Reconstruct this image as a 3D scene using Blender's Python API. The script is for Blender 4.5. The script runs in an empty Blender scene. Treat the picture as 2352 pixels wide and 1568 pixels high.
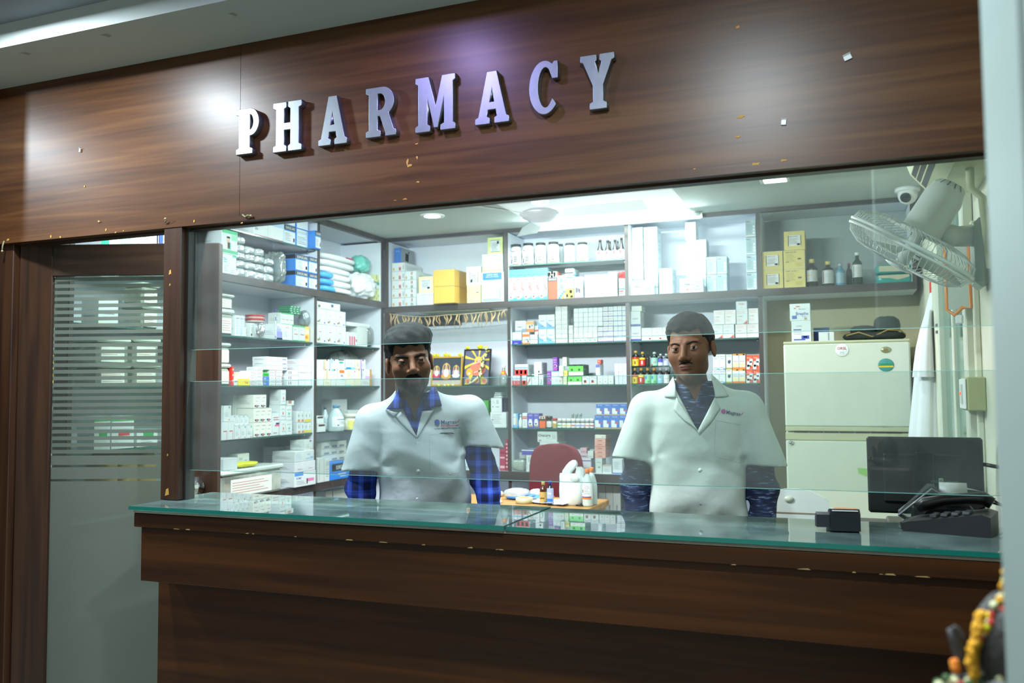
import bpy, bmesh, math, random
import numpy as np
from mathutils import Vector, Matrix
random.seed(7); RNG = np.random.default_rng(7)
sc = bpy.context.scene
COL = sc.collection
# ------------------------------------------------------------------ camera, world, lights
HC = 1.45; FPX = 1975.0
YAW, PIT, ROL = math.radians(21.2), math.radians(3.2), math.radians(-0.48)
_f = np.array([-math.sin(YAW)*math.cos(PIT), math.cos(YAW)*math.cos(PIT), math.sin(PIT)])
_r = np.cross(_f, [0, 0, 1]); _r /= np.linalg.norm(_r); _u = np.cross(_r, _f)
_r, _u = math.cos(ROL)*_r + math.sin(ROL)*_u, -math.sin(ROL)*_r + math.cos(ROL)*_u
cd = bpy.data.cameras.new('camera'); cam = bpy.data.objects.new('camera', cd); COL.objects.link(cam)
cd.sensor_width = 36; cd.lens = 36*FPX/2352; cd.clip_start = .02
cam.matrix_world = Matrix(((_r[0], _u[0], -_f[0], 0), (_r[1], _u[1], -_f[1], 0), (_r[2], _u[2], -_f[2], HC), (0, 0, 0, 1)))
cd.dof.use_dof = True; cd.dof.focus_distance = 3.1; cd.dof.aperture_fstop = 3.5
sc.camera = cam
w = bpy.data.worlds.new('World'); sc.world = w; w.use_nodes = True
w.node_tree.nodes['Background'].inputs[0].default_value = (.75, .9, 1, 1)
w.node_tree.nodes['Background'].inputs[1].default_value = .15
vs = sc.view_settings
vs.view_transform = 'Standard'; vs.look = 'None'; vs.gamma = 1; vs.use_curve_mapping = False; vs.exposure = 0.12
sc.cycles.max_bounces = 12; sc.cycles.transparent_max_bounces = 24
sc.cycles.caustics_reflective = False; sc.cycles.caustics_refractive = False
sc.cycles.sample_clamp_indirect = 6; sc.cycles.use_denoising = True
def lamp(name, loc, size, power, col, shape='DISK', rot=(0, 0, 0), sy=None, spread=None):
    l = bpy.data.lights.new(name, 'AREA'); l.shape = shape; l.size = size; l.energy = power; l.color = col
    if sy: l.size_y = sy
    if spread: l.spread = spread
    o = bpy.data.objects.new(name, l); o.location = loc; o.rotation_euler = rot; COL.objects.link(o); return o
COOL = (.88, .985, 1.0)
# corridor downlights (upper ceiling) - their gloss shows on the fascia
ZUP = 2.75
CORR = [(-2.52, 1.78, 38, (.80, .92, 1)), (-1.27, 1.87, 10, (.50, .42, 1)), (-.317, 1.07, 48, (.80, .94, 1)), (-3.85, 1.66, 38, (.80, .92, 1))]
for x, y, e, c in CORR: lamp('corridor_light', (x, y, ZUP-.035), .13, e, c)
# shop lights: the long tube on the back trim, downlights in the shop ceiling
lamp('tube_light', (-1.34, 5.19, 2.475), 1.15, 27, COOL, 'RECTANGLE', (math.radians(-30), 0, 0), .05)
lamp('tube_light_back', (-1.34, 5.20, 2.47), 1.15, 4.5, COOL, 'RECTANGLE', (math.radians(48), 0, 0), .05)
SHOP = [(-2.32, 4.65, 14), (-.31, 4.45, 5)]
lamp('corridor_fill_light', (-1.6, -.9, 2.72), 1.2, 20, (.92, .97, 1), 'SQUARE')  # added fill behind the camera, brightens the corridor side; no such source seen
lamp('front_tube_light', (-1.75, 2.60, 2.46), 1.2, 72, COOL, 'RECTANGLE', (math.radians(66), 0, 0), .06)
lamp('door_tube_light', (-2.5, 3.1, 2.48), .8, 12, COOL, 'RECTANGLE', (0, 0, 0), .06)
for x, y, e in SHOP: lamp('shop_light', (x, y, 2.49), .16, e, COOL)

# ------------------------------------------------------------------ geometry helpers
def ray(x, y): return ((x-1176)/FPX)*_r - ((y-784)/FPX)*_u + _f
def onz(x, y, z): d = ray(x, y); return d*((z-HC)/d[2]) + [0, 0, HC]
def ony(x, y, Y): d = ray(x, y); return d*(Y/d[1]) + [0, 0, HC]
def onx(x, y, X): d = ray(x, y); return d*(X/d[0]) + [0, 0, HC]
MATS = {}
def lin(h):
    h = h.lstrip('#'); v = [int(h[i:i+2], 16)/255 for i in (0, 2, 4)]
    return tuple(c/12.92 if c <= .04045 else ((c+.055)/1.055)**2.4 for c in v)
def mat(hexc, rough=.55, metal=0, nz=.06, sc_=30, name=None, spec=.5, coat=0, bump=0):
    """plain procedural material: base colour with a little noise variation"""
    k = (hexc, rough, metal, nz, sc_, spec, coat, bump)
    if k in MATS: return MATS[k]
    m = bpy.data.materials.new(name or 'paint_'+hexc.strip('#')); m.use_nodes = True
    nt = m.node_tree; b = nt.nodes['Principled BSDF']; c = lin(hexc)
    b.inputs['Roughness'].default_value = rough; b.inputs['Metallic'].default_value = metal
    b.inputs['Specular IOR Level'].default_value = spec; b.inputs['Coat Weight'].default_value = coat
    if nz or bump:
        tc = nt.nodes.new('ShaderNodeTexCoord'); n = nt.nodes.new('ShaderNodeTexNoise'); n.inputs['Scale'].default_value = sc_
        n.inputs['Detail'].default_value = 3
        nt.links.new(tc.outputs['Object'], n.inputs['Vector'])
        mx = nt.nodes.new('ShaderNodeMix'); mx.data_type = 'RGBA'
        mx.inputs[6].default_value = (*[x*(1-nz) for x in c], 1); mx.inputs[7].default_value = (*[min(1, x*(1+nz)) for x in c], 1)
        nt.links.new(n.outputs['Fac'], mx.inputs[0]); nt.links.new(mx.outputs[2], b.inputs['Base Color'])
        if bump:
            bp = nt.nodes.new('ShaderNodeBump'); bp.inputs['Strength'].default_value = bump; bp.inputs['Distance'].default_value = .01
            nt.links.new(n.outputs['Fac'], bp.inputs['Height']); nt.links.new(bp.outputs[0], b.inputs['Normal'])
    else: b.inputs['Base Color'].default_value = (*c, 1)
    MATS[k] = m; return m
def emis(hexc, s, name='lit'):
    k = ('E', hexc, s)
    if k in MATS: return MATS[k]
    m = bpy.data.materials.new(name); m.use_nodes = True; nt = m.node_tree
    b = nt.nodes['Principled BSDF']; c = lin(hexc)
    b.inputs['Base Color'].default_value = (*c, 1); b.inputs['Emission Color'].default_value = (*c, 1); b.inputs['Emission Strength'].default_value = s
    MATS[k] = m; return m
def wood(name, dark, mid, light, rough=.3, axis='X', scale=1.0, spec=.5, seed=0.):
    """long-grained veneer; grain runs along the given object axis"""
    m = bpy.data.materials.new(name); m.use_nodes = True; nt = m.node_tree; N = nt.nodes.new; L = nt.links.new
    b = nt.nodes['Principled BSDF']; tc = N('ShaderNodeTexCoord'); mp = N('ShaderNodeMapping')
    s = {'X': (1.1, 26, 26), 'Z': (26, 26, 1.1), 'Y': (26, 1.1, 26)}[axis]
    mp.inputs['Scale'].default_value = [v*scale for v in s]; mp.inputs['Location'].default_value = (seed, seed*2, seed*.7)
    L(tc.outputs['Object'], mp.inputs['Vector'])
    n1 = N('ShaderNodeTexNoise'); n1.inputs['Scale'].default_value = 1; n1.inputs['Detail'].default_value = 6; n1.inputs['Distortion'].default_value = .6
    n2 = N('ShaderNodeTexNoise'); n2.inputs['Scale'].default_value = .22; n2.inputs['Detail'].default_value = 2
    L(mp.outputs[0], n1.inputs['Vector']); L(mp.outputs[0], n2.inputs['Vector'])
    mx = N('ShaderNodeMath'); mx.operation = 'MULTIPLY_ADD'; mx.inputs[1].default_value = .6
    L(n1.outputs['Fac'], mx.inputs[0])
    m2 = N('ShaderNodeMath'); m2.operation = 'MULTIPLY'; m2.inputs[1].default_value = .4; L(n2.outputs['Fac'], m2.inputs[0]); L(m2.outputs[0], mx.inputs[2])
    cr = N('ShaderNodeValToRGB'); e = cr.color_ramp.elements
    e[0].position = .36; e[0].color = (*lin(dark), 1); e[1].position = .64; e[1].color = (*lin(light), 1)
    k = cr.color_ramp.elements.new(.5); k.color = (*lin(mid), 1)
    L(mx.outputs[0], cr.inputs[0]); L(cr.outputs[0], b.inputs['Base Color'])
    b.inputs['Roughness'].default_value = rough; b.inputs['Specular IOR Level'].default_value = spec
    bp = N('ShaderNodeBump'); bp.inputs['Strength'].default_value = .05; bp.inputs['Distance'].default_value = .002
    L(n1.outputs['Fac'], bp.inputs['Height']); L(bp.outputs[0], b.inputs['Normal'])
    return m
def glass(name, tint='#eaf6f2', refl=.0, dust=.0, dustc='#cfdcd8', rough=.0, bands=None):
    """thin architectural glass: see-through + mirror by Fresnel (+ a dusty film)"""
    m = bpy.data.materials.new(name); m.use_nodes = True; nt = m.node_tree; N = nt.nodes.new; L = nt.links.new
    for n in list(nt.nodes): nt.nodes.remove(n)
    out = N('ShaderNodeOutputMaterial'); tr = N('ShaderNodeBsdfTransparent'); gl = N('ShaderNodeBsdfGlossy'); fr = N('ShaderNodeFresnel')
    tr.inputs[0].default_value = (*lin(tint), 1); gl.inputs['Roughness'].default_value = rough; fr.inputs[0].default_value = 1.5
    mx = N('ShaderNodeMixShader'); ad = N('ShaderNodeMath'); ad.operation = 'ADD'; ad.inputs[1].default_value = refl; ad.use_clamp = True
    L(fr.outputs[0], ad.inputs[0]); L(ad.outputs[0], mx.inputs[0]); L(tr.outputs[0], mx.inputs[1]); L(gl.outputs[0], mx.inputs[2])
    last = mx.outputs[0]
    if dust:
        tc = N('ShaderNodeTexCoord'); n = N('ShaderNodeTexNoise'); n.inputs['Scale'].default_value = 5; n.inputs['Detail'].default_value = 5
        L(tc.outputs['Object'], n.inputs['Vector'])
        mr = N('ShaderNodeMapRange'); mr.inputs['From Min'].default_value = .35; mr.inputs['From Max'].default_value = .75
        mr.inputs['To Min'].default_value = dust*.5; mr.inputs['To Max'].default_value = dust*2
        L(n.outputs['Fac'], mr.inputs['Value'])
        df = N('ShaderNodeBsdfDiffuse'); df.inputs[0].default_value = (*lin(dustc), 1)
        m2 = N('ShaderNodeMixShader'); fac = mr.outputs[0]
        if bands:  # frosted film in horizontal bands: bands = (z_split, pitch, duty, strength)
            sx = N('ShaderNodeSeparateXYZ'); L(tc.outputs['Object'], sx.inputs[0])
            md = N('ShaderNodeMath'); md.operation = 'MODULO'; md.inputs[1].default_value = bands[1]
            of = N('ShaderNodeMath'); of.operation = 'ADD'; of.inputs[1].default_value = 10; L(sx.outputs['Z'], of.inputs[0]); L(of.outputs[0], md.inputs[0])
            lt = N('ShaderNodeMath'); lt.operation = 'LESS_THAN'; lt.inputs[1].default_value = bands[1]*bands[2]; L(md.outputs[0], lt.inputs[0])
            lo = N('ShaderNodeMath'); lo.operation = 'LESS_THAN'; lo.inputs[1].default_value = bands[0]; L(sx.outputs['Z'], lo.inputs[0])
            # wide bands just under the split
            md2 = N('ShaderNodeMath'); md2.operation = 'MODULO'; md2.inputs[1].default_value = bands[1]*2.1; L(of.outputs[0], md2.inputs[0])
            lt2 = N('ShaderNodeMath'); lt2.operation = 'LESS_THAN'; lt2.inputs[1].default_value = bands[1]*1.75; L(md2.outputs[0], lt2.inputs[0])
            lo2 = N('ShaderNodeMath'); lo2.operation = 'LESS_THAN'; lo2.inputs[1].default_value = bands[0]-.13; L(sx.outputs['Z'], lo2.inputs[0])
            a1 = N('ShaderNodeMath'); a1.operation = 'MULTIPLY'; L(lo.outputs[0], a1.inputs[0]); L(lt2.outputs[0], a1.inputs[1])
            inv = N('ShaderNodeMath'); inv.operation = 'SUBTRACT'; inv.inputs[0].default_value = 1; L(lo.outputs[0], inv.inputs[1])
            a2 = N('ShaderNodeMath'); a2.operation = 'MULTIPLY'; L(inv.outputs[0], a2.inputs[0]); L(lt.outputs[0], a2.inputs[1])
            a3 = N('ShaderNodeMath'); a3.operation = 'MAXIMUM'; L(a1.outputs[0], a3.inputs[0]); L(a2.outputs[0], a3.inputs[1])
            a4 = N('ShaderNodeMath'); a4.operation = 'MAXIMUM'; L(a3.outputs[0], a4.inputs[0]); L(lo2.outputs[0], a4.inputs[1])
            a5 = N('ShaderNodeMath'); a5.operation = 'MULTIPLY_ADD'; a5.use_clamp = True; a5.inputs[1].default_value = bands[3]; L(a4.outputs[0], a5.inputs[0]); L(mr.outputs[0], a5.inputs[2])
            fac = a5.outputs[0]
            tl = N('ShaderNodeBsdfTranslucent'); tl.inputs[0].default_value = (*lin(dustc), 1)
            m3 = N('ShaderNodeMixShader'); m3.inputs[0].default_value = .5; L(df.outputs[0], m3.inputs[1]); L(tl.outputs[0], m3.inputs[2]); dsh = m3.outputs[0]
        else: dsh = df.outputs[0]
        L(fac, m2.inputs[0]); L(last, m2.inputs[1]); L(dsh, m2.inputs[2]); last = m2.outputs[0]
    L(last, out.inputs[0]); return m

class MB:
    """collects shapes with a material each, then links them as ONE mesh object"""
    def __init__(s): s.v = []; s.f = []; s.m = []; s.mats = []; s.sm = []
    def mi(s, m):
        if m not in s.mats: s.mats.append(m)
        return s.mats.index(m)
    def raw(s, vs_, fs, m, smooth=False):
        o = len(s.v); s.v += [tuple(map(float, p)) for p in vs_]; i = s.mi(m)
        for f in fs: s.f.append([o+k for k in f]); s.m.append(i); s.sm.append(smooth)
        return s
    def box(s, x0, x1, y0, y1, z0, z1, m, bev=0.0):
        if bev <= 0:
            P = [(x, y, z) for z in (z0, z1) for y in (y0, y1) for x in (x0, x1)]
            return s.raw(P, [(0, 2, 3, 1), (4, 5, 7, 6), (0, 1, 5, 4), (2, 6, 7, 3), (0, 4, 6, 2), (1, 3, 7, 5)], m)
        c = [(x0+x1)/2, (y0+y1)/2, (z0+z1)/2]; h = [(x1-x0)/2, (y1-y0)/2, (z1-z0)/2]; b = min(bev, min(h)*.9)
        P = []; ix = {}
        for sx in (-1, 1):
            for sy in (-1, 1):
                for sz in (-1, 1):
                    for a in range(3):
                        q = [sx*(h[0]-b), sy*(h[1]-b), sz*(h[2]-b)]; q[a] = (sx, sy, sz)[a]*h[a]
                        ix[(sx, sy, sz, a)] = len(P); P.append([c[i]+q[i] for i in range(3)])
        F = []; S = (-1, 1)
        for sx in S:
            r = [ix[(sx, a, b_, 0)] for a, b_ in ((-1, -1), (1, -1), (1, 1), (-1, 1))]; F.append(r if sx > 0 else r[::-1])
            r = [ix[(a, sx, b_, 1)] for a, b_ in ((-1, -1), (1, -1), (1, 1), (-1, 1))]; F.append(r[::-1] if sx > 0 else r)
            r = [ix[(a, b_, sx, 2)] for a, b_ in ((-1, -1), (1, -1), (1, 1), (-1, 1))]; F.append(r if sx > 0 else r[::-1])
        for a in S:
            for b_ in S:
                F.append([ix[(a, b_, -1, 0)], ix[(a, b_, 1, 0)], ix[(a, b_, 1, 1)], ix[(a, b_, -1, 1)]][::(-1 if a*b_ > 0 else 1)])
                F.append([ix[(a, -1, b_, 0)], ix[(a, 1, b_, 0)], ix[(a, 1, b_, 2)], ix[(a, -1, b_, 2)]][::(1 if a*b_ > 0 else -1)])
                F.append([ix[(-1, a, b_, 1)], ix[(1, a, b_, 1)], ix[(1, a, b_, 2)], ix[(-1, a, b_, 2)]][::(-1 if a*b_ > 0 else 1)])
                for d in S:
                    F.append([ix[(a, b_, d, 0)], ix[(a, b_, d, 1)], ix[(a, b_, d, 2)]][::(1 if a*b_*d > 0 else -1)])
        return s.raw(P, F, m)
    def lathe(s, prof, m, n=20, c=(0, 0, 0), ax='Z', smooth=True, sx=1, sy=1):
        """profile [(r,z)...] turned about an axis through c"""
        P = []; F = []
        for r, z in prof:
            for k in range(n):
                a = 2*math.pi*k/n; p = (r*math.cos(a)*sx, r*math.sin(a)*sy, z)
                if ax == 'Y': p = (p[0], -p[2], p[1])
                if ax == 'X': p = (p[2], p[1], -p[0])
                P.append((p[0]+c[0], p[1]+c[1], p[2]+c[2]))
        for j in range(len(prof)-1):
            for k in range(n):
                F.append((j*n+k, j*n+(k+1) % n, (j+1)*n+(k+1) % n, (j+1)*n+k))
        if prof[0][0] > 1e-5: F.append(tuple(range(n))[::-1])
        if prof[-1][0] > 1e-5: F.append(tuple((len(prof)-1)*n+k for k in range(n)))
        return s.raw(P, F, m, smooth)
    def tube(s, pts, r, m, n=8, close=False, smooth=True):
        pts = [Vector(p) for p in pts]; N = len(pts); P = []; F = []
        rs = r if isinstance(r, (list, tuple)) else [r]*N
        up = None
        for i, p in enumerate(pts):
            if close: t = pts[(i+1) % N]-pts[i-1]
            else: t = pts[min(i+1, N-1)]-pts[max(i-1, 0)]
            t.normalize()
            if up is None: up = Vector((0, 0, 1)) if abs(t.z) < .9 else Vector((1, 0, 0))
            a = t.cross(up); a.normalize(); b = a.cross(t); up = b
            for k in range(n):
                q = p + (a*math.cos(2*math.pi*k/n)+b*math.sin(2*math.pi*k/n))*rs[i]; P.append(q)
        for i in range(N if close else N-1):
            j = (i+1) % N
            for k in range(n): F.append((i*n+k, i*n+(k+1) % n, j*n+(k+1) % n, j*n+k))
        if not close: F += [tuple(range(n))[::-1], tuple((N-1)*n+k for k in range(n))]
        return s.raw(P, F, m, smooth)
    def prism(s, poly, y0, y1, m, plane='XZ', holes=None):
        """extrude a polygon (list of 2-D points) between two depths"""
        n = len(poly)
        def T(p, d): return {'XZ': (p[0], d, p[1]), 'XY': (p[0], p[1], d), 'YZ': (d, p[0], p[1])}[plane]
        bm = bmesh.new(); a = [bm.verts.new(T(p, y0)) for p in poly]; f = bm.faces.new(a)
        e = bmesh.ops.extrude_face_region(bm, geom=[f]); d = Vector(T((0, 0), y1))-Vector(T((0, 0), y0))
        bmesh.ops.translate(bm, vec=d, verts=[v for v in e['geom'] if isinstance(v, bmesh.types.BMVert)])
        bmesh.ops.recalc_face_normals(bm, faces=bm.faces); bmesh.ops.triangulate(bm, faces=[f for f in bm.faces if len(f.verts) > 4])
        bm.verts.index_update()
        s.raw([v.co for v in bm.verts], [[v.index for v in f.verts] for f in bm.faces], m); bm.free(); return s
    def blob(s, c, r, m, nu=14, nv=9, jit=0, seed=0, smooth=True, rot=None, sq=1.0, crump=0):
        """ellipsoid, lumpy if jit; sq<1 squares it off like a stuffed pack"""
        rg = np.random.default_rng(seed); ph = rg.uniform(0, 6.28, 12); P = []; F = []
        for j in range(nv+1):
            th = math.pi*j/nv
            for k in range(nu):
                a = 2*math.pi*k/nu
                d = [math.sin(th)*math.cos(a), math.sin(th)*math.sin(a), math.cos(th)]
                d = [math.copysign(abs(q)**sq, q) for q in d]
                j_ = 1+jit*(math.sin(3*a+ph[0]+2*th)+math.sin(5*a+ph[1]-3*th)+.7*math.sin(9*th+ph[2]+4*a))/2
                if crump: j_ += crump*(abs(math.sin(5*d[0]+4*d[1]+ph[3]))+abs(math.sin(6*d[2]-5*d[0]+ph[4]))+.6*abs(math.sin(11*d[1]+7*d[2]+ph[5]))+.5*abs(math.sin(13*d[0]-9*d[2]+ph[6]))-1.9)
                p = Vector((d[0]*r[0]*j_, d[1]*r[1]*j_, d[2]*r[2]*j_))
                if rot is not None: p = rot @ p
                P.append((p.x+c[0], p.y+c[1], p.z+c[2]))
        for j in range(nv):
            for k in range(nu): F.append((j*nu+k, (j+1)*nu+k, (j+1)*nu+(k+1) % nu, j*nu+(k+1) % nu))
        return s.raw(P, F, m, smooth)
    def text(s, t, m, x, z, h, y, rot=0, align='C', wmax=None, bold=0, plane='XZ'):
        """flat lettering in the XZ plane at depth y, facing -y; h = cap height"""
        V, F, W = textmesh(t, bold)
        k = h; kx = k if not wmax or W*k <= wmax else wmax/W
        ca, sa = math.cos(rot), math.sin(rot); off = {'C': W/2, 'L': 0, 'R': W}[align]
        P = []
        for vx, vz in V:
            a, b = (vx-off)*kx, (vz-.5)*k
            a, b = a*ca-b*sa, a*sa+b*ca
            P.append((x+a, y, z+b) if plane == 'XZ' else ((y, x+a, z+b) if plane == 'YZ' else (x+a, z+b, y)))
        return s.raw(P, F, m)
    def build(s, name, parent=None, loc=None, rz=0, **tagkw):
        me = bpy.data.meshes.new(name); me.from_pydata(s.v, [], s.f)
        for m in s.mats: me.materials.append(m)
        me.polygons.foreach_set('material_index', s.m); me.polygons.foreach_set('use_smooth', s.sm); me.update()
        o = bpy.data.objects.new(name, me); COL.objects.link(o)
        if parent: o.parent = parent
        if loc is not None: o.location = loc
        if rz: o.rotation_euler = (0, 0, rz)
        if tagkw: tag(o, **tagkw)
        return o
_TX = {}
def textmesh(t, bold=0):
    if (t, bold) in _TX: return _TX[(t, bold)]
    cu = bpy.data.curves.new('t', 'FONT'); cu.body = t; cu.resolution_u = 2; cu.size = 1; cu.offset = bold
    ob = bpy.data.objects.new('t', cu); COL.objects.link(ob)
    dg = bpy.context.evaluated_depsgraph_get(); me = ob.evaluated_get(dg).to_mesh()
    V = np.array([v.co[:2] for v in me.vertices]).reshape(-1, 2); F = [list(p.vertices) for p in me.polygons]
    ob.evaluated_get(dg).to_mesh_clear(); bpy.data.objects.remove(ob); bpy.data.curves.remove(cu)
    V = V - [V[:, 0].min(), 0]; V = V/.73   # cap height of the built-in font to 1
    _TX[(t, bold)] = (V.tolist(), F, float(V[:, 0].max())); return _TX[(t, bold)]
def tag(o, label=None, cat=None, group=None, kind=None):
    if label: o['label'] = label
    if cat: o['category'] = cat
    if group: o['group'] = group
    if kind: o['kind'] = kind
    return o
def empty(name, loc, rz=0, **k):
    o = bpy.data.objects.new(name, None); COL.objects.link(o); o.empty_display_size = .05
    o.location = loc; o.rotation_euler = (0, 0, rz); tag(o, **k); return o
def struct(mb, name, parent=None, label=None, cat=None):
    o = mb.build(name, parent)
    if not parent: tag(o, label, cat, kind='structure')
    return o
def copy_tree(o, parent=None):
    c = o.copy(); COL.objects.link(c)
    if parent: c.parent = parent
    for ch in list(o.children): copy_tree(ch, c)
    return c
ORD = ['first', 'second', 'third', 'fourth', 'fifth', 'sixth', 'seventh', 'eighth', 'ninth', 'tenth', 'eleventh', 'twelfth']
# ------------------------------------------------------------------ the shop's shell
M_wood = wood('fascia_veneer', '#3f2614', '#51321b', '#614023', rough=.36, spec=.34, scale=1.6)
M_wood2 = wood('counter_veneer', '#2a1405', '#3a1e08', '#4b290e', rough=.38, spec=.3, seed=3.1)
M_woodv = wood('post_veneer', '#27150c', '#392213', '#492e1b', rough=.38, axis='Z', seed=5.)
M_lam = wood('shelf_laminate', '#2b2524', '#3c3331', '#4d4341', rough=.4, seed=8.)
M_lamv = wood('shelf_laminate_upright', '#2b2524', '#3c3331', '#4d4341', rough=.4, axis='Z', seed=9.)
M_lav = mat('#e2e8f2', .5, nz=.03, sc_=6, name='lavender_laminate')
M_ceil = mat('#c6cecb', .8, nz=.03, sc_=4, name='ceiling_paint')
M_beige = mat('#b9b494', .7, nz=.05, sc_=4, name='beige_wall')
M_cream = mat('#d8d8c4', .7, nz=.05, sc_=4, name='cream_wall')
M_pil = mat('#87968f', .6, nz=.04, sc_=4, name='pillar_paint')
M_chip = mat('#b98b3f', .7, name='bare_wood_chip')
M_gedge = mat('#8fd6c6', .15, nz=0, name='polished_glass_edge', spec=.9)
M_gedge2 = mat('#0e6a5c', .12, nz=0, name='counter_glass_edge', spec=.8)
M_pane = glass('screen_glass', '#f7fcfa', refl=.015, dust=.05)
M_shelfglass = glass('shelf_glass', '#cfeee4', refl=.03)
M_ctop = glass('counter_glass', '#c9e6dd', refl=.06, dust=.16, dustc='#a9c8c0')  # dust smears, plus a teal film standing in for missing reflected brightness
M_shelfedge = mat('#2d5f55', .2, nz=0, name='shelf_glass_edge', spec=.8)
M_steel = mat('#8d9399', .46, 1, nz=.15, name='brushed_steel')
M_chrome = mat('#d8dade', .08, 1, nz=0, name='chrome')
M_black = mat('#0e0f12', .35, nz=.1, name='black_plastic')
M_white = mat('#e4e8e8', .4, nz=.02, name='white_plastic')
YF = 2.41
# floor / ceilings / walls
struct(MB().box(-4.6, 1.4, -1.7, 5.75, -.05, 0, mat('#8f9284', .25, nz=.08, sc_=3, name='floor_tile')), 'floor')
struct(MB().box(-3.6, .45, 2.53, 5.7, 2.52, 2.57, M_ceil), 'ceiling_shop')
struct(MB().box(-4.6, 1.4, -1.7, 2.115, ZUP, ZUP+.06, mat('#8b9096', .8, name='corridor_ceiling_paint')), 'ceiling_corridor')
mb = MB().box(-4.6, 1.4, 2.115, 2.50, 2.665, 2.81, M_ceil)
for x, y, s in ((-2.72, 2.17, .03), (-2.33, 2.16, .028), (-1.82, 2.19, .02), (-1.15, 2.2, .025)):
    mb.raw([(x, y, 2.6645), (x+s, y+.004, 2.6645), (x+s*1.1, y+.022, 2.6645), (x+s*.4, y+.028, 2.6645)], [(0, 3, 2, 1)], mat('#a3a89a', .9, name='damp_stain'))
struct(mb, 'ceiling_soffit')
struct(MB().box(-3.60, -3.37, 2.49, 5.75, 0, 2.6, M_cream), 'wall_left')
struct(MB().box(-3.4, .6, 5.66, 5.75, 0, 2.6, M_beige), 'wall_back')
struct(MB().box(.42, .52, 2.50, 5.75, 0, 2.6, M_cream), 'wall_right')
struct(MB().box(-4.6, 1.4, -1.75, -1.65, 0, 2.8, mat('#c3c6b8', .7, name='corridor_wall_paint')), 'wall_corridor')
struct(MB().box(1.3, 1.4, -1.7, 2.41, 0, 2.8, M_pil), 'wall_corridor_right')
# near wall corner at the right edge of the view
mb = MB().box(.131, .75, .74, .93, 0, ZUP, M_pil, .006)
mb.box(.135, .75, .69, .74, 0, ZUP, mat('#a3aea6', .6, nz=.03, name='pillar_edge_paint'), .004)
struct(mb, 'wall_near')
# fascia above the counter, with its chips, nail bits and joints
mb = MB().box(-3.16, -1.945, YF, 2.49, 2.045, 2.665, M_wood).box(-1.943, .46, YF-.0005, 2.49, 2.045, 2.665, M_wood)
mb.box(-3.16, .46, YF-.003, 2.49, 2.040, 2.058, M_wood)
mb.box(-3.16, .46, 2.449, 2.489, 2.034, 2.05, M_woodv)
mb.box(-3.16, .46, 2.4905, 2.53, 2.09, 2.66, M_cream)
def chip(px, py, w_, h_, m, seed):
    rg = random.Random(seed); c = ony(px, py, YF-.0012); P = []
    for k in range(9):
        a = 2*math.pi*k/9; q = rg.uniform(.45, 1.1); P.append((c[0]+w_*q*math.cos(a), YF-.0045 if py > 480 else YF-.0016, c[2]+h_*q*math.sin(a)))
    mb.raw(P, [tuple(range(9))], m)
for i, (px, py, a, b) in enumerate([(940, 380, .011, .006), (936, 372, .006, .012), (957, 330, .006, .003), (958, 362, .005, .007), (930, 458, .016, .006), (960, 418, .006, .003),
     (1700, 268, .013, .005), (1695, 314, .011, .004), (1735, 377, .016, .006), (1800, 368, .012, .004), (1695, 62, .006, .006), (1595, 388, .005, .002),
     (118, 543, .006, .007), (140, 545, .006, .005), (194, 428, .004, .004), (228, 508, .006, .004), (245, 528, .005, .007), (267, 534, .005, .003), (285, 530, .004, .003), (20, 551, .009, .006), (447, 508, .004, .005), (557, 512, .007, .003), (1090, 455, .004, .003), (905, 462, .012, .004)]):
    chip(px, py, a, b, M_chip, i)
struct(mb, 'wall_fascia')
def scrap(px, py, w_, h_, ang, label):
    c = ony(px, py, YF-.004); b = MB(); b.box(-w_/2, w_/2, -.0015, .0015, -h_/2, h_/2, M_white, .0008); b.raw([(-w_/2, -.002, h_/2), (w_/2, -.002, h_/2), (w_/2, -.006, h_/2+.003), (-w_/2, -.006, h_/2+.003)], [(0, 1, 2, 3)], M_white)
    o = b.build('tape_scrap', loc=c); o.rotation_euler = (0, ang, 0); tag(o, label, 'tape', 'scraps of white tape on the fascia')
scrap(1947, 132, .020, .013, -.35, 'torn white tape scrap high on right of wooden fascia')
scrap(1800, 281, .013, .014, .1, 'small white tape scrap below the bright reflection on fascia')
scrap(183, 345, .006, .014, .15, 'narrow white tape scrap at left end of fascia')
def twig(px, py, label, pts):
    c = ony(px, py, YF-.008); b = MB(); b.tube(pts, .0028, mat('#8d8462', .8, name='dry_stem'), 6)
    b.blob(pts[-1], (.005, .004, .004), mat('#b5a878', .8, name='dry_bud'), 8, 6, .2); b.build('dried_flower_scrap', loc=c, label=label, cat='flower scrap', group='dried bits nailed along the fascia')
twig(568, 497, 'dried flower scrap nailed on fascia left of screen top', [(-.02, 0, .008), (-.006, -.003, -.002), (.004, -.004, .003), (.016, -.002, .001)])
twig(382, 508, 'small dried stub nailed above the wooden post', [(-.006, 0, -.004), (.002, -.004, .002), (.001, -.006, .008)])
twig(8, 565, 'pale dried stub hanging at far left fascia corner', [(.003, 0, .02), (0, -.004, 0), (-.002, -.004, -.02)])
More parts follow.
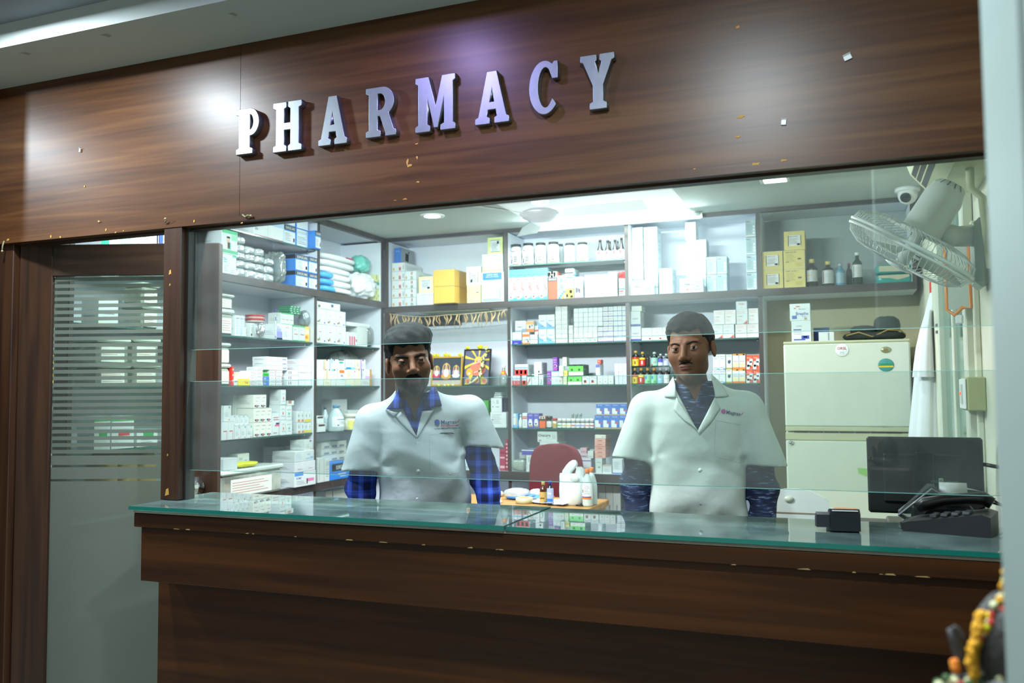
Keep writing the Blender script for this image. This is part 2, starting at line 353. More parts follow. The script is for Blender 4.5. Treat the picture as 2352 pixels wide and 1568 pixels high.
# left pilaster, door jamb, post, side wall
struct(MB().box(-3.34, -3.13, 2.27, 2.50, 0, 2.665, M_woodv, .002), 'trim_1')
mb = MB().box(-3.13, -3.05, 2.43, 2.50, 0, 2.045, M_woodv, .003)
struct(mb, 'trim_2')
mb = MB().box(-2.277, -2.197, YF, 2.49, 1.071, 2.045, M_woodv, .003)
mb.box(-2.203, -2.19, 2.44, 2.485, 1.071, 2.045, mat('#3c3f3a', .4, name='post_channel'))
for z, s in ((1.88, .006), (1.835, .003), (1.23, .003), (1.10, .009)):
    mb.raw([(-2.245-s, YF-.0008, z-s*1.6), (-2.245+s, YF-.0008, z-s), (-2.245+s*.7, YF-.0008, z+s*1.5), (-2.245-s*.5, YF-.0008, z+s)], [(0, 1, 2, 3)], M_chip)
struct(mb, 'trim_3')
# ---- lettering
def letter(name, px0, px1, ptop, pbot, polys, label):
    """slab serif metal letter; polys in 0..1 box units, first outline then cut-outs handled as separate strokes"""
    a = ony(px0, (ptop+pbot)/2, 2.385); b_ = ony(px1, (ptop+pbot)/2, 2.385); cx = (px0+px1)/2
    z0 = ony(cx, pbot, 2.385)[2]; z1 = ony(cx, ptop, 2.385)[2]; w_, h_ = b_[0]-a[0], z1-z0
    curves = bpy.data.curves.new(name, 'CURVE'); curves.dimensions = '2D'; curves.fill_mode = 'BOTH'; curves.extrude = .0105; curves.bevel_depth = .0016; curves.bevel_resolution = 1
    for poly in polys:
        sp = curves.splines.new('POLY'); sp.points.add(len(poly)-1); sp.use_cyclic_u = True
        for q, p in zip(sp.points, poly): q.co = (p[0]*w_, p[1]*h_, 0, 1)
    t = bpy.data.objects.new('t', curves); COL.objects.link(t)
    me = bpy.data.meshes.new_from_object(t.evaluated_get(bpy.context.evaluated_depsgraph_get())); bpy.data.objects.remove(t)
    me.materials.clear(); me.materials.append(M_steel); me.name = name
    o = bpy.data.objects.new(name, me); COL.objects.link(o); o.location = (a[0], 2.3965, z0); o.rotation_euler = (math.pi/2, 0, 0)
    tag(o, label, 'sign letter', 'steel letters of the pharmacy sign')
def arc(cx, cy, rx, ry, a0, a1, n=14): return [(cx+rx*math.cos(math.radians(a0+(a1-a0)*k/n)), cy+ry*math.sin(math.radians(a0+(a1-a0)*k/n))) for k in range(n+1)]
SL = .10  # slab thickness
def stem_(x0, x1, top=True):  # upright with slab feet, as one outline piece list helper
    return x0, x1
Pp = [[(0, 0), (.72, 0), (.72, .10), (.60, .13), (.60, .40)] + arc(.62, .70, .38, .30, -90, 90) + [(0, 1), (0, .90), (.12, .87), (.12, .13), (0, .10)],
      [(.60, .52), (.60, .88)] + arc(.60, .70, .17, .18, 90, -90)]
Hh = [[(0, 0), (.46, 0), (.46, .10), (.38, .13), (.38, .44), (.62, .44), (.62, .13), (.54, .10), (.54, 0), (1, 0), (1, .10), (.90, .13), (.90, .87), (1, .90), (1, 1), (.54, 1), (.54, .90), (.62, .87), (.62, .57), (.38, .57), (.38, .87), (.46, .90), (.46, 1), (0, 1), (0, .90), (.10, .87), (.10, .13), (0, .10)]]
Aa = [[(0, 0), (.42, 0), (.42, .10), (.33, .13), (.37, .27), (.62, .27), (.66, .13), (.58, .10), (.58, 0), (1, 0), (1, .10), (.92, .13), (.64, 1), (.36, 1), (.09, .13), (0, .10)],
      [(.41, .40), (.58, .40), (.50, .74)]]
Rr = [[(0, 0), (.48, 0), (.48, .10), (.38, .13), (.38, .42), (.47, .42), (.66, .06), (.66, 0), (1, 0), (1, .10), (.92, .12), (.76, .45)] + arc(.55, .71, .38, .29, -60, 90) + [(0, 1), (0, .90), (.10, .87), (.10, .13), (0, .10)],
      [(.38, .53), (.38, .88)] + arc(.46, .705, .19, .175, 90, -90)]
Mm = [[(0, 0), (.36, 0), (.36, .09), (.29, .12), (.29, .68), (.47, .06), (.56, .06), (.73, .68), (.73, .12), (.64, .09), (.64, 0), (1, 0), (1, .09), (.94, .12), (.94, .88), (1, .91), (1, 1), (.68, 1), (.51, .42), (.33, 1), (0, 1), (0, .91), (.07, .88), (.07, .12), (0, .09)]]
Cc = [arc(.52, .50, .52, .50, 62, 318, 26) + [(.80, .27)] + arc(.56, .50, .27, .385, 310, 60, 20) + [(.80, .66), (.98, .66), (.98, .97), (.86, .97), (.80, .92)]]
Yy = [[(.27, 0), (.76, 0), (.76, .10), (.66, .13), (.66, .44), (.92, .88), (1, .90), (1, 1), (.58, 1), (.58, .90), (.64, .88), (.53, .62), (.42, .88), (.47, .90), (.47, 1), (0, 1), (0, .90), (.08, .88), (.37, .44), (.37, .13), (.27, .10)]]
for nm, a, b, t, bt, pl, lb in (('letter_p', 543, 594, 250, 352, Pp, 'first letter, P, of the steel PHARMACY sign'), ('letter_h', 628, 692, 234, 346, Hh, 'steel letter H, second in the PHARMACY sign'),
     ('letter_a', 732, 796, 221, 331, Aa, 'steel letter A between H and R in sign'), ('letter_r', 841, 909, 200, 312, Rr, 'steel letter R in the PHARMACY sign'),
     ('letter_m', 955, 1045, 175, 299, Mm, 'steel letter M, widest and brightest, middle of sign'), ('letter_a', 1092, 1168, 164, 282, Aa, 'steel letter A between M and C in sign'),
     ('letter_c', 1216, 1282, 140, 262, Cc, 'rounded steel letter C in the PHARMACY sign'), ('letter_y', 1334, 1411, 125, 249, Yy, 'last letter, Y, of the steel PHARMACY sign')):
    letter(nm, a, b, t, bt, pl, lb)
# ---- glass screen
YP = 2.462
zA = ony(900, 790, YP)[2]; zB1 = ony(900, 869, YP)[2]; zB0 = ony(900, 1094, YP)[2]
def pane(z0, z1, label):
    r = empty('glass_screen', (-.9, YP, z0), label=label, cat='glass screen', group='fixed glass panes over the counter')
    MB().box(-1.2965, 1.315, -.004, .004, .0012, z1-z0-.0012, M_pane).build('pane', r)
    b = MB().box(-1.2965, 1.315, -.0041, .0041, 0, .0012, M_gedge)
    if z1 < 2: b.box(-1.2965, 1.315, -.0041, .0041, z1-z0-.0012, z1-z0, M_gedge)
    b.build('polished_edge', r)
pane(zA, 2.045, 'tall upper glass pane hanging from the fascia above counter')
pane(zB0, zB1, 'lower glass pane between speaking gap and counter slot')
# ---- counter
zt = 1.07
az = ony(323, 1333, 2.285)[2]
c = empty('service_counter', (-.95, 2.41, 0), label='dark brown wooden pharmacy counter with stepped front', cat='counter')
def rel(b): b.v = [(x+.95, y-2.41, z) for x, y, z in b.v]; return b
b = MB().box(-2.277, .45, 2.41, 2.62, 0, .995, M_wood2); b.box(-2.277, .45, 2.62, 2.64, 0, .995, M_lam); rel(b).build('base', c)
b = MB().box(-2.238, .45, 2.285, 2.409, az, .998, M_wood2, .002); rel(b).build('apron', c)
b = MB().box(-2.255, .45, 2.268, 2.655, .999, 1.046, M_wood2, .003)
b.box(-2.25, .45, 2.272, 2.652, 1.0531, 1.0536, mat('#9fb0aa', .5, nz=.2, sc_=8, name='dusty_counter_surface'))
b.box(-2.255, .45, 2.266, 2.656, 1.047, 1.053, mat('#8d8a7a', .7, nz=.2, sc_=60, name='worn_edge_filler'))
rg = random.Random(4)
for k in range(17):
    x = -2.2+rg.random()*2.5; l = rg.uniform(.006, .04); b.raw([(x, 2.2674, 1.0), (x+l, 2.2674, 1.0), (x+l*.8, 2.2674, 1.0+rg.uniform(.001, .004)), (x+l*.2, 2.2674, 1.0+rg.uniform(.001, .0035))], [(0, 1, 2, 3)], mat('#a0854f', .8, name='edge_chip'))
rel(b).build('worktop', c)
def ctop(x0, x1, y0, z0, label):
    r = empty('counter_glass', (x0, y0, z0), label=label, cat='glass top', group='glass sheets on the counter')
    MB().box(.0012, x1-x0-.0012, .0012, 2.662-y0-.0012, .0002, .0118, M_ctop).build('sheet', r)
    b = MB().box(0, x1-x0, 0, .0012, 0, .0118, M_gedge2).box(0, x1-x0, 2.661-y0, 2.662-y0, 0, .0118, M_gedge2).box(0, .0012, 0.0012, 2.661-y0, 0, .0118, M_gedge2)
    b.build('polished_edge', r)
ctop(-2.262, -.9025, 2.252, 1.0585, 'left glass sheet covering the counter top')
ctop(-.900, .42, 2.260, 1.0560, 'right glass sheet covering the counter top, under phone')
# ---- door: dark wooden leaf with frosted stripes, ajar
H0 = Vector((-3.045, 2.455, 0)); dz = ony(40, 563, 2.45)[2]
ang = math.radians(19.5); DW = .80
d = empty('door', H0, ang, label='dark wooden door ajar with striped frosted glass', cat='door'); d['kind'] = 'structure'; d.name = 'door_1'
st = .125; pr = (117-40)/465*DW
b = MB().box(0, pr, 0, .04, .01, dz, M_woodv, .003).box(DW-.185, DW, 0, .04, .01, dz, M_woodv, .003)
b.box(pr, DW-.185, 0, .04, dz-.125, dz, wood('rail_veneer', '#1f140e', '#2f2018', '#3f2c20', rough=.4, seed=2.), .002).box(pr, DW-.185, 0, .04, .01, .12, M_woodv, .002)
b.build('door_frame', d)
gz = 1.205
M_frost = glass('frosted_door_glass', '#e4efe9', refl=.05, dust=.03, dustc='#868e83', bands=(gz, .0262, .55, .78))
b = MB().box(pr+.001, DW-.186, .016, .022, .121, dz-.126, M_frost); b.build('glass_panel', d)
kx = DW-.085; kz = onz(463, 1128, 1.1)[2]
b = MB()
b.lathe([(.0, .0), (.03, .0), (.03, .006), (.012, .012), (.012, .03), (.026, .040), (.031, .052), (.026, .066), (.012, .072), (0, .072)], M_chrome, 16, (0, 0, 0), 'Y', smooth=False)
b.build('door_knob', d, loc=(kx, 0, 1.085)).scale = (1.3, 1.3, 1.3)
# ------------------------------------------------------------------ shelving
YB, XL = 5.30, -3.01
G1, G2, G3, WT, BAND, UPG = 1.750, 1.478, 1.197, .913, 2.036, 2.275   # shelf tops, back unit
def upright_b(r, x0, x1, z0, z1, y0=YB):
    MB().box(x0, x1, y0, y0+.004, z0, z1, M_lamv).box(x0, x1, y0+.004, 5.62, z0, z1, M_lav).build('upright', r)
def gshelf_b(r, x0, x1, z, y0=YB+.01, th=.008):
    b = MB().box(x0, x1, y0+.002, 5.615, z-th, z, M_shelfglass).box(x0, x1, y0, y0+.002, z-th, z, M_shelfedge)
    for x in (x0+.012, x1-.012):
        for y in (y0+.05, 5.55): b.lathe([(0, z-th-.012), (.006, z-th-.012), (.006, z-th), (0, z-th)], M_chrome, 8, (x, y, 0))
    b.build('glass_shelf', r)
r = empty('wall_shelving', (0, 0, 0), label='long back wall shelving unit with dark edges and pale lavender compartments', cat='shelving unit')
MB().box(-3.34, -.478, 5.62, 5.65, 0, 2.519, M_lav).box(-.478, .40, 5.62, 5.65, 1.995, 2.519, mat('#8f9c9b', .5, name='right_bay_grey')).build('back_panel', r)  # right-hand bay's back panel is a greyer tone than the rest
MB().box(-3.34, .40, YB-.012, YB+.02, 2.497, 2.519, M_lam).box(-3.34, .40, YB+.02, 5.62, 2.503, 2.519, M_lav).build('top_trim', r)
MB().box(-3.34, .385, YB-.012, YB+.008, 1.994, BAND, M_lam).box(-3.34, .385, YB+.008, 5.62, 1.994, BAND-.0005, M_lav).build('long_shelf', r)
MB().box(-3.34, -.452, YB-.012, YB+.012, .85, WT, M_lam).box(-3.34, -.452, YB+.012, 5.62, .88, WT-.0005, M_lav).build('worktop', r)
for x0, x1, xl0, xl1 in ((-2.108, -2.080, -2.088, -2.066), (-1.286, -1.262, -1.286, -1.262), (-.480, -.455, -.478, -.453)):
    upright_b(r, x0, x1, BAND, 2.497); upright_b(r, xl0, xl1, WT, 1.994); upright_b(r, xl0, xl1, 0, .85)
upright_b(r, -3.01, -2.985, BAND, 2.497); upright_b(r, .362, .385, 1.995, 2.497)
MB().box(-3.01, -2.935, YB-.006, YB+.01, WT, 1.993, M_woodv).build('corner_post', r)
for x0, x1 in ((-2.93, -2.09), (-2.064, -1.288), (-1.260, -.480)):
    for z in (G1, G2, G3):
        if x0 < -2.9 and z == G1: continue
        gshelf_b(r, x0, x1, z)
gshelf_b(r, -2.078, -1.288, UPG)
MB().box(-2.95, -.452, YB+.03, 5.62, .50, .52, M_lav).build('lower_shelf', r)
# left unit (front faces +x)
LW, LB = .895, 2.068
LUP = 2.317
def upright_l(r, y0, y1, z0, z1):
    MB().box(XL-.004, XL, y0, y1, z0, z1, M_lamv).box(-3.34, XL-.004, y0, y1, z0, z1, M_lav).build('upright', r)
def gshelf_l(r, y0, y1, z, th=.008, dark=False):
    b = MB().box(-3.335, XL-.014, y0, y1, z-th, z, M_shelfglass).box(XL-.014, XL-.012, y0, y1, z-th, z, M_shelfedge)
    for y in (y0+.012, y1-.012): b.lathe([(0, z-th-.012), (.006, z-th-.012), (.006, z-th), (0, z-th)], M_chrome, 8, (XL-.06, y, 0))
    b.build('glass_shelf', r)
r = empty('side_shelving', (0, 0, 0), label='left wall shelving unit running from the door back to the corner', cat='shelving unit')
MB().box(-3.37, -3.34, 2.66, 5.27, 0, 2.518, M_lav).build('back_panel', r)
MB().box(XL-.02, XL+.012, 2.66, 5.287, 2.488, 2.519, M_lam).box(-3.34, XL-.02, 2.66, 5.27, 2.50, 2.519, M_lav).build('top_trim', r)
MB().box(XL-.02, XL+.012, 2.66, 5.287, 2.028, LB, M_lam).box(-3.34, XL-.02, 2.66, 5.27, 2.028, LB-.0005, M_lav).build('long_shelf', r)
MB().box(XL-.02, XL+.012, 2.66, 5.287, .85, LW, M_lam).box(-3.34, XL-.02, 2.66, 5.27, .87, LW-.0005, M_lav).build('worktop', r)
for y0, y1 in ((4.437, 4.461), (5.245, 5.27), (3.545, 3.569), (2.66, 2.684)):
    upright_l(r, y0, y1, 0, .85); upright_l(r, y0, y1, LW, 2.028)
    if y0 != 3.545: upright_l(r, y0+.03*(y0 == 4.437), y1+.03*(y0 == 4.437), LB, 2.486)
for y0, y1 in ((3.572, 4.435), (4.463, 5.243), (2.686, 3.543)):
    for z in (1.748, 1.483, 1.200): gshelf_l(r, y0, y1, z)
gshelf_l(r, 2.69, 4.46, LUP)
MB().box(-3.34, XL-.03, 2.69, 5.24, .48, .50, M_lav).build('lower_shelf', r)
# ------------------------------------------------------------------ lamps and ceiling things
def tubelamp():
    a = ony(1226, 519, 5.235); b = ony(1608, 488, 5.235); z = 2.497
    r = empty('tube_lamp', ((a[0]+b[0])/2, 5.235, z), label='long fluorescent tube lamp fixed along the back shelf trim', cat='tube lamp')
    L = (b[0]-a[0])/2
    MB().box(-L, L, .012, .042, -.015, .022, M_white, .004).build('batten', r)
    MB().tube([(-L+.045, -.004, 0), (L-.045, -.004, 0)], .013, emis('#f2fffb', 9, 'tube_glow'), 12).build('tube', r)
    for s in (-1, 1): MB().tube([(s*(L-.045), -.004, 0), (s*L, -.004, 0)], .0155, M_white, 12).box(s*L-.012, s*L+.012, -.004, .014, -.014, .014, M_white).build('end_cap', r)
tubelamp()
def downlight(px, py, z, rad, s, label, sq=False):
    p = onz(px, py, z); r = empty('ceiling_downlight', p, label=label, cat='ceiling lamp')
    if sq:
        MB().box(-.075, .075, -.06, .06, -.008, 0, M_white, .003).build('rim', r); MB().box(-.055, .055, -.042, .042, -.010, -.008, emis('#f4fffc', s)).build('diffuser', r)
    else:
        MB().lathe([(rad*.8, -.004), (rad*1.2, -.006), (rad*1.25, 0), (0, 0)], M_white, 24).build('rim', r); MB().lathe([(0, -.008), (rad*.8, -.006)], emis('#f4fffc', s), 24).build('diffuser', r)
downlight(993, 495, 2.52, .062, 14, 'round bright downlight in shop ceiling above corner')
downlight(1780, 411, 2.52, .06, 9, 'square lit ceiling lamp near the fascia edge, right side', True)
r = empty('corridor_fill_panel', (-1.6, -.9, ZUP), label='added square fill light on the corridor ceiling away from the shop', cat='ceiling lamp')  # panel body made up to go with the added corridor fill
MB().box(-.62, .62, -.62, .62, -.02, 0, M_white, .004).build('frame', r); MB().box(-.58, .58, -.58, .58, -.024, -.0205, emis('#eef4ff', 1.2)).build('diffuser', r)
for (x, y, e, c), n, hx in zip(CORR, ('above the letter P', 'with violet glow, above the letter M', 'nearest the right pillar', 'at far left'), ('#dcebff', '#b9a6ff', '#dff0ff', '#dcebff')):
    r = empty('corridor_downlight', (x, y, ZUP), label='round corridor ceiling downlight '+n, cat='ceiling lamp')
    MB().lathe([(.07, -.006), (.095, -.008), (.1, 0), (0, 0)], M_white, 24).build('rim', r); MB().lathe([(0, -.004), (.07, -.004)], emis(hx, 12), 24).build('diffuser', r)
def batten(name, loc, L, label):
    r = empty(name, loc, label=label, cat='tube lamp')
    MB().box(-L, L, -.02, .02, -.0, .022, M_white, .003).build('batten', r); MB().tube([(-L+.04, 0, -.016), (L-.04, 0, -.016)], .013, emis('#f2fffb', 10, 'tube_glow'), 12).build('tube', r)
    for s in (-1, 1): MB().tube([(s*(L-.045), 0, -.016), (s*L, 0, -.016)], .0155, M_white, 12).build('end_cap', r)
batten('tube_lamp', (-1.75, 2.56, 2.496), .62, 'tube lamp on shop ceiling just behind the fascia')
batten('tube_lamp', (-2.5, 3.1, 2.497), .42, 'tube lamp on shop ceiling inside the striped door')
# ceiling fan
p = onz(1240, 459, 2.52)
r = empty('ceiling_fan', p, label='ceiling fan with shiny domed hub partly hidden by fascia', cat='ceiling fan')
MB().lathe([(0, 0), (.05, 0), (.05, -.02), (.014, -.03), (.014, -.06), (0, -.06)], M_white, 20).build('canopy', r)
MB().lathe([(0, -.05), (.07, -.055), (.115, -.075), (.118, -.085), (.10, -.095), (.10, -.10), (.06, -.122), (.0, -.13)], M_steel, 28).build('hub', r)
for k in range(3):
    a = math.radians(-3+120*k); b = MB()
    P = []
    for i in range(9):
        t = i/8; rr = .11+.50*t; w_ = (.025+.04*min(1, t*3))
        for s, dz_ in ((-1, .006), (1, -.006)): P.append((rr, s*w_, -.085+dz_*2))
    F = [(2*i, 2*i+2, 2*i+3, 2*i+1) for i in range(8)]
    b.raw(P, F, M_white); b.raw([(x, y, z-.003) for x, y, z in P], [f[::-1] for f in F], M_white)
    o = b.build('blade', r); o.rotation_euler = (0, 0, a)
# security camera
p = onz(2084, 432, 2.52); r = empty('security_camera', p, label='white dome security camera on shop ceiling near back corner', cat='security camera')
MB().lathe([(0, 0), (.062, 0), (.064, -.014), (.058, -.022), (0, -.022)], M_white, 24).build('base', r)
MB().blob((0, -.006, -.04), (.05, .05, .05), M_white, 20, 14).build('dome', r)
b = MB().lathe([(0, .0), (.026, 0), (.028, .006), (.024, .008), (0, .010)], M_black, 18, (0, 0, 0), 'Y'); o = b.build('lens', r); o.location = (-.012, -.045, -.058); o.rotation_euler = (.55, 0, -.3)
# ------------------------------------------------------------------ air conditioner on the right wall
zb = ony(2215, 443, 3.2)[2]
r = empty('air_conditioner', (.419, 2.54, zb), label='cream split air conditioner high on right wall above fan', cat='air conditioner')
prof = [(0, 0), (-.11, 0), (-.15, .02), (-.195, .075), (-.21, .12), (-.205, .215), (-.19, .235), (0, .24)]
M_ac = mat('#d9dcb4', .45, nz=.04, name='aged_cream_plastic')
MB().prism(prof, 0, .66, M_ac, 'XZ').build('housing', r)
b = MB()
for t0, t1 in ((.03, .30), (.40, .62), (.70, .95)):
    A = [(-.15-.045*t, .02+.055*t) for t in (t0, t1)]; n_ = (-.774*.0012, -.633*.0012)
    b.raw([(A[0][0]+n_[0], .03, A[0][1]+n_[1]), (A[1][0]+n_[0], .03, A[1][1]+n_[1]), (A[1][0]+n_[0], .63, A[1][1]+n_[1]), (A[0][0]+n_[0], .63, A[0][1]+n_[1])], [(0, 1, 2, 3)], M_black)
b.build('louvre', r)
b = MB().tube([(-.06, .3, .002), (-.06, .3, -.06), (-.03, .3, -.09), (-.015, .3, -.3)], .012, M_ac); b.build('drain_pipe', r)
# ------------------------------------------------------------------ wall fan
def cam_dir(a, b, c): return Vector(a*_r + b*_u + c*_f)
hub = Vector(ony(2093, 568, 2.93)); n = cam_dir(-.46*.965, -.87*.965, .25).normalized()
q = n.to_track_quat('Z', 'Y').to_matrix()
r = empty('oscillating_fan', (.415, 3.02, ony(2262, 570, 2.95)[2]), label='white wall fan with wire cage tilted downward, right wall', cat='wall fan')
inv = Vector(r.location)
def F_(p): return tuple(hub + q @ Vector(p) - inv)
M_fan = mat('#e6ece8', .3, nz=.02, name='fan_plastic'); RD = .198
b = MB()
def ringpts(R_, z, n_=40): return [F_((R_*math.cos(2*math.pi*k/n_), R_*math.sin(2*math.pi*k/n_), z)) for k in range(n_)]
b.tube(ringpts(RD, .0), .006, M_fan, 8, True); b.tube(ringpts(RD, .014), .005, M_fan, 6, True)
b.build('rim', r)
b = MB()
for k in range(64):
    a = 2*math.pi*k/64; t = .5
    pts = [F_((rr*math.cos(a+t*(1-rr/RD)), rr*math.sin(a+t*(1-rr/RD)), z)) for rr, z in ((.062, -.05), (.10, -.052), (.15, -.046), (.19, -.028), (RD, -.002))]
    b.tube(pts, .0011, M_fan, 4)
b.tube(ringpts(.13, -.05, 30), .0014, M_fan, 5, True)
b.build('rear_cage', r)
b = MB()
for k in range(64):
    a = 2*math.pi*k/64; t = -.5
    b.tube([F_((rr*math.cos(a+t*(1-rr/RD)), rr*math.sin(a+t*(1-rr/RD)), z)) for rr, z in ((.045, .066), (.10, .064), (.15, .056), (.185, .036), (RD, .012))], .0011, M_fan, 4)
b.tube(ringpts(.12, .061, 30), .0014, M_fan, 5, True)
b.lathe([(0, .060), (.04, .062), (.046, .068), (.03, .075), (0, .077)], M_fan, 20); b.v[-100:] = [F_(p) for p in b.v[-100:]]
b.build('front_cage', r)
for k in range(3):
    a0 = 2*math.pi*k/3; P = []; F = []
    for i in range(7):
        t = i/6; rr = .04+.145*t
        for j in range(5):
            s = j/4-.5; a = a0 + s*(1.25) - .2*t; P.append(F_((rr*math.cos(a), rr*math.sin(a), .015+.05*s)))
    for i in range(6):
        for j in range(4): F.append((i*5+j, i*5+j+1, (i+1)*5+j+1, (i+1)*5+j))
    MB().raw(P, F, mat('#c5cfc6', .25, nz=.02, name='fan_blade_plastic'), True).build('blade', r)
b = MB().lathe([(0, -.225), (.03, -.222), (.049, -.205), (.059, -.17), (.061, -.06), (.066, -.055), (.066, -.047), (.02, -.045), (.02, .055), (0, .055)], M_fan, 28); b.v = [F_(p) for p in b.v]; b.build('motor_housing', r)
b = MB()
for k in range(14):
    a = 2*math.pi*k/14
    P = [((rr+.0012)*math.cos(a+s), (rr+.0012)*math.sin(a+s), z-.001) for rr, z, s in ((.036, -.219, -.06), (.036, -.219, .06), (.051, -.2035, .035), (.051, -.2035, -.035))]
    b.raw([F_(p) for p in P], [(0, 1, 2, 3)], M_black)
b.build('vents', r)
b = MB(); j0 = Vector(F_((0, 0, -.10))); jm = j0 + Vector((.06, .03, -.055))
b.tube([j0, jm], .03, M_fan, 12); b.tube([jm-Vector((.0, .04, 0)), jm+Vector((0, .04, 0))], .03, M_fan, 14)
b.tube([jm, Vector((-.05, 0, jm.z+.01)), Vector((-.02, 0, jm.z+.012))], [.03, .034, .036], M_fan, 14); b.build('arm', r)
MB().box(-.035, .003, -.065, .065, -.115, .10, mat('#aebcb2', .4, name='fan_bracket_plastic'), .015).build('wall_bracket', r)
MB().lathe([(0, -.045), (.02, -.045), (.024, -.03), (.024, 0)], M_fan, 16, (0, -.01, -.075), 'X').build('speed_knob', r)
# ------------------------------------------------------------------ window and fittings of the right wall
def rw(px, py, X=.42): return onx(px, py, X)
y0, y1 = rw(2243, 700)[1], rw(2168, 700)[1]
mb = MB(); zt_, zb_ = 2.30, .95
M_alu = mat('#cdd2c0', .45, nz=.03, name='window_frame_paint')
mb.box(.385, .418, y0, y0+.09, zb_, zt_, M_alu, .004).box(.385, .418, y1-.10, y1, zb_, zt_, M_alu, .004).box(.385, .418, y0, y1, zt_-.06, zt_, M_alu, .004).box(.385, .418, y0, y1, zb_, zb_+.05, M_alu, .004)
ym = (y0+y1)/2; mb.box(.395, .416, ym-.03, ym+.02, zb_, zt_, M_alu, .003)
mb.box(.408, .416, y0+.09, y1-.10, zb_+.05, zt_-.06, mat('#5f8378', .12, nz=.1, name='dark_window_glass', spec=.8))
for z in (1.72, 1.69): mb.box(.378, .386, y1-.075, y1-.04, z-.006, z+.006, M_steel)
struct(mb, 'window_1')
p = rw(2250, 700); mb = MB().box(.40, .42, p[1]-.012, p[1]+.012, 1.0, 2.0, M_cream, .004); struct(mb, 'trim_4')
p = rw(2243, 904, .40)
r = empty('switch_box', (.42, p[1], p[2]), label='pale electric switch box with small red light on right wall', cat='switch box')
MB().box(-.055, 0, -.07, .09, -.055, .055, mat('#a8a878', .5, name='switch_box_side'), .004).build('box', r)
b = MB().box(-.062, -.056, -.062, .082, -.05, .05, M_white, .003); b.box(-.066, -.062, -.012, .03, -.032, .032, mat('#c9ccc4', .4)); b.build('plate', r)
MB().box(-.069, -.066, 0, .014, -.004, .006, emis('#ff3a20', 4)).build('red_light', r)
MB().lathe([(0, .0), (.012, 0), (.012, .012), (0, .014)], M_white, 12, (-.062, .055, 0), 'X').build('knob', r)
p = rw(2202, 632, .365)
r = empty('document_pouch', (.365, p[1], p[2]), 1.05, label='clear pouch with orange border hanging under the wall fan', cat='pouch')
M_or = mat('#e8891f', .4, name='orange_plastic'); b = MB()
hp = [(-.0, -.10), (-.0, .10)]
W_ = .040; H_ = .115
b.tube([(-.006, -W_, -H_), (-.008, -W_, H_), (-.006, W_, H_), (-.004, W_, -H_), (-.006, .015, -H_-.02), (-.006, -.012, -H_+.005)], .007, M_or, 8, True); b.build('border', r)
MB().box(-.008, -.004, -W_, W_, -H_, H_, mat('#b9c3b8', .2, name='pouch_film')).build('film', r)
MB().box(-.012, -.002, -.012, .012, -H_-.05, -H_-.02, M_white, .003).build('clip', r)
p = ony(2141, 662, 4.87)
r = empty('peg', (p[0], 4.88, p[2]), label='red clothes clip holding the hanging white coat', cat='clip')
MB().box(-.012, .012, -.006, .006, -.03, .035, mat('#e02a20', .35, name='red_plastic'), .003).build('jaw', r); MB().lathe([(0, -.02), (.006, -.02), (.006, .02), (0, .02)], M_steel, 8, (0, 0, 0), 'Y').build('spring', r)
# hanging coat
def cloth_loft(name, rows, m, parent, n=36, folds=5, amp=.012, seed=1):
    """rows: (x, y, z, rx, ry)"""
    rg = np.random.default_rng(seed); ph = rg.uniform(0, 6.28, 4); P = []; F = []
    for i, (x, y, z, rx, ry) in enumerate(rows):
        for k in range(n):
            a = 2*math.pi*k/n; f = 1 + amp*(i/len(rows)+.3)*(math.sin(folds*a+ph[0]+i*.15)+.6*math.sin((folds*2+1)*a+ph[1]-i*.1))/max(.02, (rx+ry)/2)
            P.append((x+rx*f*math.cos(a), y+ry*f*math.sin(a), z))
    for i in range(len(rows)-1):
        for k in range(n): F.append((i*n+k, i*n+(k+1) % n, (i+1)*n+(k+1) % n, (i+1)*n+k))
    return MB().raw(P, F, m, True).build(name, parent)
M_coat = mat('#dfe3ea', .8, nz=.03, sc_=12, name='white_cotton')
p = ony(2141, 668, 4.88); r = empty('hanging_coat', (0, 0, 0), label='white lab coat hanging on the right wall beside fridge', cat='coat')
def cr(px0, px1, py, ry, dy=0):
    a = ony(px0, py, 4.88); b = ony(px1, py, 4.88); return ((a[0]+b[0])/2, 4.88+dy, (a[2]+b[2])/2, (b[0]-a[0])/2, ry)
cloth_loft('coat_body', [cr(2136, 2146, 672, .01), cr(2131, 2150, 690, .03), cr(2122, 2153, 730, .05), cr(2110, 2157, 790, .06), cr(2102, 2160, 860, .07), cr(2096, 2162, 930, .08), cr(2090, 2164, 1000, .09), cr(2086, 2165, 1060, .09)], M_coat, r, amp=.006)
cloth_loft('sleeve', [cr(2124, 2138, 715, .03, -.06), cr(2110, 2136, 760, .035, -.08), cr(2101, 2137, 800, .035, -.09), cr(2096, 2138, 840, .036, -.09), cr(2094, 2139, 866, .036, -.09)], M_coat, r, amp=.004, folds=4, seed=3)
b = MB(); a = ony(2134, 800, 4.79); b.blob(a, (.012, .008, .02), M_coat, 8, 6); b.build('button_tab', r)
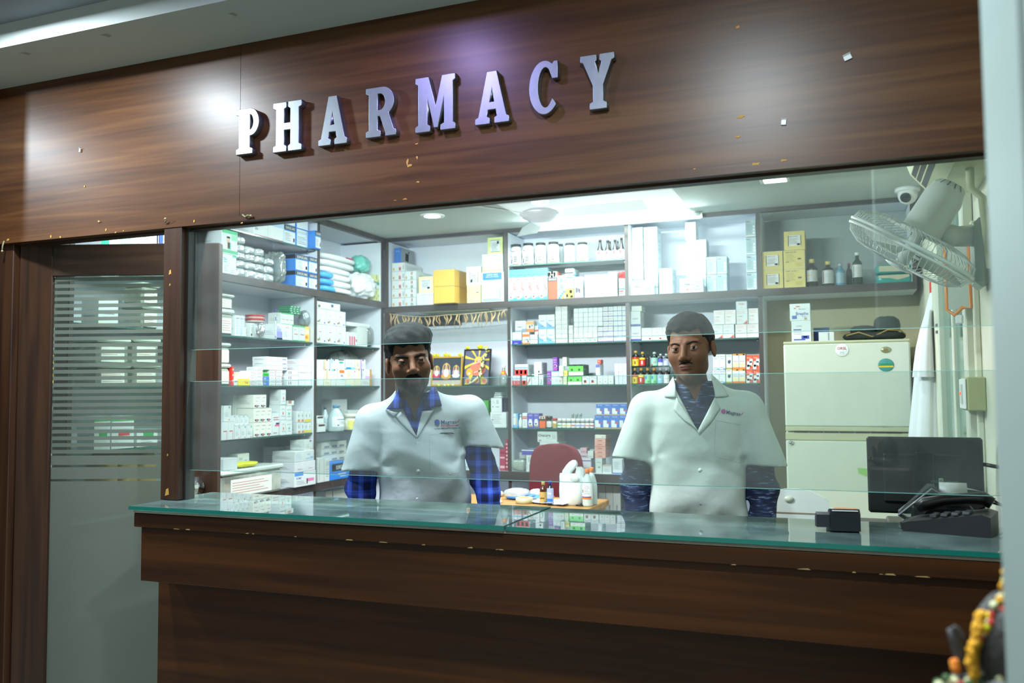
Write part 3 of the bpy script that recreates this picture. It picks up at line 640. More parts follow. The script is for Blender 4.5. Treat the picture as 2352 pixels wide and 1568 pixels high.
# ------------------------------------------------------------------ fridge
fy = 5.0
def fx(px, py): q = ony(px, py, fy); return q[0], q[2]
x0, z1 = fx(1799, 786); x1, _ = fx(2090, 778); zs = fx(1800, 991)[1]; zs2 = fx(1810, 986)[1]
r = empty('refrigerator', ((x0+x1)/2, fy, 0), label='off-white two-door refrigerator in back right corner', cat='refrigerator'); hw = (x1-x0)/2
M_fr = mat('#cdd5c6', .35, nz=.02, sc_=4, name='fridge_enamel'); M_fr2 = mat('#b9bd9c', .45, nz=.03, name='fridge_trim')
MB().box(-hw, hw, .06, .60, .03, z1, M_fr, .008).box(-hw+.02, hw-.02, .08, .58, 0, .03, M_black).build('cabinet', r)
b = MB().box(-hw, hw, 0, .055, zs+.028, z1-.012, M_fr, .008).box(-hw, hw, .0, .055, zs+.004, zs+.028, M_fr2, .003).box(-hw, hw, .002, .058, z1-.011, z1+.002, M_fr2, .003); b.build('freezer_door', r)
b = MB().box(-hw, hw, 0, .055, .06, zs-.045, M_fr, .008).box(-hw, hw, 0, .055, zs-.045, zs-.004, M_fr2, .003); b.build('main_door', r)
b = MB()
for k in range(7): b.box(-hw+.045+.078*k, -hw+.045+.078*k+.074, -.002, 0, zs-.003, zs+.003, M_black)
b.build('handle_slot', r)
def badge(px, py, rad, m, m2, txt, tc, nm, rz=1.0, extra=None):
    q = fx(px, py); b = MB().lathe([(0, .0), (rad, 0), (rad, .003), (rad*.9, .005), (0, .005)], m, 24, (q[0]-(x0+x1)/2, 0, q[1]), 'Y', sx=1)
    b.v = [(x, -y if y > 0 else y, (z-q[1])*rz+q[1]) for x, y, z in b.v]
    if extra: extra(b, q[0]-(x0+x1)/2, q[1])
    if txt: b.text(txt, tc, q[0]-(x0+x1)/2, q[1]+(rad*.3 if nm == 'round_magnet' else 0), rad*.42, -.0056, bold=.02)
    b.build(nm, r)
M_rd = mat('#a32530', .5, name='red_print'); M_gn = mat('#1f8a5a', .5, name='green_print'); M_nv = mat('#26356e', .5, name='navy_print'); M_gr = mat('#8a8f98', .6, name='grey_print')
badge(1934, 804, .035, M_white, None, 'ORSL', M_rd, 'round_magnet', extra=lambda b, x, z: (b.text('(+)', M_gr, x, z-.012, .012, -.0056)))
badge(2035, 803, .026, mat('#8f9a72', .3, .3, name='badge_metal'), None, 'LG', M_rd, 'maker_badge', .65)
badge(2035, 838, .039, mat('#3f8f8a', .5, name='teal_sticker'), None, '', M_rd, 'round_sticker', .9, extra=lambda b, x, z: (b.box(x-.036, x+.036, -.0058, -.0052, z-.012, z-.004, mat('#d9c22e', .5)), b.box(x-.03, x+.03, -.0058, -.0052, z+.004, z+.008, M_gn), b.box(x-.034, x+.034, -.0058, -.0052, z-.002, z+.002, M_gn)))
q = fx(1818, 1016); b = MB().lathe([(0, 0), (.012, 0), (.012, .004), (0, .004)], M_chrome, 14, (q[0]-(x0+x1)/2, -.004, q[1]), 'Y'); b.build('lock', r)
q = fx(2025, 980); b = MB().text('ELECTRONIC FUZZY LOGIC', M_gr, q[0]-(x0+x1)/2, q[1], .006, -.0008); b.build('lettering', r)
q = fx(1982, 1083); b = MB().raw([(q[0]-(x0+x1)/2-.026, -.001, q[1]+.02), (q[0]-(x0+x1)/2+.03, -.001, q[1]+.016), (q[0]-(x0+x1)/2+.03, -.003, q[1]-.028), (q[0]-(x0+x1)/2-.022, -.003, q[1]-.008)], [(0, 3, 2, 1)], mat('#8fc06a', .5)); b.build('torn_sticker', r)
FRT = z1+.003
# ------------------------------------------------------------------ chairs and table
p = ony(1268, 1085, 4.95); r = empty('office_chair', (p[0], 5.03, 0), label='maroon fabric office chair behind the wooden table', cat='office chair')
a = ony(1212, 1110, 4.92); b_ = ony(1332, 1110, 4.92); cw = (b_[0]-a[0])/2; ztop = ony(1275, 1022, 4.92)[2]
M_mar = mat('#6e1f2a', .85, nz=.15, sc_=60, name='maroon_fabric', bump=.1); zb0 = .50
P = []; F = []; n_ = 24; nr = 14
for i in range(nr):
    t = i/(nr-1); z = zb0+(ztop-zb0)*(1-(1-t)**1.6)
    wv = cw*(1.08 if t < .3 else 1.08-.08*(t-.3)/.7) * (1 if t < .6 else math.sqrt(max(.02, 1-((t-.6)/.42)**2)))
    for k in range(n_):
        an = 2*math.pi*k/n_; sx = math.copysign(abs(math.cos(an))**.7, math.cos(an)); sy = math.copysign(abs(math.sin(an))**.8, math.sin(an))
        P.append((sx*wv + .01*math.sin(t*3), sy*.038 - .03*(sx**2) + .06*(t-.5)**2, z))
for i in range(nr-1):
    for k in range(n_): F.append((i*n_+k, i*n_+(k+1) % n_, (i+1)*n_+(k+1) % n_, (i+1)*n_+k))
F.append(tuple((nr-1)*n_+k for k in range(n_))); F.append(tuple(range(n_))[::-1])
MB().raw(P, F, M_mar, True).build('backrest', r)
MB().blob((0, -.22, .47), (.24, .20, .05), M_mar, 24, 10, sq=.6).build('seat', r)
b = MB().tube([(0, .05, .6), (0, .07, .45), (0, -.1, .42)], .02, M_black).tube([(0, -.22, .42), (0, -.22, .12)], .028, M_black, 12); b.build('column', r)
for k in range(5):
    an = 2*math.pi*k/5+.3; MB().tube([(0, -.22, .12), (.27*math.cos(an), -.22+.27*math.sin(an), .075)], [.03, .018], M_black).blob((.27*math.cos(an), -.22+.27*math.sin(an), .035), (.03, .03, .034), M_black).build('base_leg', r)
TZ = .85; ta = onz(1399, 1146, TZ); TX1 = ta[0]; TY1 = ta[1]; TX0 = TX1-1.15; TY0 = TY1-.5
r = empty('office_table', ((TX0+TX1)/2, (TY0+TY1)/2, 0), label='light wood table cluttered with bottles and papers mid shop', cat='table')
M_oak = wood('table_veneer', '#9a6d33', '#b98a4c', '#cf9f5f', rough=.4, scale=.8); hx_, hy_ = .575, .25
MB().box(-hx_, hx_, -hy_, hy_, TZ-.035, TZ, M_oak, .004).build('tabletop', r)
for sx in (-1, 1): MB().box(sx*(hx_-.03)-.012, sx*(hx_-.03)+.012, -hy_+.02, hy_-.02, 0, TZ-.036, M_oak).build('side_panel', r)
MB().box(-hx_+.045, hx_-.045, hy_-.06, hy_-.042, .35, TZ-.036, M_oak).build('modesty_panel', r)
# white plastic chair
pl, pr_ = ony(1762, 1130, 3.55), ony(1900, 1130, 3.55); zt2 = ony(1810, 1121, 3.55)[2]
r = empty('plastic_chair', ((pl[0]+pr_[0])/2, 3.55, 0), label='white moulded plastic chair behind the counter near fridge', cat='chair'); hw2 = (pr_[0]-pl[0])/2
M_pc = mat('#dfe4e2', .3, nz=.02, name='chair_plastic')
out_ = [(-hw2, .42), (hw2, .42), (hw2+.004, zt2-.045), (hw2-.01, zt2-.032), (hw2*.45, zt2-.006), (0, zt2), (-hw2*.45, zt2-.002), (-hw2+.01, zt2-.028), (-hw2-.004, zt2-.045)]
MB().prism(out_, -.012, .012, M_pc).build('backrest', r)
zq = ony(1810, 1176, 3.55)[2]
b = MB().box(-hw2+.02, hw2-.02, -.0135, -.012, zq-.003, zq+.002, mat('#8d7f6a', .6, name='slot_shade')); b.build('slot', r)
q = ony(1812, 1146, 3.535); b = MB().lathe([(0, 0), (.018, 0), (.018, .003), (0, .003)], mat('#cdd6c4', .3), 20, (q[0]-(pl[0]+pr_[0])/2, -.013, q[2]), 'Y'); b.v = [(x*1.0, y, (z-q[2])*.7+q[2]) for x, y, z in b.v]; b.build('emblem', r)
MB().box(-hw2, hw2, -.45, .0, .40, .425, M_pc, .012).build('seat', r)
for sx in (-1, 1):
    for y in (-.42, -.02): MB().tube([(sx*(hw2-.03), y, .41), (sx*(hw2-.005), y+(-.02 if y < -.1 else .02), 0)], [.024, .016], M_pc).build('leg', r)
# ------------------------------------------------------------------ stock on the shelves
S = {}
def sec(ox, oy, s, pl, D, z, where): S.update(ox=ox, oy=oy, s=s, pl=pl, D=D, z=z, where=where, placed=[])
def R(u0, v0, u1, v1, c): return ('R', u0, v0, u1, v1, c)
def T(u, v, h, c, t, rot=0, wm=.9): return ('T', u, v, h, c, t, rot, wm)
GREY = '#8f98a0'; NAVY = '#2b3a7c'; RED = '#c03a3a'; BLUE = '#2f7fd0'; ORG = '#e07a30'; GRN = '#3aa05a'; BLK = '#1c2024'; W = '#d6dddf'; W2 = '#ccd4d2'; CRM = '#d4d4be'; YEL = '#e3dc3c'; PUR = '#7d3fa0'; PNK = '#e0a79c'; TEAL = '#2fa397'
def lines(u0, u1, v0, v1, n=4, c=GREY):
    return [R(u0, v0+(v1-v0)*(k+.2)/n, u0+(u1-u0)*(1-.25*((k*7) % 3)/2), v0+(v1-v0)*(k+.45)/n, c) for k in range(n)]
def brand(t, c=NAVY, band=None, v=.62, h=.12): return [T(.5, v, h, c, t)] + lines(.15, .85, .2, .45, 3) + ([R(0, 0, 1, .1, band)] if band else [])
def geom(x0, y0, x1, y1, dd=0):
    a = S['ox']+x0/S['s']; b = S['ox']+x1/S['s']; t = S['oy']+y0/S['s']; u = S['oy']+y1/S['s']; m = (a+b)/2; D = S['D']+(dd if S['pl'] == 'B' else -dd)
    if S['pl'] == 'B': return ony(a, (t+u)/2, D)[0], ony(b, (t+u)/2, D)[0], ony(m, u, D)[2], ony(m, t, D)[2], D
    return onx(a, (t+u)/2, D)[1], onx(b, (t+u)/2, D)[1], onx(m, u, D)[2], onx(m, t, D)[2], D
def seat(u0, u1, z0, z1, dd, d, on=None):
    """snap to the shelf or to what lies below, trim against neighbours"""
    for it in range(2):
        c = [S['z']]
        for p in S['placed']:
            ov = min(u1, p[1])-max(u0, p[0])
            if ov > .22*(u1-u0) and min(dd+d, p[4]+p[5])-max(dd, p[4]) > .01: c.append(p[3])
        z = min(c, key=lambda q: abs(q-z0)); z1 = max(z1, z+.012)
        for p in S['placed']:
            if min(z1, p[3])-max(z, p[2]) > .002 and min(dd+d, p[4]+p[5])-max(dd, p[4]) > .002 and min(u1, p[1])-max(u0, p[0]) > 0:
                if (p[0]+p[1]) < (u0+u1): u0 = min(max(u0, p[1]+.0006), u1-.006)
                else: u1 = max(min(u1, p[0]-.0006), u0+.006)
    c = (u0+u1)/2   # keep inside the compartment and under the shelf above
    iv = (((2.686, 3.543), (3.571, 4.435), (4.463, 5.243)) if S['z'] < 2.03 else ((2.69, 4.462), (4.493, 5.243))) if S['pl'] == 'L' else (((-2.93, -2.09), (-2.064, -1.288), (-1.26, -.48)) if S['z'] < 2 else ((-2.983, -2.11), (-2.078, -1.288), (-1.26, -.482), (-.453, .36)))
    zc = {1.2: 1.474, 1.483: 1.739, 1.748: 2.026, 2.068: 2.308 if u0 < 4.46 else 2.484, 2.317: 2.486, .895: 1.191}.get(S['z']) if S['pl'] == 'L' else {WT: 1.188, G3: 1.469, G2: 1.741, G1: 1.992, BAND: 2.494}.get(S['z'])
    if zc: z1 = min(z1, zc-.002)
    if zc:
        lo_, hi_ = min(iv, key=lambda q: max(q[0]-c, c-q[1])); u0, u1 = max(u0, lo_), min(u1, hi_)
    S['placed'].append((u0, u1, z, z1, dd, d)); return u0, u1, z+.0004, z1
def place(o, u, z, D, rz=0):
    o.location = (u, D, z) if S['pl'] == 'B' else (D, u, z); o.rotation_euler = (0, 0, rz + (0 if S['pl'] == 'B' else math.pi/2))
def face(b, spec, w_, h_, y=-.0005, xo=None, d=None):
    """print on the front (xo None) or on a side face at x=xo"""
    for q in spec:
        if q[0] == 'R':
            _, u0, v0, u1, v1, c = q
            if xo is None: P = [((u0-.5)*w_, y, v0*h_), ((u1-.5)*w_, y, v0*h_), ((u1-.5)*w_, y, v1*h_), ((u0-.5)*w_, y, v1*h_)]
            else:
                s = 1 if xo > 0 else -1; f = (lambda u: u*d) if s > 0 else (lambda u: d*(1-u))
                P = [(xo+s*.0005, f(u0), v0*h_), (xo+s*.0005, f(u1), v0*h_), (xo+s*.0005, f(u1), v1*h_), (xo+s*.0005, f(u0), v1*h_)]
            b.raw(P, [(0, 1, 2, 3)], mat(c, .5, nz=0))
        else:
            _, u, v, h, c, t, rot, wm = q
            if xo is None: b.text(t, mat(c, .5, nz=0), (u-.5)*w_, v*h_, h*h_, y-.0003, rot, wmax=(wm*w_ if not rot else wm*h_), bold=.012)
            else:
                s = 1 if xo > 0 else -1; n0 = len(b.v); b.text(t, mat(c, .5, nz=0), 0, v*h_, h*h_, 0, rot, wmax=(wm*d if not rot else wm*h_), bold=.012)
                b.v[n0:] = [(xo+s*.0009, (u*d+p[0]) if s > 0 else (d*(1-u)-p[0]), p[2]) for p in b.v[n0:]]
def box(desc, x0, y0, x1, y1, c=W, spec=(), side=None, grid=(1, 1), d=.11, dd=0, name='medicine_box', cat='box', group=None, sc=None, where=None, bev=.0012, rz=0, skip=(), top=None):
    u0, u1, z0, z1, D = geom(x0, y0, x1, y1, dd); u0, u1, z0, z1 = seat(u0, u1, z0, z1, dd, d)
    nc, nr = grid; w_ = (u1-u0)/nc; h_ = (z1-z0)/nr; base = None; outs = []
    wh = where if where is not None else S['where']
    if nc*nr > 1 and not group: group = desc+'es' if desc.endswith('x') else desc+'s'
    for j in range(nr):
        for i in range(nc):
            if (i, j) in skip: continue
            if base is None:
                b = MB(); g = .0005
                b.box(-w_/2+g, w_/2-g, 0, d, 0, h_-.0004, mat(c, .5), bev)
                if sc:  # coloured flanks
                    for s in (-1, 1): b.raw([(s*(w_/2-g+.0003), .001, .001), (s*(w_/2-g+.0003), d-.001, .001), (s*(w_/2-g+.0003), d-.001, h_-.002), (s*(w_/2-g+.0003), .001, h_-.002)], [(0, 1, 2, 3)], mat(sc, .5))
                if nc*nr > 1: face(b, [R(0, 0, 1, .0012/h_, '#7f898c'), R(0, 1-.0010/h_, 1, 1, '#aab4b6'), R(1-.0011/w_, 0, 1, 1, '#8f999c')], w_-2*g, h_-.0004, y=-.0004)
                face(b, spec, w_-2*g, h_-.0004, y=-.0006)
                # tuck-in flap line on the lid and a seam on the flank
                fl = mat('#a9b0b0', .6, nz=0)
                b.raw([(-w_/2+.004, d*.3, h_-.0001), (w_/2-.004, d*.3, h_-.0001), (w_/2-.004, d*.3+.0012, h_-.0001), (-w_/2+.004, d*.3+.0012, h_-.0001)], [(0, 1, 2, 3)], fl)
                sd = side if side is not None else lines(.15, .8, .3, .6, 3)
                face(b, sd, w_, h_-.0004, xo=(w_/2-g+.0004 if S['pl'] == 'B' else -(w_/2-g+.0004)), d=d)
                base = b.build('small_medicine_box' if name == 'medicine_box' and w_*h_ < .0042 else name); o = base  # same kind of carton, named apart by front size only
            else: o = base.copy(); COL.objects.link(o)
            place(o, u0+w_*(i+.5), z0+h_*j, D+(0 if nc*nr == 1 else random.uniform(-.002, .002)), rz)
            ps = []
            if nc > 1: ps.append('leftmost column' if i == 0 else ('rightmost column' if i == nc-1 else ORD[i]+' column'))
            if nr > 1: ps.append('bottom row' if j == 0 else ('top row' if j == nr-1 else ORD[j]+' row'))
            tag(o, ', '.join([desc]+ps+([wh] if wh else [])), cat, group); outs.append(o)
    return outs
def bottle(desc, x0, y0, x1, y1, c='#3a2012', capc='#d8c88a', labc=W, spec=(), shape='syrup', dd=0, cat='bottle', group=None, name='medicine_bottle', where=None, depth=None, lab=(.12, .58), capf=.16, clear=False):
    u0, u1, z0, z1, D = geom(x0, y0, x1, y1, dd); w_ = u1-u0; u0, u1, z0, z1 = seat(u0, u1, z0, z1, dd, w_); w_ = u1-u0; h_ = z1-z0; r_ = w_/2
    wh = where if where is not None else S['where']
    e = empty(name, (0, 0, 0), label=desc+(', '+wh if wh else ''), cat=cat, group=group); place(e, (u0+u1)/2, z0, D+r_)
    ch = h_*capf
    if shape == 'syrup': prof = [(0, 0), (r_*.9, 0), (r_, .03*h_), (r_, .62*h_), (r_*.9, .70*h_), (r_*.45, .78*h_), (r_*.38, .82*h_), (r_*.38, h_-ch*.5)]
    elif shape == 'sauce': prof = [(0, 0), (r_*.95, 0), (r_, .02*h_), (r_, .45*h_), (r_*.85, .52*h_), (r_*.45, .72*h_), (r_*.36, .84*h_), (r_*.36, h_-ch*.5)]
    elif shape == 'jar': prof = [(0, 0), (r_*.85, 0), (r_*.9, .03*h_), (r_, .12*h_), (r_*.88, .40*h_), (r_, .72*h_), (r_*.93, .82*h_), (r_*.74, .87*h_), (r_*.74, h_-ch*.3)]
    elif shape == 'pill': prof = [(0, 0), (r_*.93, 0), (r_*.97, .03*h_), (r_*.97, .60*h_), (r_*.8, .66*h_), (r_*.8, h_-ch*.5)]
    elif shape == 'can': prof = [(0, 0), (r_*.95, 0), (r_*.95, .74*h_), (r_*.88, .78*h_)]
    elif shape == 'jug': prof = [(0, 0), (r_*.93, 0), (r_, .04*h_), (r_, .45*h_), (r_*.9, .60*h_), (r_*.55, .78*h_), (r_*.35, .86*h_), (r_*.33, h_-ch*.5)]
    body = MB().lathe(prof, glass('clear_plastic_'+c.strip('#'), c, refl=.05, dust=.3) if clear else mat(c, .22, nz=.05), 18, (0, 0, 0)).build('body', e)
    cr_ = {'syrup': .48, 'sauce': .42, 'jar': .80, 'pill': .98, 'can': .97, 'jug': .40}[shape]*r_
    MB().lathe([(0, h_), (cr_*.92, h_), (cr_, h_-.08*ch), (cr_, h_-ch), (0, h_-ch)], mat(capc, .4), 16).build('cap', e)
    if labc:
        b = MB(); n = 12; P = []; F = []; la, lb_ = lab[0]*h_, lab[1]*h_
        def rad(z):
            for (ra, za), (rb, zb_) in zip(prof[1:], prof[2:]):
                if za <= z <= zb_ and zb_ > za: return ra+(rb-ra)*(z-za)/(zb_-za)
            return r_
        K = 5
        for k in range(K+1):
            z = la+(lb_-la)*k/K
            for i in range(n+1):
                a = math.pi*(1.04+.92*i/n); q = rad(z)+.0006; P.append((q*math.cos(a), q*math.sin(a), z))
        for k in range(K):
            for i in range(n): F.append((k*(n+1)+i, k*(n+1)+i+1, (k+1)*(n+1)+i+1, (k+1)*(n+1)+i))
        b.raw(P, F, mat(labc, .5, nz=.02), True)
        fine = []
        for q in spec:   # curved print: cut wide patches into narrow ones
            if q[0] != 'R': fine.append(q); continue
            nu, nv_ = max(1, int((q[3]-q[1])*9+.99)), max(1, int((q[4]-q[2])*6+.99)) if shape == 'jar' else 1
            fine += [R(q[1]+(q[3]-q[1])*i/nu, q[2]+(q[4]-q[2])*k/nv_, q[1]+(q[3]-q[1])*(i+1)/nu, q[2]+(q[4]-q[2])*(k+1)/nv_, q[5]) for i in range(nu) for k in range(nv_)]
        n0 = len(b.v); face(b, fine, w_*1.1, lb_-la, y=0)
        for k in range(n0, len(b.v)):
            x, y, z = b.v[k]; a = math.pi*1.5 + x/max(r_, 1e-4)*.9; q = rad(z+la)+.0014; b.v[k] = (q*math.cos(a), q*math.sin(a), z+la)
        b.build('label', e)
    return e
def swoosh(c1, c2): return [R(0, 0, .95, .16, c1), R(0, .16, .6, .26, c1), R(0, .26, .35, .36, c1), R(0, .36, .15, .46, c1), R(.3, .2, .7, .235, c2), R(.2, .32, .5, .35, c2)]
# ---- back unit, upper row, left compartment
sec(860, 500, 7.128, 'B', 5.315, BAND, 'upper shelf by the corner')
carton = [R(.08, .12, .2, .42, '#d9a05a'), R(.52, .06, .74, .94, '#f1d3d3'), R(.55, .1, .71, .5, '#d98a8a'), R(.86, .2, .92, .7, GREY)]
box('white carton with faint red print', 285, 735, 497, 1428, W, carton, lines(.1, .8, .2, .7, 4), (1, 5), d=.26, group='white cartons stacked in the corner compartment', where='left stack, upper corner shelf')
box('white carton with faint green print', 498, 872, 690, 1424, W, [R(.08, .12, .2, .42, '#d9a05a'), R(.5, .06, .72, .94, '#f1dcd8'), R(.53, .55, .69, .9, '#d98a8a'), R(.5, .06, .72, .4, '#bfe6c8')], None, (1, 4), d=.26, group='white cartons stacked in the corner compartment', where='right stack, upper corner shelf')
box('blue carton with grey side on top of white cartons', 320, 490, 440, 722, '#3f78c6', [T(.5, .78, .07, W, '24  24'), R(.2, .15, .24, .7, NAVY), R(.7, .1, .74, .6, '#2c5ca8')], [R(0, 0, 1, 1, '#8d979c'), R(.3, .2, .55, .7, '#e6eaea'), R(.5, .75, .6, .85, '#cfd07a')], d=.20, dd=.03)
kit = [R(.18, .22, .82, .82, W), T(.5, .74, .06, BLK, 'ROMO VAC SET', wm=.55)] + lines(.24, .76, .35, .68, 5) + [R(.6, .26, .76, .36, BLK)]
box('white carton lying under the yellow kit box', 690, 1230, 965, 1408, W, [T(.6, .85, .07, GREY, 'DISPOSABLE SYRINGES'), R(.35, .35, .6, .7, '#cfd8de'), R(.78, .25, .95, .4, '#cfd8de')], d=.2, dd=-.03)
box('pale yellow edged kit box left of golden cartons', 722, 960, 965, 1222, '#ece9ae', kit, d=.16, dd=-.01)
gold = '#d9ae4c'
box('golden brown carton', 968, 845, 1310, 1365, gold, [R(0, 0, 1, .015, '#b98a34')], [R(0, 0, 1, .015, '#b98a34')], (1, 2), d=.30, dd=-.09, group='golden brown cartons', where='protruding from upper shelf', bev=.002)
box('pale yellow text covered kit box under a cream one', 1515, 1105, 1742, 1370, '#e9e6a2', [T(.4, .9, .05, GREY, 'INTRAVENOUS SET', wm=.7)]+lines(.1, .6, .5, .82, 5, '#a6a878')+lines(.55, .92, .3, .5, 4, '#a6a878')+lines(.1, .5, .1, .34, 4, '#a6a878')+[R(.66, .55, .86, .62, '#5f6f88')], d=.18, dd=-.02)
box('cream kit box with framed label, upper shelf', 1505, 800, 1748, 1100, '#efeec6', [R(.22, .12, .80, .76, W), R(.22, .12, .25, .76, BLK), R(.77, .12, .80, .76, BLK)]+lines(.3, .7, .2, .68, 5)+[R(.28, .15, .4, .3, '#7b868c')], d=.18, dd=-.02)
box('white syringe carton with blue header at right of golden cartons', 1752, 890, 2110, 1355, W, [R(.06, .74, .94, .98, BLUE), T(.5, .915, .06, W, 'DISPO VAN', wm=.5), T(.5, .845, .035, W, 'SINGLE USE SYRINGES', wm=.6), T(.5, .72, .025, GREY, 'NEEDLE SIZES')]+lines(.2, .6, .3, .66, 6)+[R(.84, .14, .87, .42, BLUE), R(.06, .04, .94, .06, BLUE), R(.06, .08, .84, .1, BLUE), T(.22, .15, .045, GREY, 'HMD'), T(.5, .15, .045, GREY, 'CE'), T(.74, .16, .03, GREY, 'SINGLE')], d=.25, dd=-.03)
box('white syringe carton with orange border on a blue one', 1762, 590, 2096, 884, W, [R(.03, .05, .06, .6, ORG), R(.9, .05, .93, .42, ORG), R(.03, .05, .93, .14, '#efb27a'), T(.5, .93, .05, GREY, 'SINGLE USE SYRINGES'), R(.9, .6, .93, .85, GREY), T(.28, .22, .07, GREY, 'HMD')]+lines(.15, .7, .4, .8, 6, '#d8dcdc'), d=.25, dd=-.02)
box('pale green edged kit box atop syringe cartons', 1850, 318, 2100, 584, '#cfd98c', [R(.2, .12, .82, .82, W), R(.2, .8, .82, .83, BLK), R(.2, .12, .82, .15, BLK)]+lines(.28, .7, .2, .74, 6)+[R(.62, .6, .76, .76, '#7b868c')], d=.18, dd=-.01)
# ---- back unit, upper row, second compartment: jars and syrups on glass, cartons below
sec(1140, 500, 7.127, 'B', 5.335, UPG, 'upper glass shelf')
jl = [T(.5, .80, .13, '#8c4a3c', 'Nutpure', wm=.6), R(.22, .62, .78, .70, '#b8cad2')]+[R(.44, .46-.1*k, .74, .52-.1*k, BLK) for k in range(4)]+[R(.2, .08, .30, .34, BLK), R(.12, .42, .18, .56, BLK), R(.3, .0, .9, .05, '#8a7a4a')]
for k, (a, b_, t, u, n) in enumerate([(200, 385, 425, 745, 'leftmost'), (387, 585, 405, 728, 'second from left'), (600, 788, 398, 718, 'third from left'), (806, 1002, 384, 706, 'fourth from left'), (1085, 1268, 405, 690, 'fifth from left'), (1290, 1478, 392, 682, 'rightmost')]):
    bottle('white supplement jar with dark lid, %s of the jar row' % n, a, t, b_, u, '#dfe5e6', '#2c2a2b', '#e6ecee', jl, 'jar', group='white supplement jars', name='supplement_jar', cat='jar', lab=(.06, .82), capf=.11)
bottle('white supplement jar standing behind fourth and fifth jars', 985, 425, 1085, 690, '#dfe5e6', '#2c2a2b', None, (), 'jar', dd=.11, group='white supplement jars', name='supplement_jar', cat='jar', capf=.11)
sl = [R(.18, .55, .62, .95, '#d2474a'), R(.18, .42, .6, .47, '#d2474a')]+lines(.1, .9, .1, .35, 2, '#c9cdd0')
for a, b_, t, u, n in [(1628, 1742, 352, 655, 'leftmost'), (1752, 1868, 360, 652, 'second'), (1880, 1985, 352, 640, 'third'), (1988, 2086, 320, 632, 'rightmost')]:
    bottle('dark syrup bottle with red and white label, %s of four' % n, a, t, b_, u, '#20191a', '#2a2f33', W, sl, 'sauce', group='dark syrup bottles beside white jars', name='syrup_bottle', lab=(.05, .46), capf=.1)
for a, b_, t, n in [(1826, 1886, 380, 'left'), (1954, 2010, 372, 'right')]: bottle('dark syrup bottle standing in second row, %s one' % n, a, t, b_, 640, '#20191a', '#2a2f33', W, (), 'sauce', dd=.10, group='dark syrup bottles beside white jars', name='syrup_bottle', lab=(.05, .46), capf=.1)
sec(1140, 500, 7.127, 'B', 5.315, BAND, 'upper shelf under jars')
sal = [R(0, .74, 1, 1, '#5cc3da'), R(.15, .8, .8, .815, '#3f9fc0'), T(.55, .775, .03, RED, 'Salvion', wm=.6), R(.12, .66, .32, .695, '#c23a6a'), T(.62, .44, .15, '#c2413f', 'Salvion', math.pi/2, .3), R(.3, .36, .34, .58, '#b8c6cc'), R(0, 0, 1, .06, '#3fa6c8'), R(.45, .06, 1, .1, '#5cc3da'), R(.7, .1, 1, .15, '#8fd6e6'), R(.1, .1, .32, .15, '#8c2a4a'), R(.3, .15, .46, .19, '#a8cf6a'), R(.2, .18, .34, .2, '#5cc3da')]
box('white protein carton with aqua top and vertical red name', 165, 838, 838, 1340, W, sal, [R(0, 0, 1, 1, '#5cc3da'), R(.1, .3, .5, .34, W), R(.1, .2, .7, .24, W)], (5, 1), d=.12, group='aqua topped protein cartons')
box('red syrup carton printed with red berries', 845, 880, 995, 1312, '#dc5a38', [R(0, .79, 1, 1, '#e8efe4'), R(0, .86, .3, .98, RED), R(.34, .9, .6, 1, GRN), R(.62, .84, .86, .98, RED), R(.3, .79, .56, .88, RED), R(.02, .8, .2, .86, GRN), R(.6, .8, .8, .84, GRN), R(0, .655, 1, .79, '#243038'), T(.5, .72, .07, W, 'DEXORANGE', wm=.85), R(.2, .6, .8, .61, '#b8402a')], d=.11, dd=.0)
box('white carton with vertical blue name and rainbow stripes', 998, 945, 1128, 1305, W, [T(.42, .62, .22, '#3a8fd0', 'Zincovit', math.pi/2, .55), R(.75, .82, .85, .9, RED), R(.1, 0, .45, .1, BLUE), R(.3, .1, .62, .18, BLUE), R(.5, .18, .8, .26, BLUE), R(.7, .26, 1, .34, BLUE), R(.45, 0, .7, .1, YEL), R(.62, .1, .84, .18, YEL), R(.8, .18, 1, .26, YEL), R(.7, 0, .88, .08, ORG)], d=.1)
box('tall white carton with blue stripes and golden seed picture', 1130, 832, 1265, 1300, '#d2dde2', [R(0, .82, 1, 1, W), R(0, .84, 1, .88, '#4fa6e6'), R(0, .69, 1, .73, '#4fa6e6'), R(0, 0, 1, .34, '#b8a04e'), R(.1, .05, .3, .15, '#d8c47a'), R(.5, .18, .8, .28, '#d8c47a'), R(.6, .03, .9, .1, '#93813a'), T(.5, .93, .03, GREY, 'PROTEIN'), T(.5, .58, .035, '#8a97a8', 'MIX'), T(.5, .45, .03, BLUE, 'powder')], [R(0, .75, 1, .82, '#4fa6e6'), R(0, .6, 1, .66, '#4fa6e6')], d=.13)
box('pink and grey carton with small family picture', 1275, 965, 1412, 1292, '#b7bcbf', [R(0, 0, 1, .06, '#d87aa6'), R(.05, .08, .9, .18, '#cf8fae'), R(.15, .25, .35, .5, '#6a5a50'), R(.35, .3, .55, .46, '#4f74a8'), R(.55, .24, .72, .44, '#7d3a34'), R(.3, .5, .45, .6, '#b88a40'), R(.62, .58, .85, .68, '#c68aa0')]+lines(.1, .8, .7, .9, 3), [R(0, 0, 1, 1, W), R(.3, .2, .5, .24, '#c23a6a'), R(.3, .45, .5, .5, '#c23a6a')], d=.09)
kn = [T(.5, .455, .05, '#a8418a', 'XTNAP-D', wm=.8), R(.72, .4, .86, .43, RED), R(.2, .68, .8, .685, '#c3cbd2'), R(.2, .64, .6, .645, '#c3cbd2'), R(.25, .3, .75, .305, '#d7dce0')]
box('plain white capsule carton with thin magenta name', 1446, 930, 1830, 1276, W, kn, grid=(3, 1), d=.09, group='white capsule cartons beside the red can')
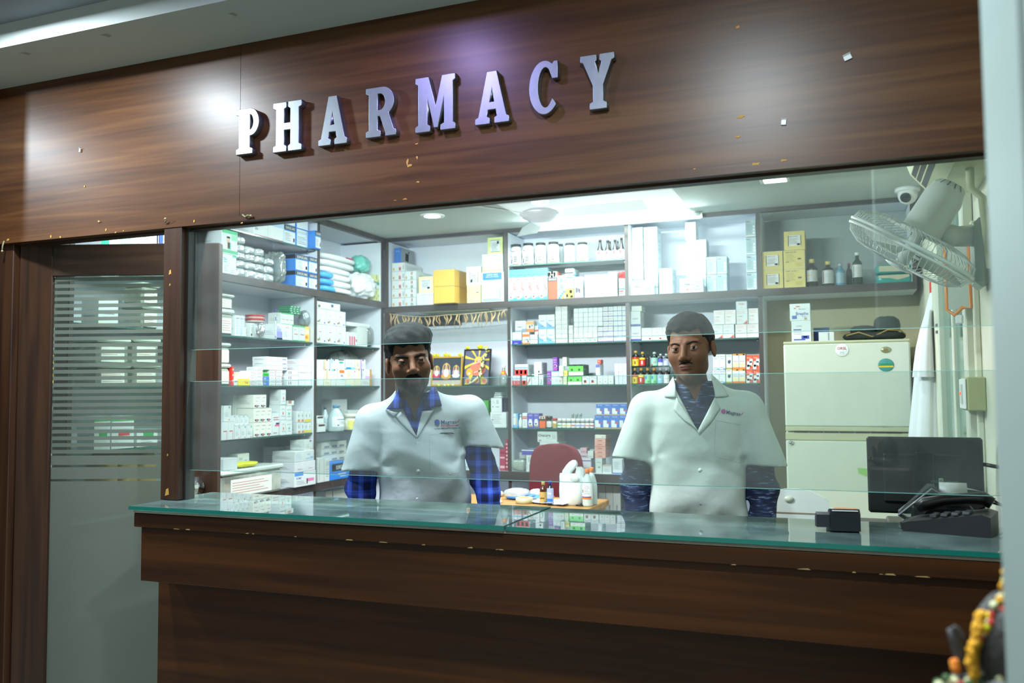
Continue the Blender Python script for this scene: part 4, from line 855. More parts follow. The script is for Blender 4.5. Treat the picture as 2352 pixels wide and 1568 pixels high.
box('pale grey capsule carton beside the red capped can', 1832, 888, 1974, 1266, '#c6cecf', kn, d=.09)
bottle('white can with red cap and striped label', 1992, 880, 2098, 1256, '#c23038', '#e23c3a', '#dfe3e0', [R(0, .35, 1, .42, TEAL), R(.1, .2, .8, .28, RED), R(.1, .08, .7, .14, BLUE), R(.1, .9, .5, .94, RED)], 'can', name='powder_can', cat='can', lab=(.03, .72), capf=.24)
# ---- back unit, upper row, third compartment
sec(1420, 480, 6.533, 'B', 5.32, BAND, 'upper shelf under tube lamp')
nt = '#b9cbd0'; nk = [R(.12, .2, .3, .85, W), T(.2, .5, .2, NAVY, 'Neti', math.pi/2, .5), R(.38, .15, .39, .85, '#8fa6ac'), R(.52, .15, .53, .85, '#8fa6ac'), R(.66, .15, .67, .85, '#8fa6ac'), R(.88, .1, .95, .9, W)]
box('grey white nasal wash carton lying on its side', 170, 275, 378, 1272, nt, nk, grid=(1, 8), d=.13, dd=.07, group='side lying nasal wash cartons', where='left column, brightest compartment', skip=())
box('grey white nasal wash carton lying on its side', 388, 268, 592, 1262, nt, nk, grid=(1, 8), d=.13, dd=.05, group='side lying nasal wash cartons', where='second column, brightest compartment')
box('grey white nasal wash carton lying on its side', 612, 886, 812, 1254, nt, [R(.12, .2, .3, .85, W), T(.2, .5, .2, NAVY, 'Neti', math.pi/2, .5), R(.3, .75, .4, .95, W), R(.45, .75, .55, .95, W), R(.6, .75, .7, .95, W), R(.85, .05, .95, .95, W)], grid=(1, 3), d=.14, dd=.02, group='side lying nasal wash cartons', where='short stack, brightest compartment')
face_ = [T(.32, .62, .16, BLK, 'Neti', wm=.25), T(.55, .6, .1, '#6f9fd0', 'wash', wm=.18), R(.03, .5, .16, .53, '#5f7078'), R(.62, .72, .74, .76, '#7fb0c8'), R(.80, .72, .92, .76, '#7fb0c8'), R(.72, .45, .82, .5, '#7fb0c8'), R(.64, .2, .76, .26, '#7fb0c8'), R(.8, .2, .92, .26, '#7fb0c8'), R(.60, .26, .63, .4, '#7fb0c8'), R(.93, .26, .96, .4, '#7fb0c8'), R(.7, .4, .88, .43, '#7fb0c8')]
box('wide nasal wash kit carton at left front', 178, 1075, 528, 1275, '#cfdcdc', face_, d=.045, dd=-.005)
nv = [R(0, .82, 1, .93, '#cfdde0'), T(.26, .875, .09, NAVY, 'Neti', wm=.4)]+lines(.15, .85, .35, .75, 5, '#93a8ac')+[R(.1, .1, .85, .12, '#d08a80')]
nv2 = [R(0, .82, 1, .93, '#a9babd'), T(.26, .875, .09, NAVY, 'Neti', wm=.4)]+lines(.1, .6, .2, .75, 6, '#7f979b')+[R(.72, .52, .9, .64, W), R(.72, .34, .9, .46, W), R(.72, .16, .9, .28, W), R(.03, .03, .92, .08, '#e6dcdc')]
ng = '#a7bcc0'
box('upright nasal wash carton', 1030, 985, 1322, 1228, ng, nv, grid=(2, 1), d=.11, dd=.06, group='upright nasal wash cartons', where='bottom row behind wide kit carton')
box('wide nasal wash kit carton at middle front', 922, 1040, 1274, 1240, '#cfdcdc', face_+[R(.25, .15, .4, .3, '#c08a80')], d=.045, dd=-.005)
box('upright nasal wash carton', 1328, 975, 1632, 1222, '#98adb2', nv2, grid=(2, 1), d=.12, dd=.05, group='upright nasal wash cartons', where='bottom row, right of kit carton')
box('upright nasal wash carton', 1030, 722, 1322, 985, ng, nv, grid=(2, 1), d=.11, dd=.06, group='upright nasal wash cartons', where='middle row, left pair')
box('upright nasal wash carton', 1328, 712, 1632, 975, '#98adb2', nv2, grid=(2, 1), d=.12, dd=.05, group='upright nasal wash cartons', where='middle row, right pair')
box('upright nasal wash carton', 1030, 460, 1322, 722, ng, nv, grid=(2, 1), d=.11, dd=.06, group='upright nasal wash cartons', where='top row of the pyramid')
box('blank white carton on top of the nasal wash pyramid', 1005, 195, 1162, 458, '#eef3f3', [R(0, .1, 1, .11, '#cfd8d8')], d=.11, dd=.06)
box('nasal wash carton standing against right divider', 1918, 150, 2072, 1205, '#9db2b6', nv2, grid=(1, 4), d=.11, dd=.01, group='nasal wash cartons against the divider', where='one tall column')
# ---- back unit, upper row, fourth (dim) compartment
sec(1720, 480, 5.6, 'B', 5.33, BAND, 'dim upper right compartment')
yb = '#c3b268'; ys = [R(.2, .22, .82, .78, '#c9ccc8'), R(.2, .22, .23, .78, BLK), R(.79, .22, .82, .78, BLK), T(.45, .72, .05, BLK, 'ROMO VAC SET', wm=.4)]+lines(.26, .7, .32, .66, 5, '#7f8688')+[R(.62, .25, .76, .35, BLK)]
ys2 = [T(.35, .9, .055, '#3f4a3f', 'ROMO VAC SET', wm=.5)]+lines(.12, .55, .4, .82, 6, '#8f874f')+lines(.55, .9, .15, .35, 4, '#8f874f')+[R(.66, .5, .82, .58, '#4a4a44'), R(.1, .36, .26, .4, '#4f7a5a')]
box('yellow vacuum set box with framed label', 165, 542, 440, 1022, yb, ys, grid=(1, 2), d=.2, group='yellow vacuum set boxes', where='short left stack')
box('yellow vacuum set box with printed text', 448, 528, 726, 1006, yb, ys2, grid=(1, 2), d=.2, group='yellow vacuum set boxes', where='lower two of tall stack')
box('yellow vacuum set box with framed label crowning the tall stack', 450, 282, 722, 526, yb, ys, d=.2, where='')
bottle('dark antiseptic bottle with white label next to yellow boxes', 736, 636, 884, 992, '#241c14', '#b8ab62', '#a9aca4', [R(.05, .5, .5, .58, '#b8803f')]+lines(.1, .9, .15, .42, 3)+lines(.1, .6, .65, .9, 3), 'syrup', name='antiseptic_bottle', lab=(.2, .6), capf=.14)
bottle('dark antiseptic bottle with tall white label', 942, 664, 1096, 988, '#241c14', '#b8ab62', '#a9aca4', [R(.02, .05, .1, .95, '#6a2a30')]+lines(.2, .9, .1, .8, 6), 'syrup', name='antiseptic_bottle', lab=(.12, .64), capf=.14)
bottle('blue hand wash bottle in crinkled clear wrap', 1116, 700, 1240, 980, '#4f7f92', '#8fa3a6', '#7f98a2', lines(.2, .8, .2, .7, 3), 'syrup', name='handwash_bottle', capf=.1)
bottle('dull red bottle standing behind the tall dark one', 1252, 690, 1326, 962, '#4a3438', '#6a3030', '#5a5a62', (), 'syrup', dd=.09, name='handwash_bottle')
bottle('tallest dark green bottle with yellowish shoulder and white cap', 1332, 552, 1462, 968, '#26332f', '#c6ccc2', '#b9bcb6', [R(.05, .05, .12, .95, BLK)]+lines(.2, .9, .1, .85, 6), 'syrup', name='antiseptic_bottle', lab=(.24, .62), capf=.09)
u0, u1, z0, z1, D = geom(1628, 700, 2104, 958)
for k, (n, a, b_) in enumerate((('lower', 0, .5), ('upper', .5, 1.0))):
    h_ = (z1-BAND)/2; r = empty('wrapped_pack', ((u0+u1)/2, D+.09, BAND+.0005+h_*k), label='teal plastic wrapped pack with torn beige label, %s of the two' % n, cat='pack', group='teal wrapped packs')
    MB().blob((0, 0, h_/2), ((u1-u0)/2, .085, h_/2-.0004), mat('#1f8f84', .25, nz=.1, name='teal_wrap'), 28, 14, sq=.35).build('body', r)
    w_ = (u1-u0); b = MB().prism([(-w_*.4, h_*.25), (w_*.2, h_*.2), (w_*.42, h_*.5), (w_*.42, h_*.75), (-w_*.4, h_*.8)] if k else [(-w_*.42, h_*.85), (-w_*.42, h_*.6), (-w_*.1, h_*.55), (w_*.1, h_*.35), (w_*.42, h_*.6), (w_*.42, h_*.85)], -.0875, -.0862, mat('#b3ae92', .7)); b.build('paper_label', r)
# ---- back unit, first glass shelf, second compartment
sec(1150, 670, 6.816, 'B', 5.325, G1, 'upper middle glass shelf')
box('white box with dark blue foot at far left', 162, 630, 328, 815, W2, [R(0, 0, 1, .32, '#2b2f96'), T(.4, .4, .1, GREY, 'TELMA'), T(.4, .07, .07, W, 'FORTE'), R(.86, .03, .96, .1, W)], d=.1)
box('white and orange box with orange bands', 340, 630, 450, 815, W, [R(0, .6, 1, .84, ORG), T(.5, .72, .1, '#a3501a', 'CORIM'), R(0, 0, 1, .12, ORG), R(.1, .18, .35, .32, '#e3c040'), R(.5, .3, .75, .42, '#3f6a9c'), R(.7, .14, .9, .3, BLK)], d=.07)
box('small white box with grey front panel', 458, 668, 578, 812, W, [R(0, .42, 1, .95, '#c9d0d4'), R(.1, .12, .8, .16, GREY), R(.1, .22, .6, .26, GREY)], d=.08)
box('white and grey box resting at the back left', 225, 452, 398, 628, W2, [T(.45, .45, .1, BLK, 'TELMA H')]+[R(0, 0, 1, .14, '#8794a8'), R(.6, .14, 1, .28, '#8794a8')]+lines(.1, .6, .65, .8, 2), d=.1, dd=.01)
box('white box with orange picture top', 402, 458, 520, 628, W, [R(0, .68, 1, .98, '#e09a50'), R(.1, .4, .3, .64, '#e3c050'), R(.35, .36, .55, .6, BLK), R(.65, .5, .85, .66, '#3f6a9c'), R(0, 0, 1, .3, ORG)], d=.06, dd=.0)
box('white tablet box with red middle band', 492, 530, 590, 666, W, [R(0, .34, 1, .56, '#d0483f')]+lines(.1, .9, .64, .95, 3, '#4a4f55')+[R(.7, .08, .9, .25, '#d7b9b9')], d=.07, dd=.01)
box('white box with sweeping light blue corner', 594, 356, 848, 808, W2, [T(.5, .58, .08, '#3f6ab8', 'Rantac', wm=.75)]+swoosh('#6aa6ea', '#9cc4f0')+[R(.2, .85, .3, .95, '#d3dcdc')], grid=(2, 2), d=.1, group='blue cornered white boxes')
box('small white box with red arc print', 858, 226, 1046, 798, W2, [R(.3, .25, .36, .75, '#c58a80'), R(.36, .2, .7, .27, '#c58a80'), R(.72, .3, .84, .4, '#b85a50')], grid=(2, 8), d=.08, group='small boxes with red arc print')
box('small white box with red arc print, short column', 1064, 522, 1136, 798, W2, [R(.2, .3, .5, .42, '#c58a80'), R(.5, .4, .9, .5, '#c58a80'), R(.3, .1, .8, .2, '#e0d0b0')], grid=(1, 4), d=.07, group='small boxes with red arc print')
gs = [R(.3, .3, .7, .6, '#3fae72'), R(.4, .4, .62, .52, W), R(.15, .55, .4, .66, '#3fae72')]
box('small white box with green swirl', 1144, 724, 1516, 786, W2, gs, grid=(5, 1), d=.08, group='small boxes with green swirl')
box('grey white box in clouded wrap', 1144, 546, 1516, 722, '#d3dcd9', [R(.1, .3, .8, .34, '#c3cdca'), R(.1, .5, .6, .53, '#c3cdca')], grid=(5, 2), d=.08, group='boxes in clouded shrink wrap')
box('small shrink wrapped white box', 1144, 250, 1598, 544, '#cfdad8', [R(.05, .05, .95, .09, '#a9b6b6'), R(.2, .6, .3, .8, W), R(.7, .3, .8, .5, W), R(.3, .3, .6, .34, '#b9c4c4')], grid=(6, 4), d=.08, group='small shrink wrapped boxes')
pb = [R(0, .02, 1, .16, '#8a4a9c'), T(.5, .55, .18, '#8a3a5a', 'EPLEX', wm=.7), R(.1, .85, .9, .9, '#c3cdd2')]
box('small white box with purple lower edge', 1520, 545, 1764, 782, W2, pb, grid=(3, 3), d=.08, group='small boxes with purple edges', where='lower block above red boxes')
box('small white box with purple lower edge', 1602, 232, 1764, 543, W2, pb, grid=(2, 4), d=.08, group='small boxes with purple edges', where='upper block above red boxes')
box('small white box with blue lower edge', 1766, 222, 1968, 780, W2, [R(0, .02, 1, .14, '#5f78b8'), R(.15, .5, .85, .54, '#a8b4c0'), R(.15, .65, .6, .69, '#a8b4c0')], grid=(3, 7), d=.08, group='small boxes with blue edges')
# ---- second glass shelf, second compartment
sec(1150, 670, 6.816, 'B', 5.325, G2, 'middle glass shelf')
ear = [R(0, .0, 1, .55, '#c4372f'), R(.1, .12, .26, .46, W), R(.42, .12, .58, .46, W), R(.74, .12, .9, .46, W), R(.14, .2, .2, .36, BLK), R(.46, .2, .52, .36, BLK), R(.78, .2, .84, .36, BLK), R(0, .62, 1, .74, '#5f9ad0'), T(.5, .86, .08, '#7fa8c8', 'OTO OTO')]
ear1 = [R(0, .0, 1, .5, '#c4372f'), R(.3, .1, .7, .44, W), R(.42, .18, .56, .36, BLK), R(0, .62, 1, .72, '#5f9ad0')]
box('red and white ear drop box', 170, 1310, 304, 1466, W, ear1, grid=(2, 1), d=.09, group='red and white ear drop boxes', where='bottom row, middle glass shelf')
box('red and white ear drop box, single one', 330, 1310, 402, 1466, W, ear1, d=.09, group='red and white ear drop boxes', where='bottom row, middle glass shelf')
box('wide red white and blue carton with three ear pictures', 220, 1135, 424, 1296, W, ear, d=.12, dd=.0)
box('white box with diagonal maroon stripes', 412, 1330, 482, 1464, W2, [R(.1, .1, .3, .4, '#a86a70'), R(.35, .3, .55, .7, '#a86a70'), R(.6, .5, .8, .9, '#a86a70')], d=.08)
box('white eye drop box with dark round picture', 486, 1288, 586, 1466, W, [R(0, .75, .4, .95, '#2f6a4a'), R(.25, .55, .7, .6, GREY)]+lines(.15, .8, .1, .45, 3), d=.09)
box('tall white box with eye picture and dotted side', 525, 1100, 636, 1284, W, [T(.5, .6, .05, '#c0605a', 'OCUPOL'), R(.3, .42, .7, .46, '#7fae8a'), R(.35, .12, .85, .3, '#d9e2dc'), R(.55, .12, .75, .28, '#3f5a40')]+lines(.2, .8, .72, .9, 2), [R(.2, .3, .3, .36, RED), R(.5, .5, .6, .56, RED), R(.7, .7, .8, .76, '#8a9aa8'), R(.4, .8, .5, .86, '#8a9aa8')], d=.12, dd=.0)
box('white box with green ribbon stroke', 594, 1302, 662, 1466, W, [R(.5, .1, .75, .5, '#3fae8a'), R(.3, .08, .6, .2, '#6fc4a0'), R(.15, .55, .85, .6, '#c0605a')], d=.08)
pl_ = [R(.1, .1, .9, .2, '#c23f9c'), R(.25, .25, .75, .48, '#b98ad0'), R(.4, .3, .9, .42, W), T(.5, .8, .07, W, 'PILGO', wm=.7), R(.2, .62, .8, .64, W)]
box('purple box in the lower row', 728, 1242, 790, 1466, '#7f3fa4', pl_, d=.07)
box('white box with teal edge and pink logo', 792, 1326, 970, 1466, W2, [R(0, 0, 1, .08, '#4fb8b0'), R(.4, .4, .55, .65, '#9cc8d8'), R(.7, .35, .9, .6, '#d89a9c')], d=.08)
box('small white box with teal top', 792, 1240, 908, 1324, W, [R(0, .88, 1, 1, '#3fb0b0'), R(.3, .1, .7, .3, '#8fcfc8')], grid=(2, 1), d=.07, group='small teal topped boxes')
box('tall purple box standing above the row', 815, 1022, 884, 1238, '#7f3fa4', pl_, d=.05)
box('pale yellow green box', 975, 1320, 1036, 1462, '#d0d8b8', [R(.1, .4, .9, .45, '#a8b08a')], d=.08)
box('small yellow tablet box', 985, 1236, 1046, 1304, '#d8d06a', [R(.1, .4, .9, .5, '#8f883a')], d=.06)
box('white box leaning against neighbours at an angle', 912, 1160, 972, 1318, W, [R(.3, .2, .5, .6, '#7fb0a8')]+lines(.2, .8, .65, .9, 3), d=.05, dd=-.02)
box('white carton with red pen picture', 968, 1022, 1032, 1162, W, [R(.4, .25, .75, .32, RED), R(.55, .15, .8, .22, RED), R(.3, .8, .7, .84, GREY)], d=.06, dd=.02)
gb = [R(.0, .0, 1, .3, '#e9efe6'), T(.5, .15, .1, '#2f6a4a', 'Trim', wm=.5), R(0, .86, 1, 1, '#15201a'), R(.3, .4, .62, .62, '#1f5a1c'), R(.6, .9, .9, .96, '#4f6a5a')]
box('bright green and black box', 1050, 1306, 1268, 1466, '#5fd84a', gb, [R(0, 0, 1, 1, '#4a6a58'), R(.1, .5, .7, .6, W)], (2, 1), d=.1, group='bright green boxes', where='bottom row, middle glass shelf')
box('bright green and black box', 1064, 1136, 1292, 1302, '#5fd84a', gb, [R(0, 0, 1, 1, '#3f5a4a'), R(.1, .5, .7, .6, W)], (2, 1), d=.13, group='bright green boxes', where='top row, middle glass shelf')
box('white box with red and green heart logo', 1272, 1318, 1506, 1458, W2, [T(.4, .85, .09, '#c0605a', 'AMBEX', wm=.6), R(.25, .2, .6, .5, '#c0503f'), R(.3, .3, .5, .55, '#3f8f6a'), R(.62, .7, 1, .78, '#8fa0d0')], grid=(2, 1), d=.08, group='boxes with heart logo')
box('plain greyish syrup box with tiny red marks', 1512, 1306, 1768, 1456, '#c9d2d0', [R(.4, .25, .6, .35, '#c0605a'), R(.2, .6, .8, .63, '#a8807c')], grid=(3, 1), d=.08, group='greyish boxes with red marks')
box('narrow white and navy injection box', 1490, 1130, 1548, 1302, W, [R(0, .7, 1, .98, '#3f4fb0'), T(.5, .83, .06, W, 'TELP', wm=.7), R(.2, .1, .8, .14, GREY)], [T(.5, .4, .1, RED, 'KIT')], d=.10)
box('small orange red cube on a narrow box', 1510, 1058, 1568, 1128, '#d0533a', [T(.5, .55, .18, W, 'TEP', wm=.7)], d=.06)
box('small white box in the neat grid', 1786, 1124, 1972, 1456, '#dfe6ee', [T(.5, .55, .16, '#3f5a8a', 'Sizodon', wm=.8), R(0, 0, 1, .06, '#b8c4d0')], grid=(3, 5), d=.08, group='small white boxes in neat grid')
# ---- third glass shelf, second compartment
sec(1080, 870, 5.058, 'B', 5.33, G3, 'lower middle glass shelf')
box('blue and white box with tan figure', 468, 402, 552, 555, '#6fb4dc', [R(0, .2, .6, 1, W), R(.55, .2, .85, .7, '#d8b88a'), T(.3, .75, .08, '#3f7fb8', 'Flomist', wm=.5)], d=.08)
bottle('small white nasal spray bottle', 554, 414, 602, 556, W, W, W2, (), 'sauce', name='spray_bottle', capf=.2)
box('white box with red name band', 606, 395, 662, 556, W, [R(0, .8, 1, .95, W), R(0, .72, 1, .78, '#c04a40'), R(0, .6, 1, .68, '#c04a40')]+lines(.2, .8, .15, .5, 3), d=.07)
box('purple blue box with white arch', 666, 402, 798, 558, '#5a54b8', [R(.15, .15, .85, .5, W), R(.25, .5, .75, .62, W), R(.3, .25, .6, .35, '#3f5fc0'), R(.2, .1, .9, .18, '#d8b860'), T(.5, .88, .07, W, 'Azeflo', wm=.7)], grid=(2, 1), d=.08, group='purple blue arch boxes')
box('orange carton with dark berry top', 802, 432, 872, 558, '#e2662f', [R(0, .62, 1, .78, '#2a2420'), R(0, .78, 1, 1, '#d8cfc0'), R(.2, .8, .4, .95, RED), R(.6, .82, .8, .96, GRN)], d=.07)
bottle('brown jar with dark lid and white label', 876, 432, 944, 558, '#3a2a2a', '#3a3033', '#d8dcd8', lines(.2, .8, .2, .6, 2), 'pill', name='pill_jar', cat='jar', lab=(.08, .58), capf=.26)
bottle('small tan jar with red lid', 948, 456, 1004, 558, '#d8cfb8', '#b8403a', '#b8a05a', (), 'pill', name='pill_jar', cat='jar', lab=(.1, .5), capf=.24)
for k, c in enumerate(['#4fae7a', '#d8c04a', '#e0d04a', '#d0506a', '#7f8fd8', '#b07fc0', '#e08a60', '#c0404f']):
    bottle('white capped tablet bottle with coloured stripe, %s in the row' % ORD[k], 1006+54*k, 462, 1058+54*k, 559, '#5a5048', '#e6eae8', '#e9eded', [R(0, .35, 1, .6, c)], 'pill', name='tablet_bottle', group='white capped tablet bottles', lab=(.06, .56), capf=.34)
for k in range(3): bottle('clear empty glass vial behind the tablet bottles, %s' % ('left', 'middle', 'right')[k], 1170+45*k, 398, 1204+45*k, 556, '#dbe8e6', '#cfdada', None, (), 'pill', dd=.11, name='glass_vial', group='clear vials behind tablet bottles', clear=True)
bb = [R(.05, .1, .5, .62, W), R(.5, .1, .7, .35, '#e6eef6'), R(.6, .35, .85, .5, '#c0504a'), T(.5, .88, .08, W, 'NicoTex', wm=.8), R(0, 0, 1, .06, '#d8b04a')]
box('bright blue patch box', 1444, 420, 1826, 562, '#3f74c8', bb, grid=(4, 1), d=.08, group='bright blue patch boxes', where='bottom row by the divider')
box('bright blue patch box', 1462, 290, 1826, 418, '#3f74c8', bb, grid=(4, 1), d=.08, group='bright blue patch boxes', where='top row by the divider')
# ---- worktop, second compartment
sec(1080, 870, 5.058, 'B', 5.335, WT, 'back worktop behind maroon chair')
box('low white box in front', 648, 990, 728, 1080, W, [R(.3, .2, .36, .8, '#3f6a6a')], grid=(2, 1), d=.1, dd=-.02, group='low white boxes by chair')
box('white box with dark vertical name', 650, 885, 754, 988, W2, [R(.3, .2, .36, .8, '#3f6a6a'), R(0, .9, 1, .93, '#c3cccc')], d=.1)
box('cream white hydrator box', 535, 852, 648, 1080, W2, [T(.5, .3, .07, GREY, 'Ginger', wm=.6), R(.2, .7, .3, .75, '#d8c06a')], d=.1, dd=.1)
box('white box with violet lid', 598, 822, 756, 850, '#5a54a8', [R(0, .8, 1, 1, W)], d=.09, dd=.0)
box('plain white box behind the maroon chair', 804, 852, 1030, 1080, W, lines(.1, .5, .3, .6, 3), d=.16)
ov = [T(.36, .66, .28, '#4a3f52', 'Ovacare', wm=.62), T(.55, .4, .12, '#6fae9a', 'forte', wm=.25), R(.76, .3, .94, .7, '#b8c4c0'), R(.08, .1, .2, .22, '#7f8f8a')]
box('white and grey carton with large dark name, lower', 806, 735, 1030, 850, W2, ov, d=.16, group='white grey cartons with large dark name', where='stacked behind maroon chair')
box('white and grey carton with large dark name, upper', 780, 610, 1008, 732, W2, ov, d=.16, group='white grey cartons with large dark name', where='stacked behind maroon chair')
box('mauve white box with dark foot', 1270, 920, 1404, 1085, '#d8d0dc', [R(0, .8, 1, .86, '#3f3f7a'), R(.1, .3, .8, .34, GREY)], d=.1)
box('small mauve tablet box', 1282, 865, 1362, 918, '#cbb9c4', [R(.1, .3, .9, .5, '#7a5a6a')], d=.08)
box('small pinkish box on the mauve ones', 1278, 800, 1352, 863, '#d0a8b4', [R(.1, .3, .9, .4, '#a86a7a')], d=.08)
box('small white tilted tablet box', 1364, 836, 1430, 918, W2, [R(.1, .2, .9, .3, '#b8a8b8')], d=.06)
box('white box under the pink stack', 1456, 918, 1532, 1096, W2, [R(.4, .35, .7, .45, '#4fae6a'), R(.2, .7, .8, .74, GREY)], d=.1)
pk = [T(.5, .5, .3, '#5a3038', 'Zenflox', wm=.6), R(0, 0, 1, .05, '#b8807a')]
box('salmon pink tablet box', 1446, 692, 1572, 916, '#e6a79a', pk, [R(.1, .3, .7, .4, '#b8807a')], (1, 5), d=.13, group='salmon pink tablet boxes')
box('white topped box crowning the salmon pink stack', 1448, 648, 1574, 690, '#e9e3dc', [R(.6, .3, .9, .6, '#c3c3b8')], d=.13)
box('long low white box', 1536, 1000, 1644, 1096, W2, [R(0, .9, 1, .98, '#c08a80')]+lines(.2, .8, .2, .6, 3), d=.08)
box('tall white box with blue lower edge at right end', 1652, 928, 1766, 1102, W, [R(0, 0, 1, .08, '#3f6fb8')]+lines(.15, .7, .3, .85, 5), d=.09)
# plastic wrapped box at the left end
u0, u1, z0, z1, D = geom(446, 932, 634, 1080, -.03)
r = empty('wrapped_box', ((u0+u1)/2, D+.06, WT+.0005), label='cardboard box in crumpled clear plastic bag on back worktop', cat='box')
MB().box(-(u1-u0)/2+.006, (u1-u0)/2-.02, -.04, .05, 0, z1-WT-.012, mat('#c9cfc4', .6), .003).build('carton', r)
MB().blob((0, 0, (z1-WT)/2), ((u1-u0)/2, .058, (z1-WT)/2-.0006), glass('crumpled_film', '#eef4f2', refl=.12, dust=.2), 30, 18, .05, 4, sq=.5).build('plastic_bag', r)
# ---- back unit, first and second glass shelf, third compartment
sec(1430, 670, 6.533, 'B', 5.325, G1, 'glass shelf above right man')
fl = [T(.5, .5, .09, '#2f3f7a', 'FLAVIX', wm=.65), R(0, 0, 1, .13, '#2f4a9a'), R(.1, .05, .2, .08, W), R(.1, .3, .8, .32, '#c3cfcf')]
box('white box with navy foot', 122, 515, 276, 740, W2, fl, d=.1, group='white boxes with navy foot', where='lower of two by the divider')
box('white box with navy foot', 118, 292, 270, 513, W2, fl, d=.1, group='white boxes with navy foot', where='upper of two by the divider')
box('small white lid box atop the navy footed pair', 132, 212, 286, 290, W2, [R(.8, 0, 1, .4, '#c9d8a8')], d=.1)
box('white box with red name and small heart', 284, 528, 1080, 736, W, [T(.45, .6, .07, '#c0706a', 'CRESAR', wm=.5), R(.7, .08, .9, .2, '#c0302f'), R(.72, .12, .88, .16, '#e0b040'), R(.15, .06, .22, .12, GREY)]+lines(.15, .7, .35, .5, 2, '#cfd8d8'), grid=(5, 1), d=.1, group='white boxes with heart logo')
ro = [T(.35, .52, .06, '#4a7a6a', 'ITOZAR', wm=.5)]+lines(.1, .9, .7, .92, 4, '#dba8a0')+lines(.1, .6, .2, .4, 3, '#dba8a0')+[R(0, 0, .06, 1, '#c9d2d2')]
rr = [R(.7, .05, .95, .12, '#e0582f'), R(.78, .12, .95, .18, '#e0582f'), R(.87, .18, .95, .25, '#e0582f'), R(.6, .02, .95, .05, BLK)]
box('white box with orange corner triangle', 1338, 490, 1676, 712, W, ro+rr, grid=(2, 1), d=.1, group='pinkish white antibiotic boxes', where='bottom row, right of head')
box('pinkish white antibiotic box', 1690, 482, 2042, 708, '#e3dcdc', ro, grid=(2, 1), d=.1, group='pinkish white antibiotic boxes', where='bottom row, far right')
box('pinkish white antibiotic box', 1365, 272, 1700, 488, '#e6e3e3', ro, grid=(2, 1), d=.1, group='pinkish white antibiotic boxes', where='upper row, right of head')
box('white antibiotic box with orange corner triangle', 1706, 262, 1880, 480, W, ro+rr, d=.1, where='upper row, third along')
box('pinkish white antibiotic box at the end of upper row', 1886, 246, 2040, 480, '#e6e3e3', ro, d=.1, where='glass shelf above right man')
box('small white carton with red name on the antibiotic boxes', 1700, 140, 1866, 260, W, [T(.5, .65, .2, '#c0605a', 'ITOZIN', wm=.5), R(.4, .2, .6, .26, '#d8a8a4')], d=.1, dd=.01)
sec(1430, 670, 6.533, 'B', 5.325, G2, 'glass shelf beside right man')
sy = [('#d8c83a', '#c8a050', [R(0, .75, 1, 1, '#c8302f'), R(.4, .2, .6, .55, '#8a4a3a')]), ('#c8302f', '#d0a04a', [R(0, .72, 1, 1, '#e0d03a'), R(.4, .2, .6, .6, W)]), ('#8fd0a8', '#d0a050', [R(.15, .5, .45, .85, '#3f7fc0'), R(.5, .1, .9, .3, '#4fae5a')]), ('#8fd0a8', '#d09a3a', [R(.15, .5, .45, .85, '#3f7fc0'), R(.5, .1, .9, .3, '#4fae5a')]), ('#8fc0d8', '#b8c0c4', [R(.3, .4, .7, .5, W), R(.3, .7, .7, .76, RED)]), ('#d8dcda', '#b8c0c4', [R(.2, .5, .8, .55, GREY)])]
for k, (lc, cc, sp) in enumerate(sy):
    bottle('dark syrup bottle, %s of the lower bottle row' % ORD[k], 128+96*k, 1140, 222+96*k, 1376, '#1a1210', cc, lc, sp, 'syrup', name='syrup_bottle', group='small syrup bottles beside right man', lab=(.03, .58), capf=.17)
u0, u1, z0, z1, D = geom(114, 1132, 712, 1140)
r = MB().box(-(u1-u0)/2, (u1-u0)/2, 0, .10, 0, .004, M_shelfglass).box(-(u1-u0)/2, -(u1-u0)/2+.004, .0, .1, -(z1-G2-.005), 0, M_shelfglass).box((u1-u0)/2-.004, (u1-u0)/2, .0, .1, -(z1-G2-.005), 0, M_shelfglass)
place(r.build('glass_riser', label='thin glass riser carrying the upper row of syrup bottles', cat='riser'), (u0+u1)/2, z1, D)
S['z'] = z1+.0050; S['placed'] = []
for k, (a, b_, t, c, cc, lc, sp) in enumerate([(130, 240, 884, '#1a1210', '#c8a858', '#d8c83a', [R(0, .8, 1, 1, '#c8302f'), R(.4, .2, .6, .55, '#8a4a3a')]), (242, 338, 900, '#1a1210', '#d0a04a', '#c8302f', [R(0, .78, 1, 1, '#e0d03a'), R(.4, .2, .6, .6, W)]), (346, 404, 925, '#120e0e', '#3a332a', '#1c1614', ()), (415, 520, 902, '#120e0e', '#b8c0c4', '#8fd0b8', [R(.4, .4, .8, .5, '#c0605a'), R(.1, .05, .4, .2, '#c8302f')]), (524, 604, 930, '#120e0e', '#b8c0c4', '#c8d0d8', [R(0, .5, 1, 1, '#4f4fae')]), (608, 690, 930, '#120e0e', '#b8c0c4', '#b8c4d8', [R(.1, .8, .6, .9, '#4f4fae')])]):
    bottle('dark syrup bottle, %s of the upper bottle row' % ORD[k], a, t, b_, 1122, c, cc, lc, sp, 'syrup', name='syrup_bottle', group='small syrup bottles beside right man', where='on glass riser', lab=(.05, .6), capf=.16)
S['z'] = G2; S['placed'] = []
pt = [T(.5, .85, .06, BLK, 'PROLYTE', wm=.8), R(.2, .72, .8, .74, GREY), R(.2, .68, .6, .7, GREY), R(.1, .1, .6, .13, PUR), R(.6, .02, 1, .1, '#4fb0d8')]
bf = [R(.3, .4, .5, .6, '#2b3566'), R(.52, .42, .75, .62, '#2b3566'), R(.42, .36, .6, .46, '#2b3566'), R(.2, .88, .8, .91, '#3f5a7a'), R(0, 0, 1, .1, '#a8a03a')]
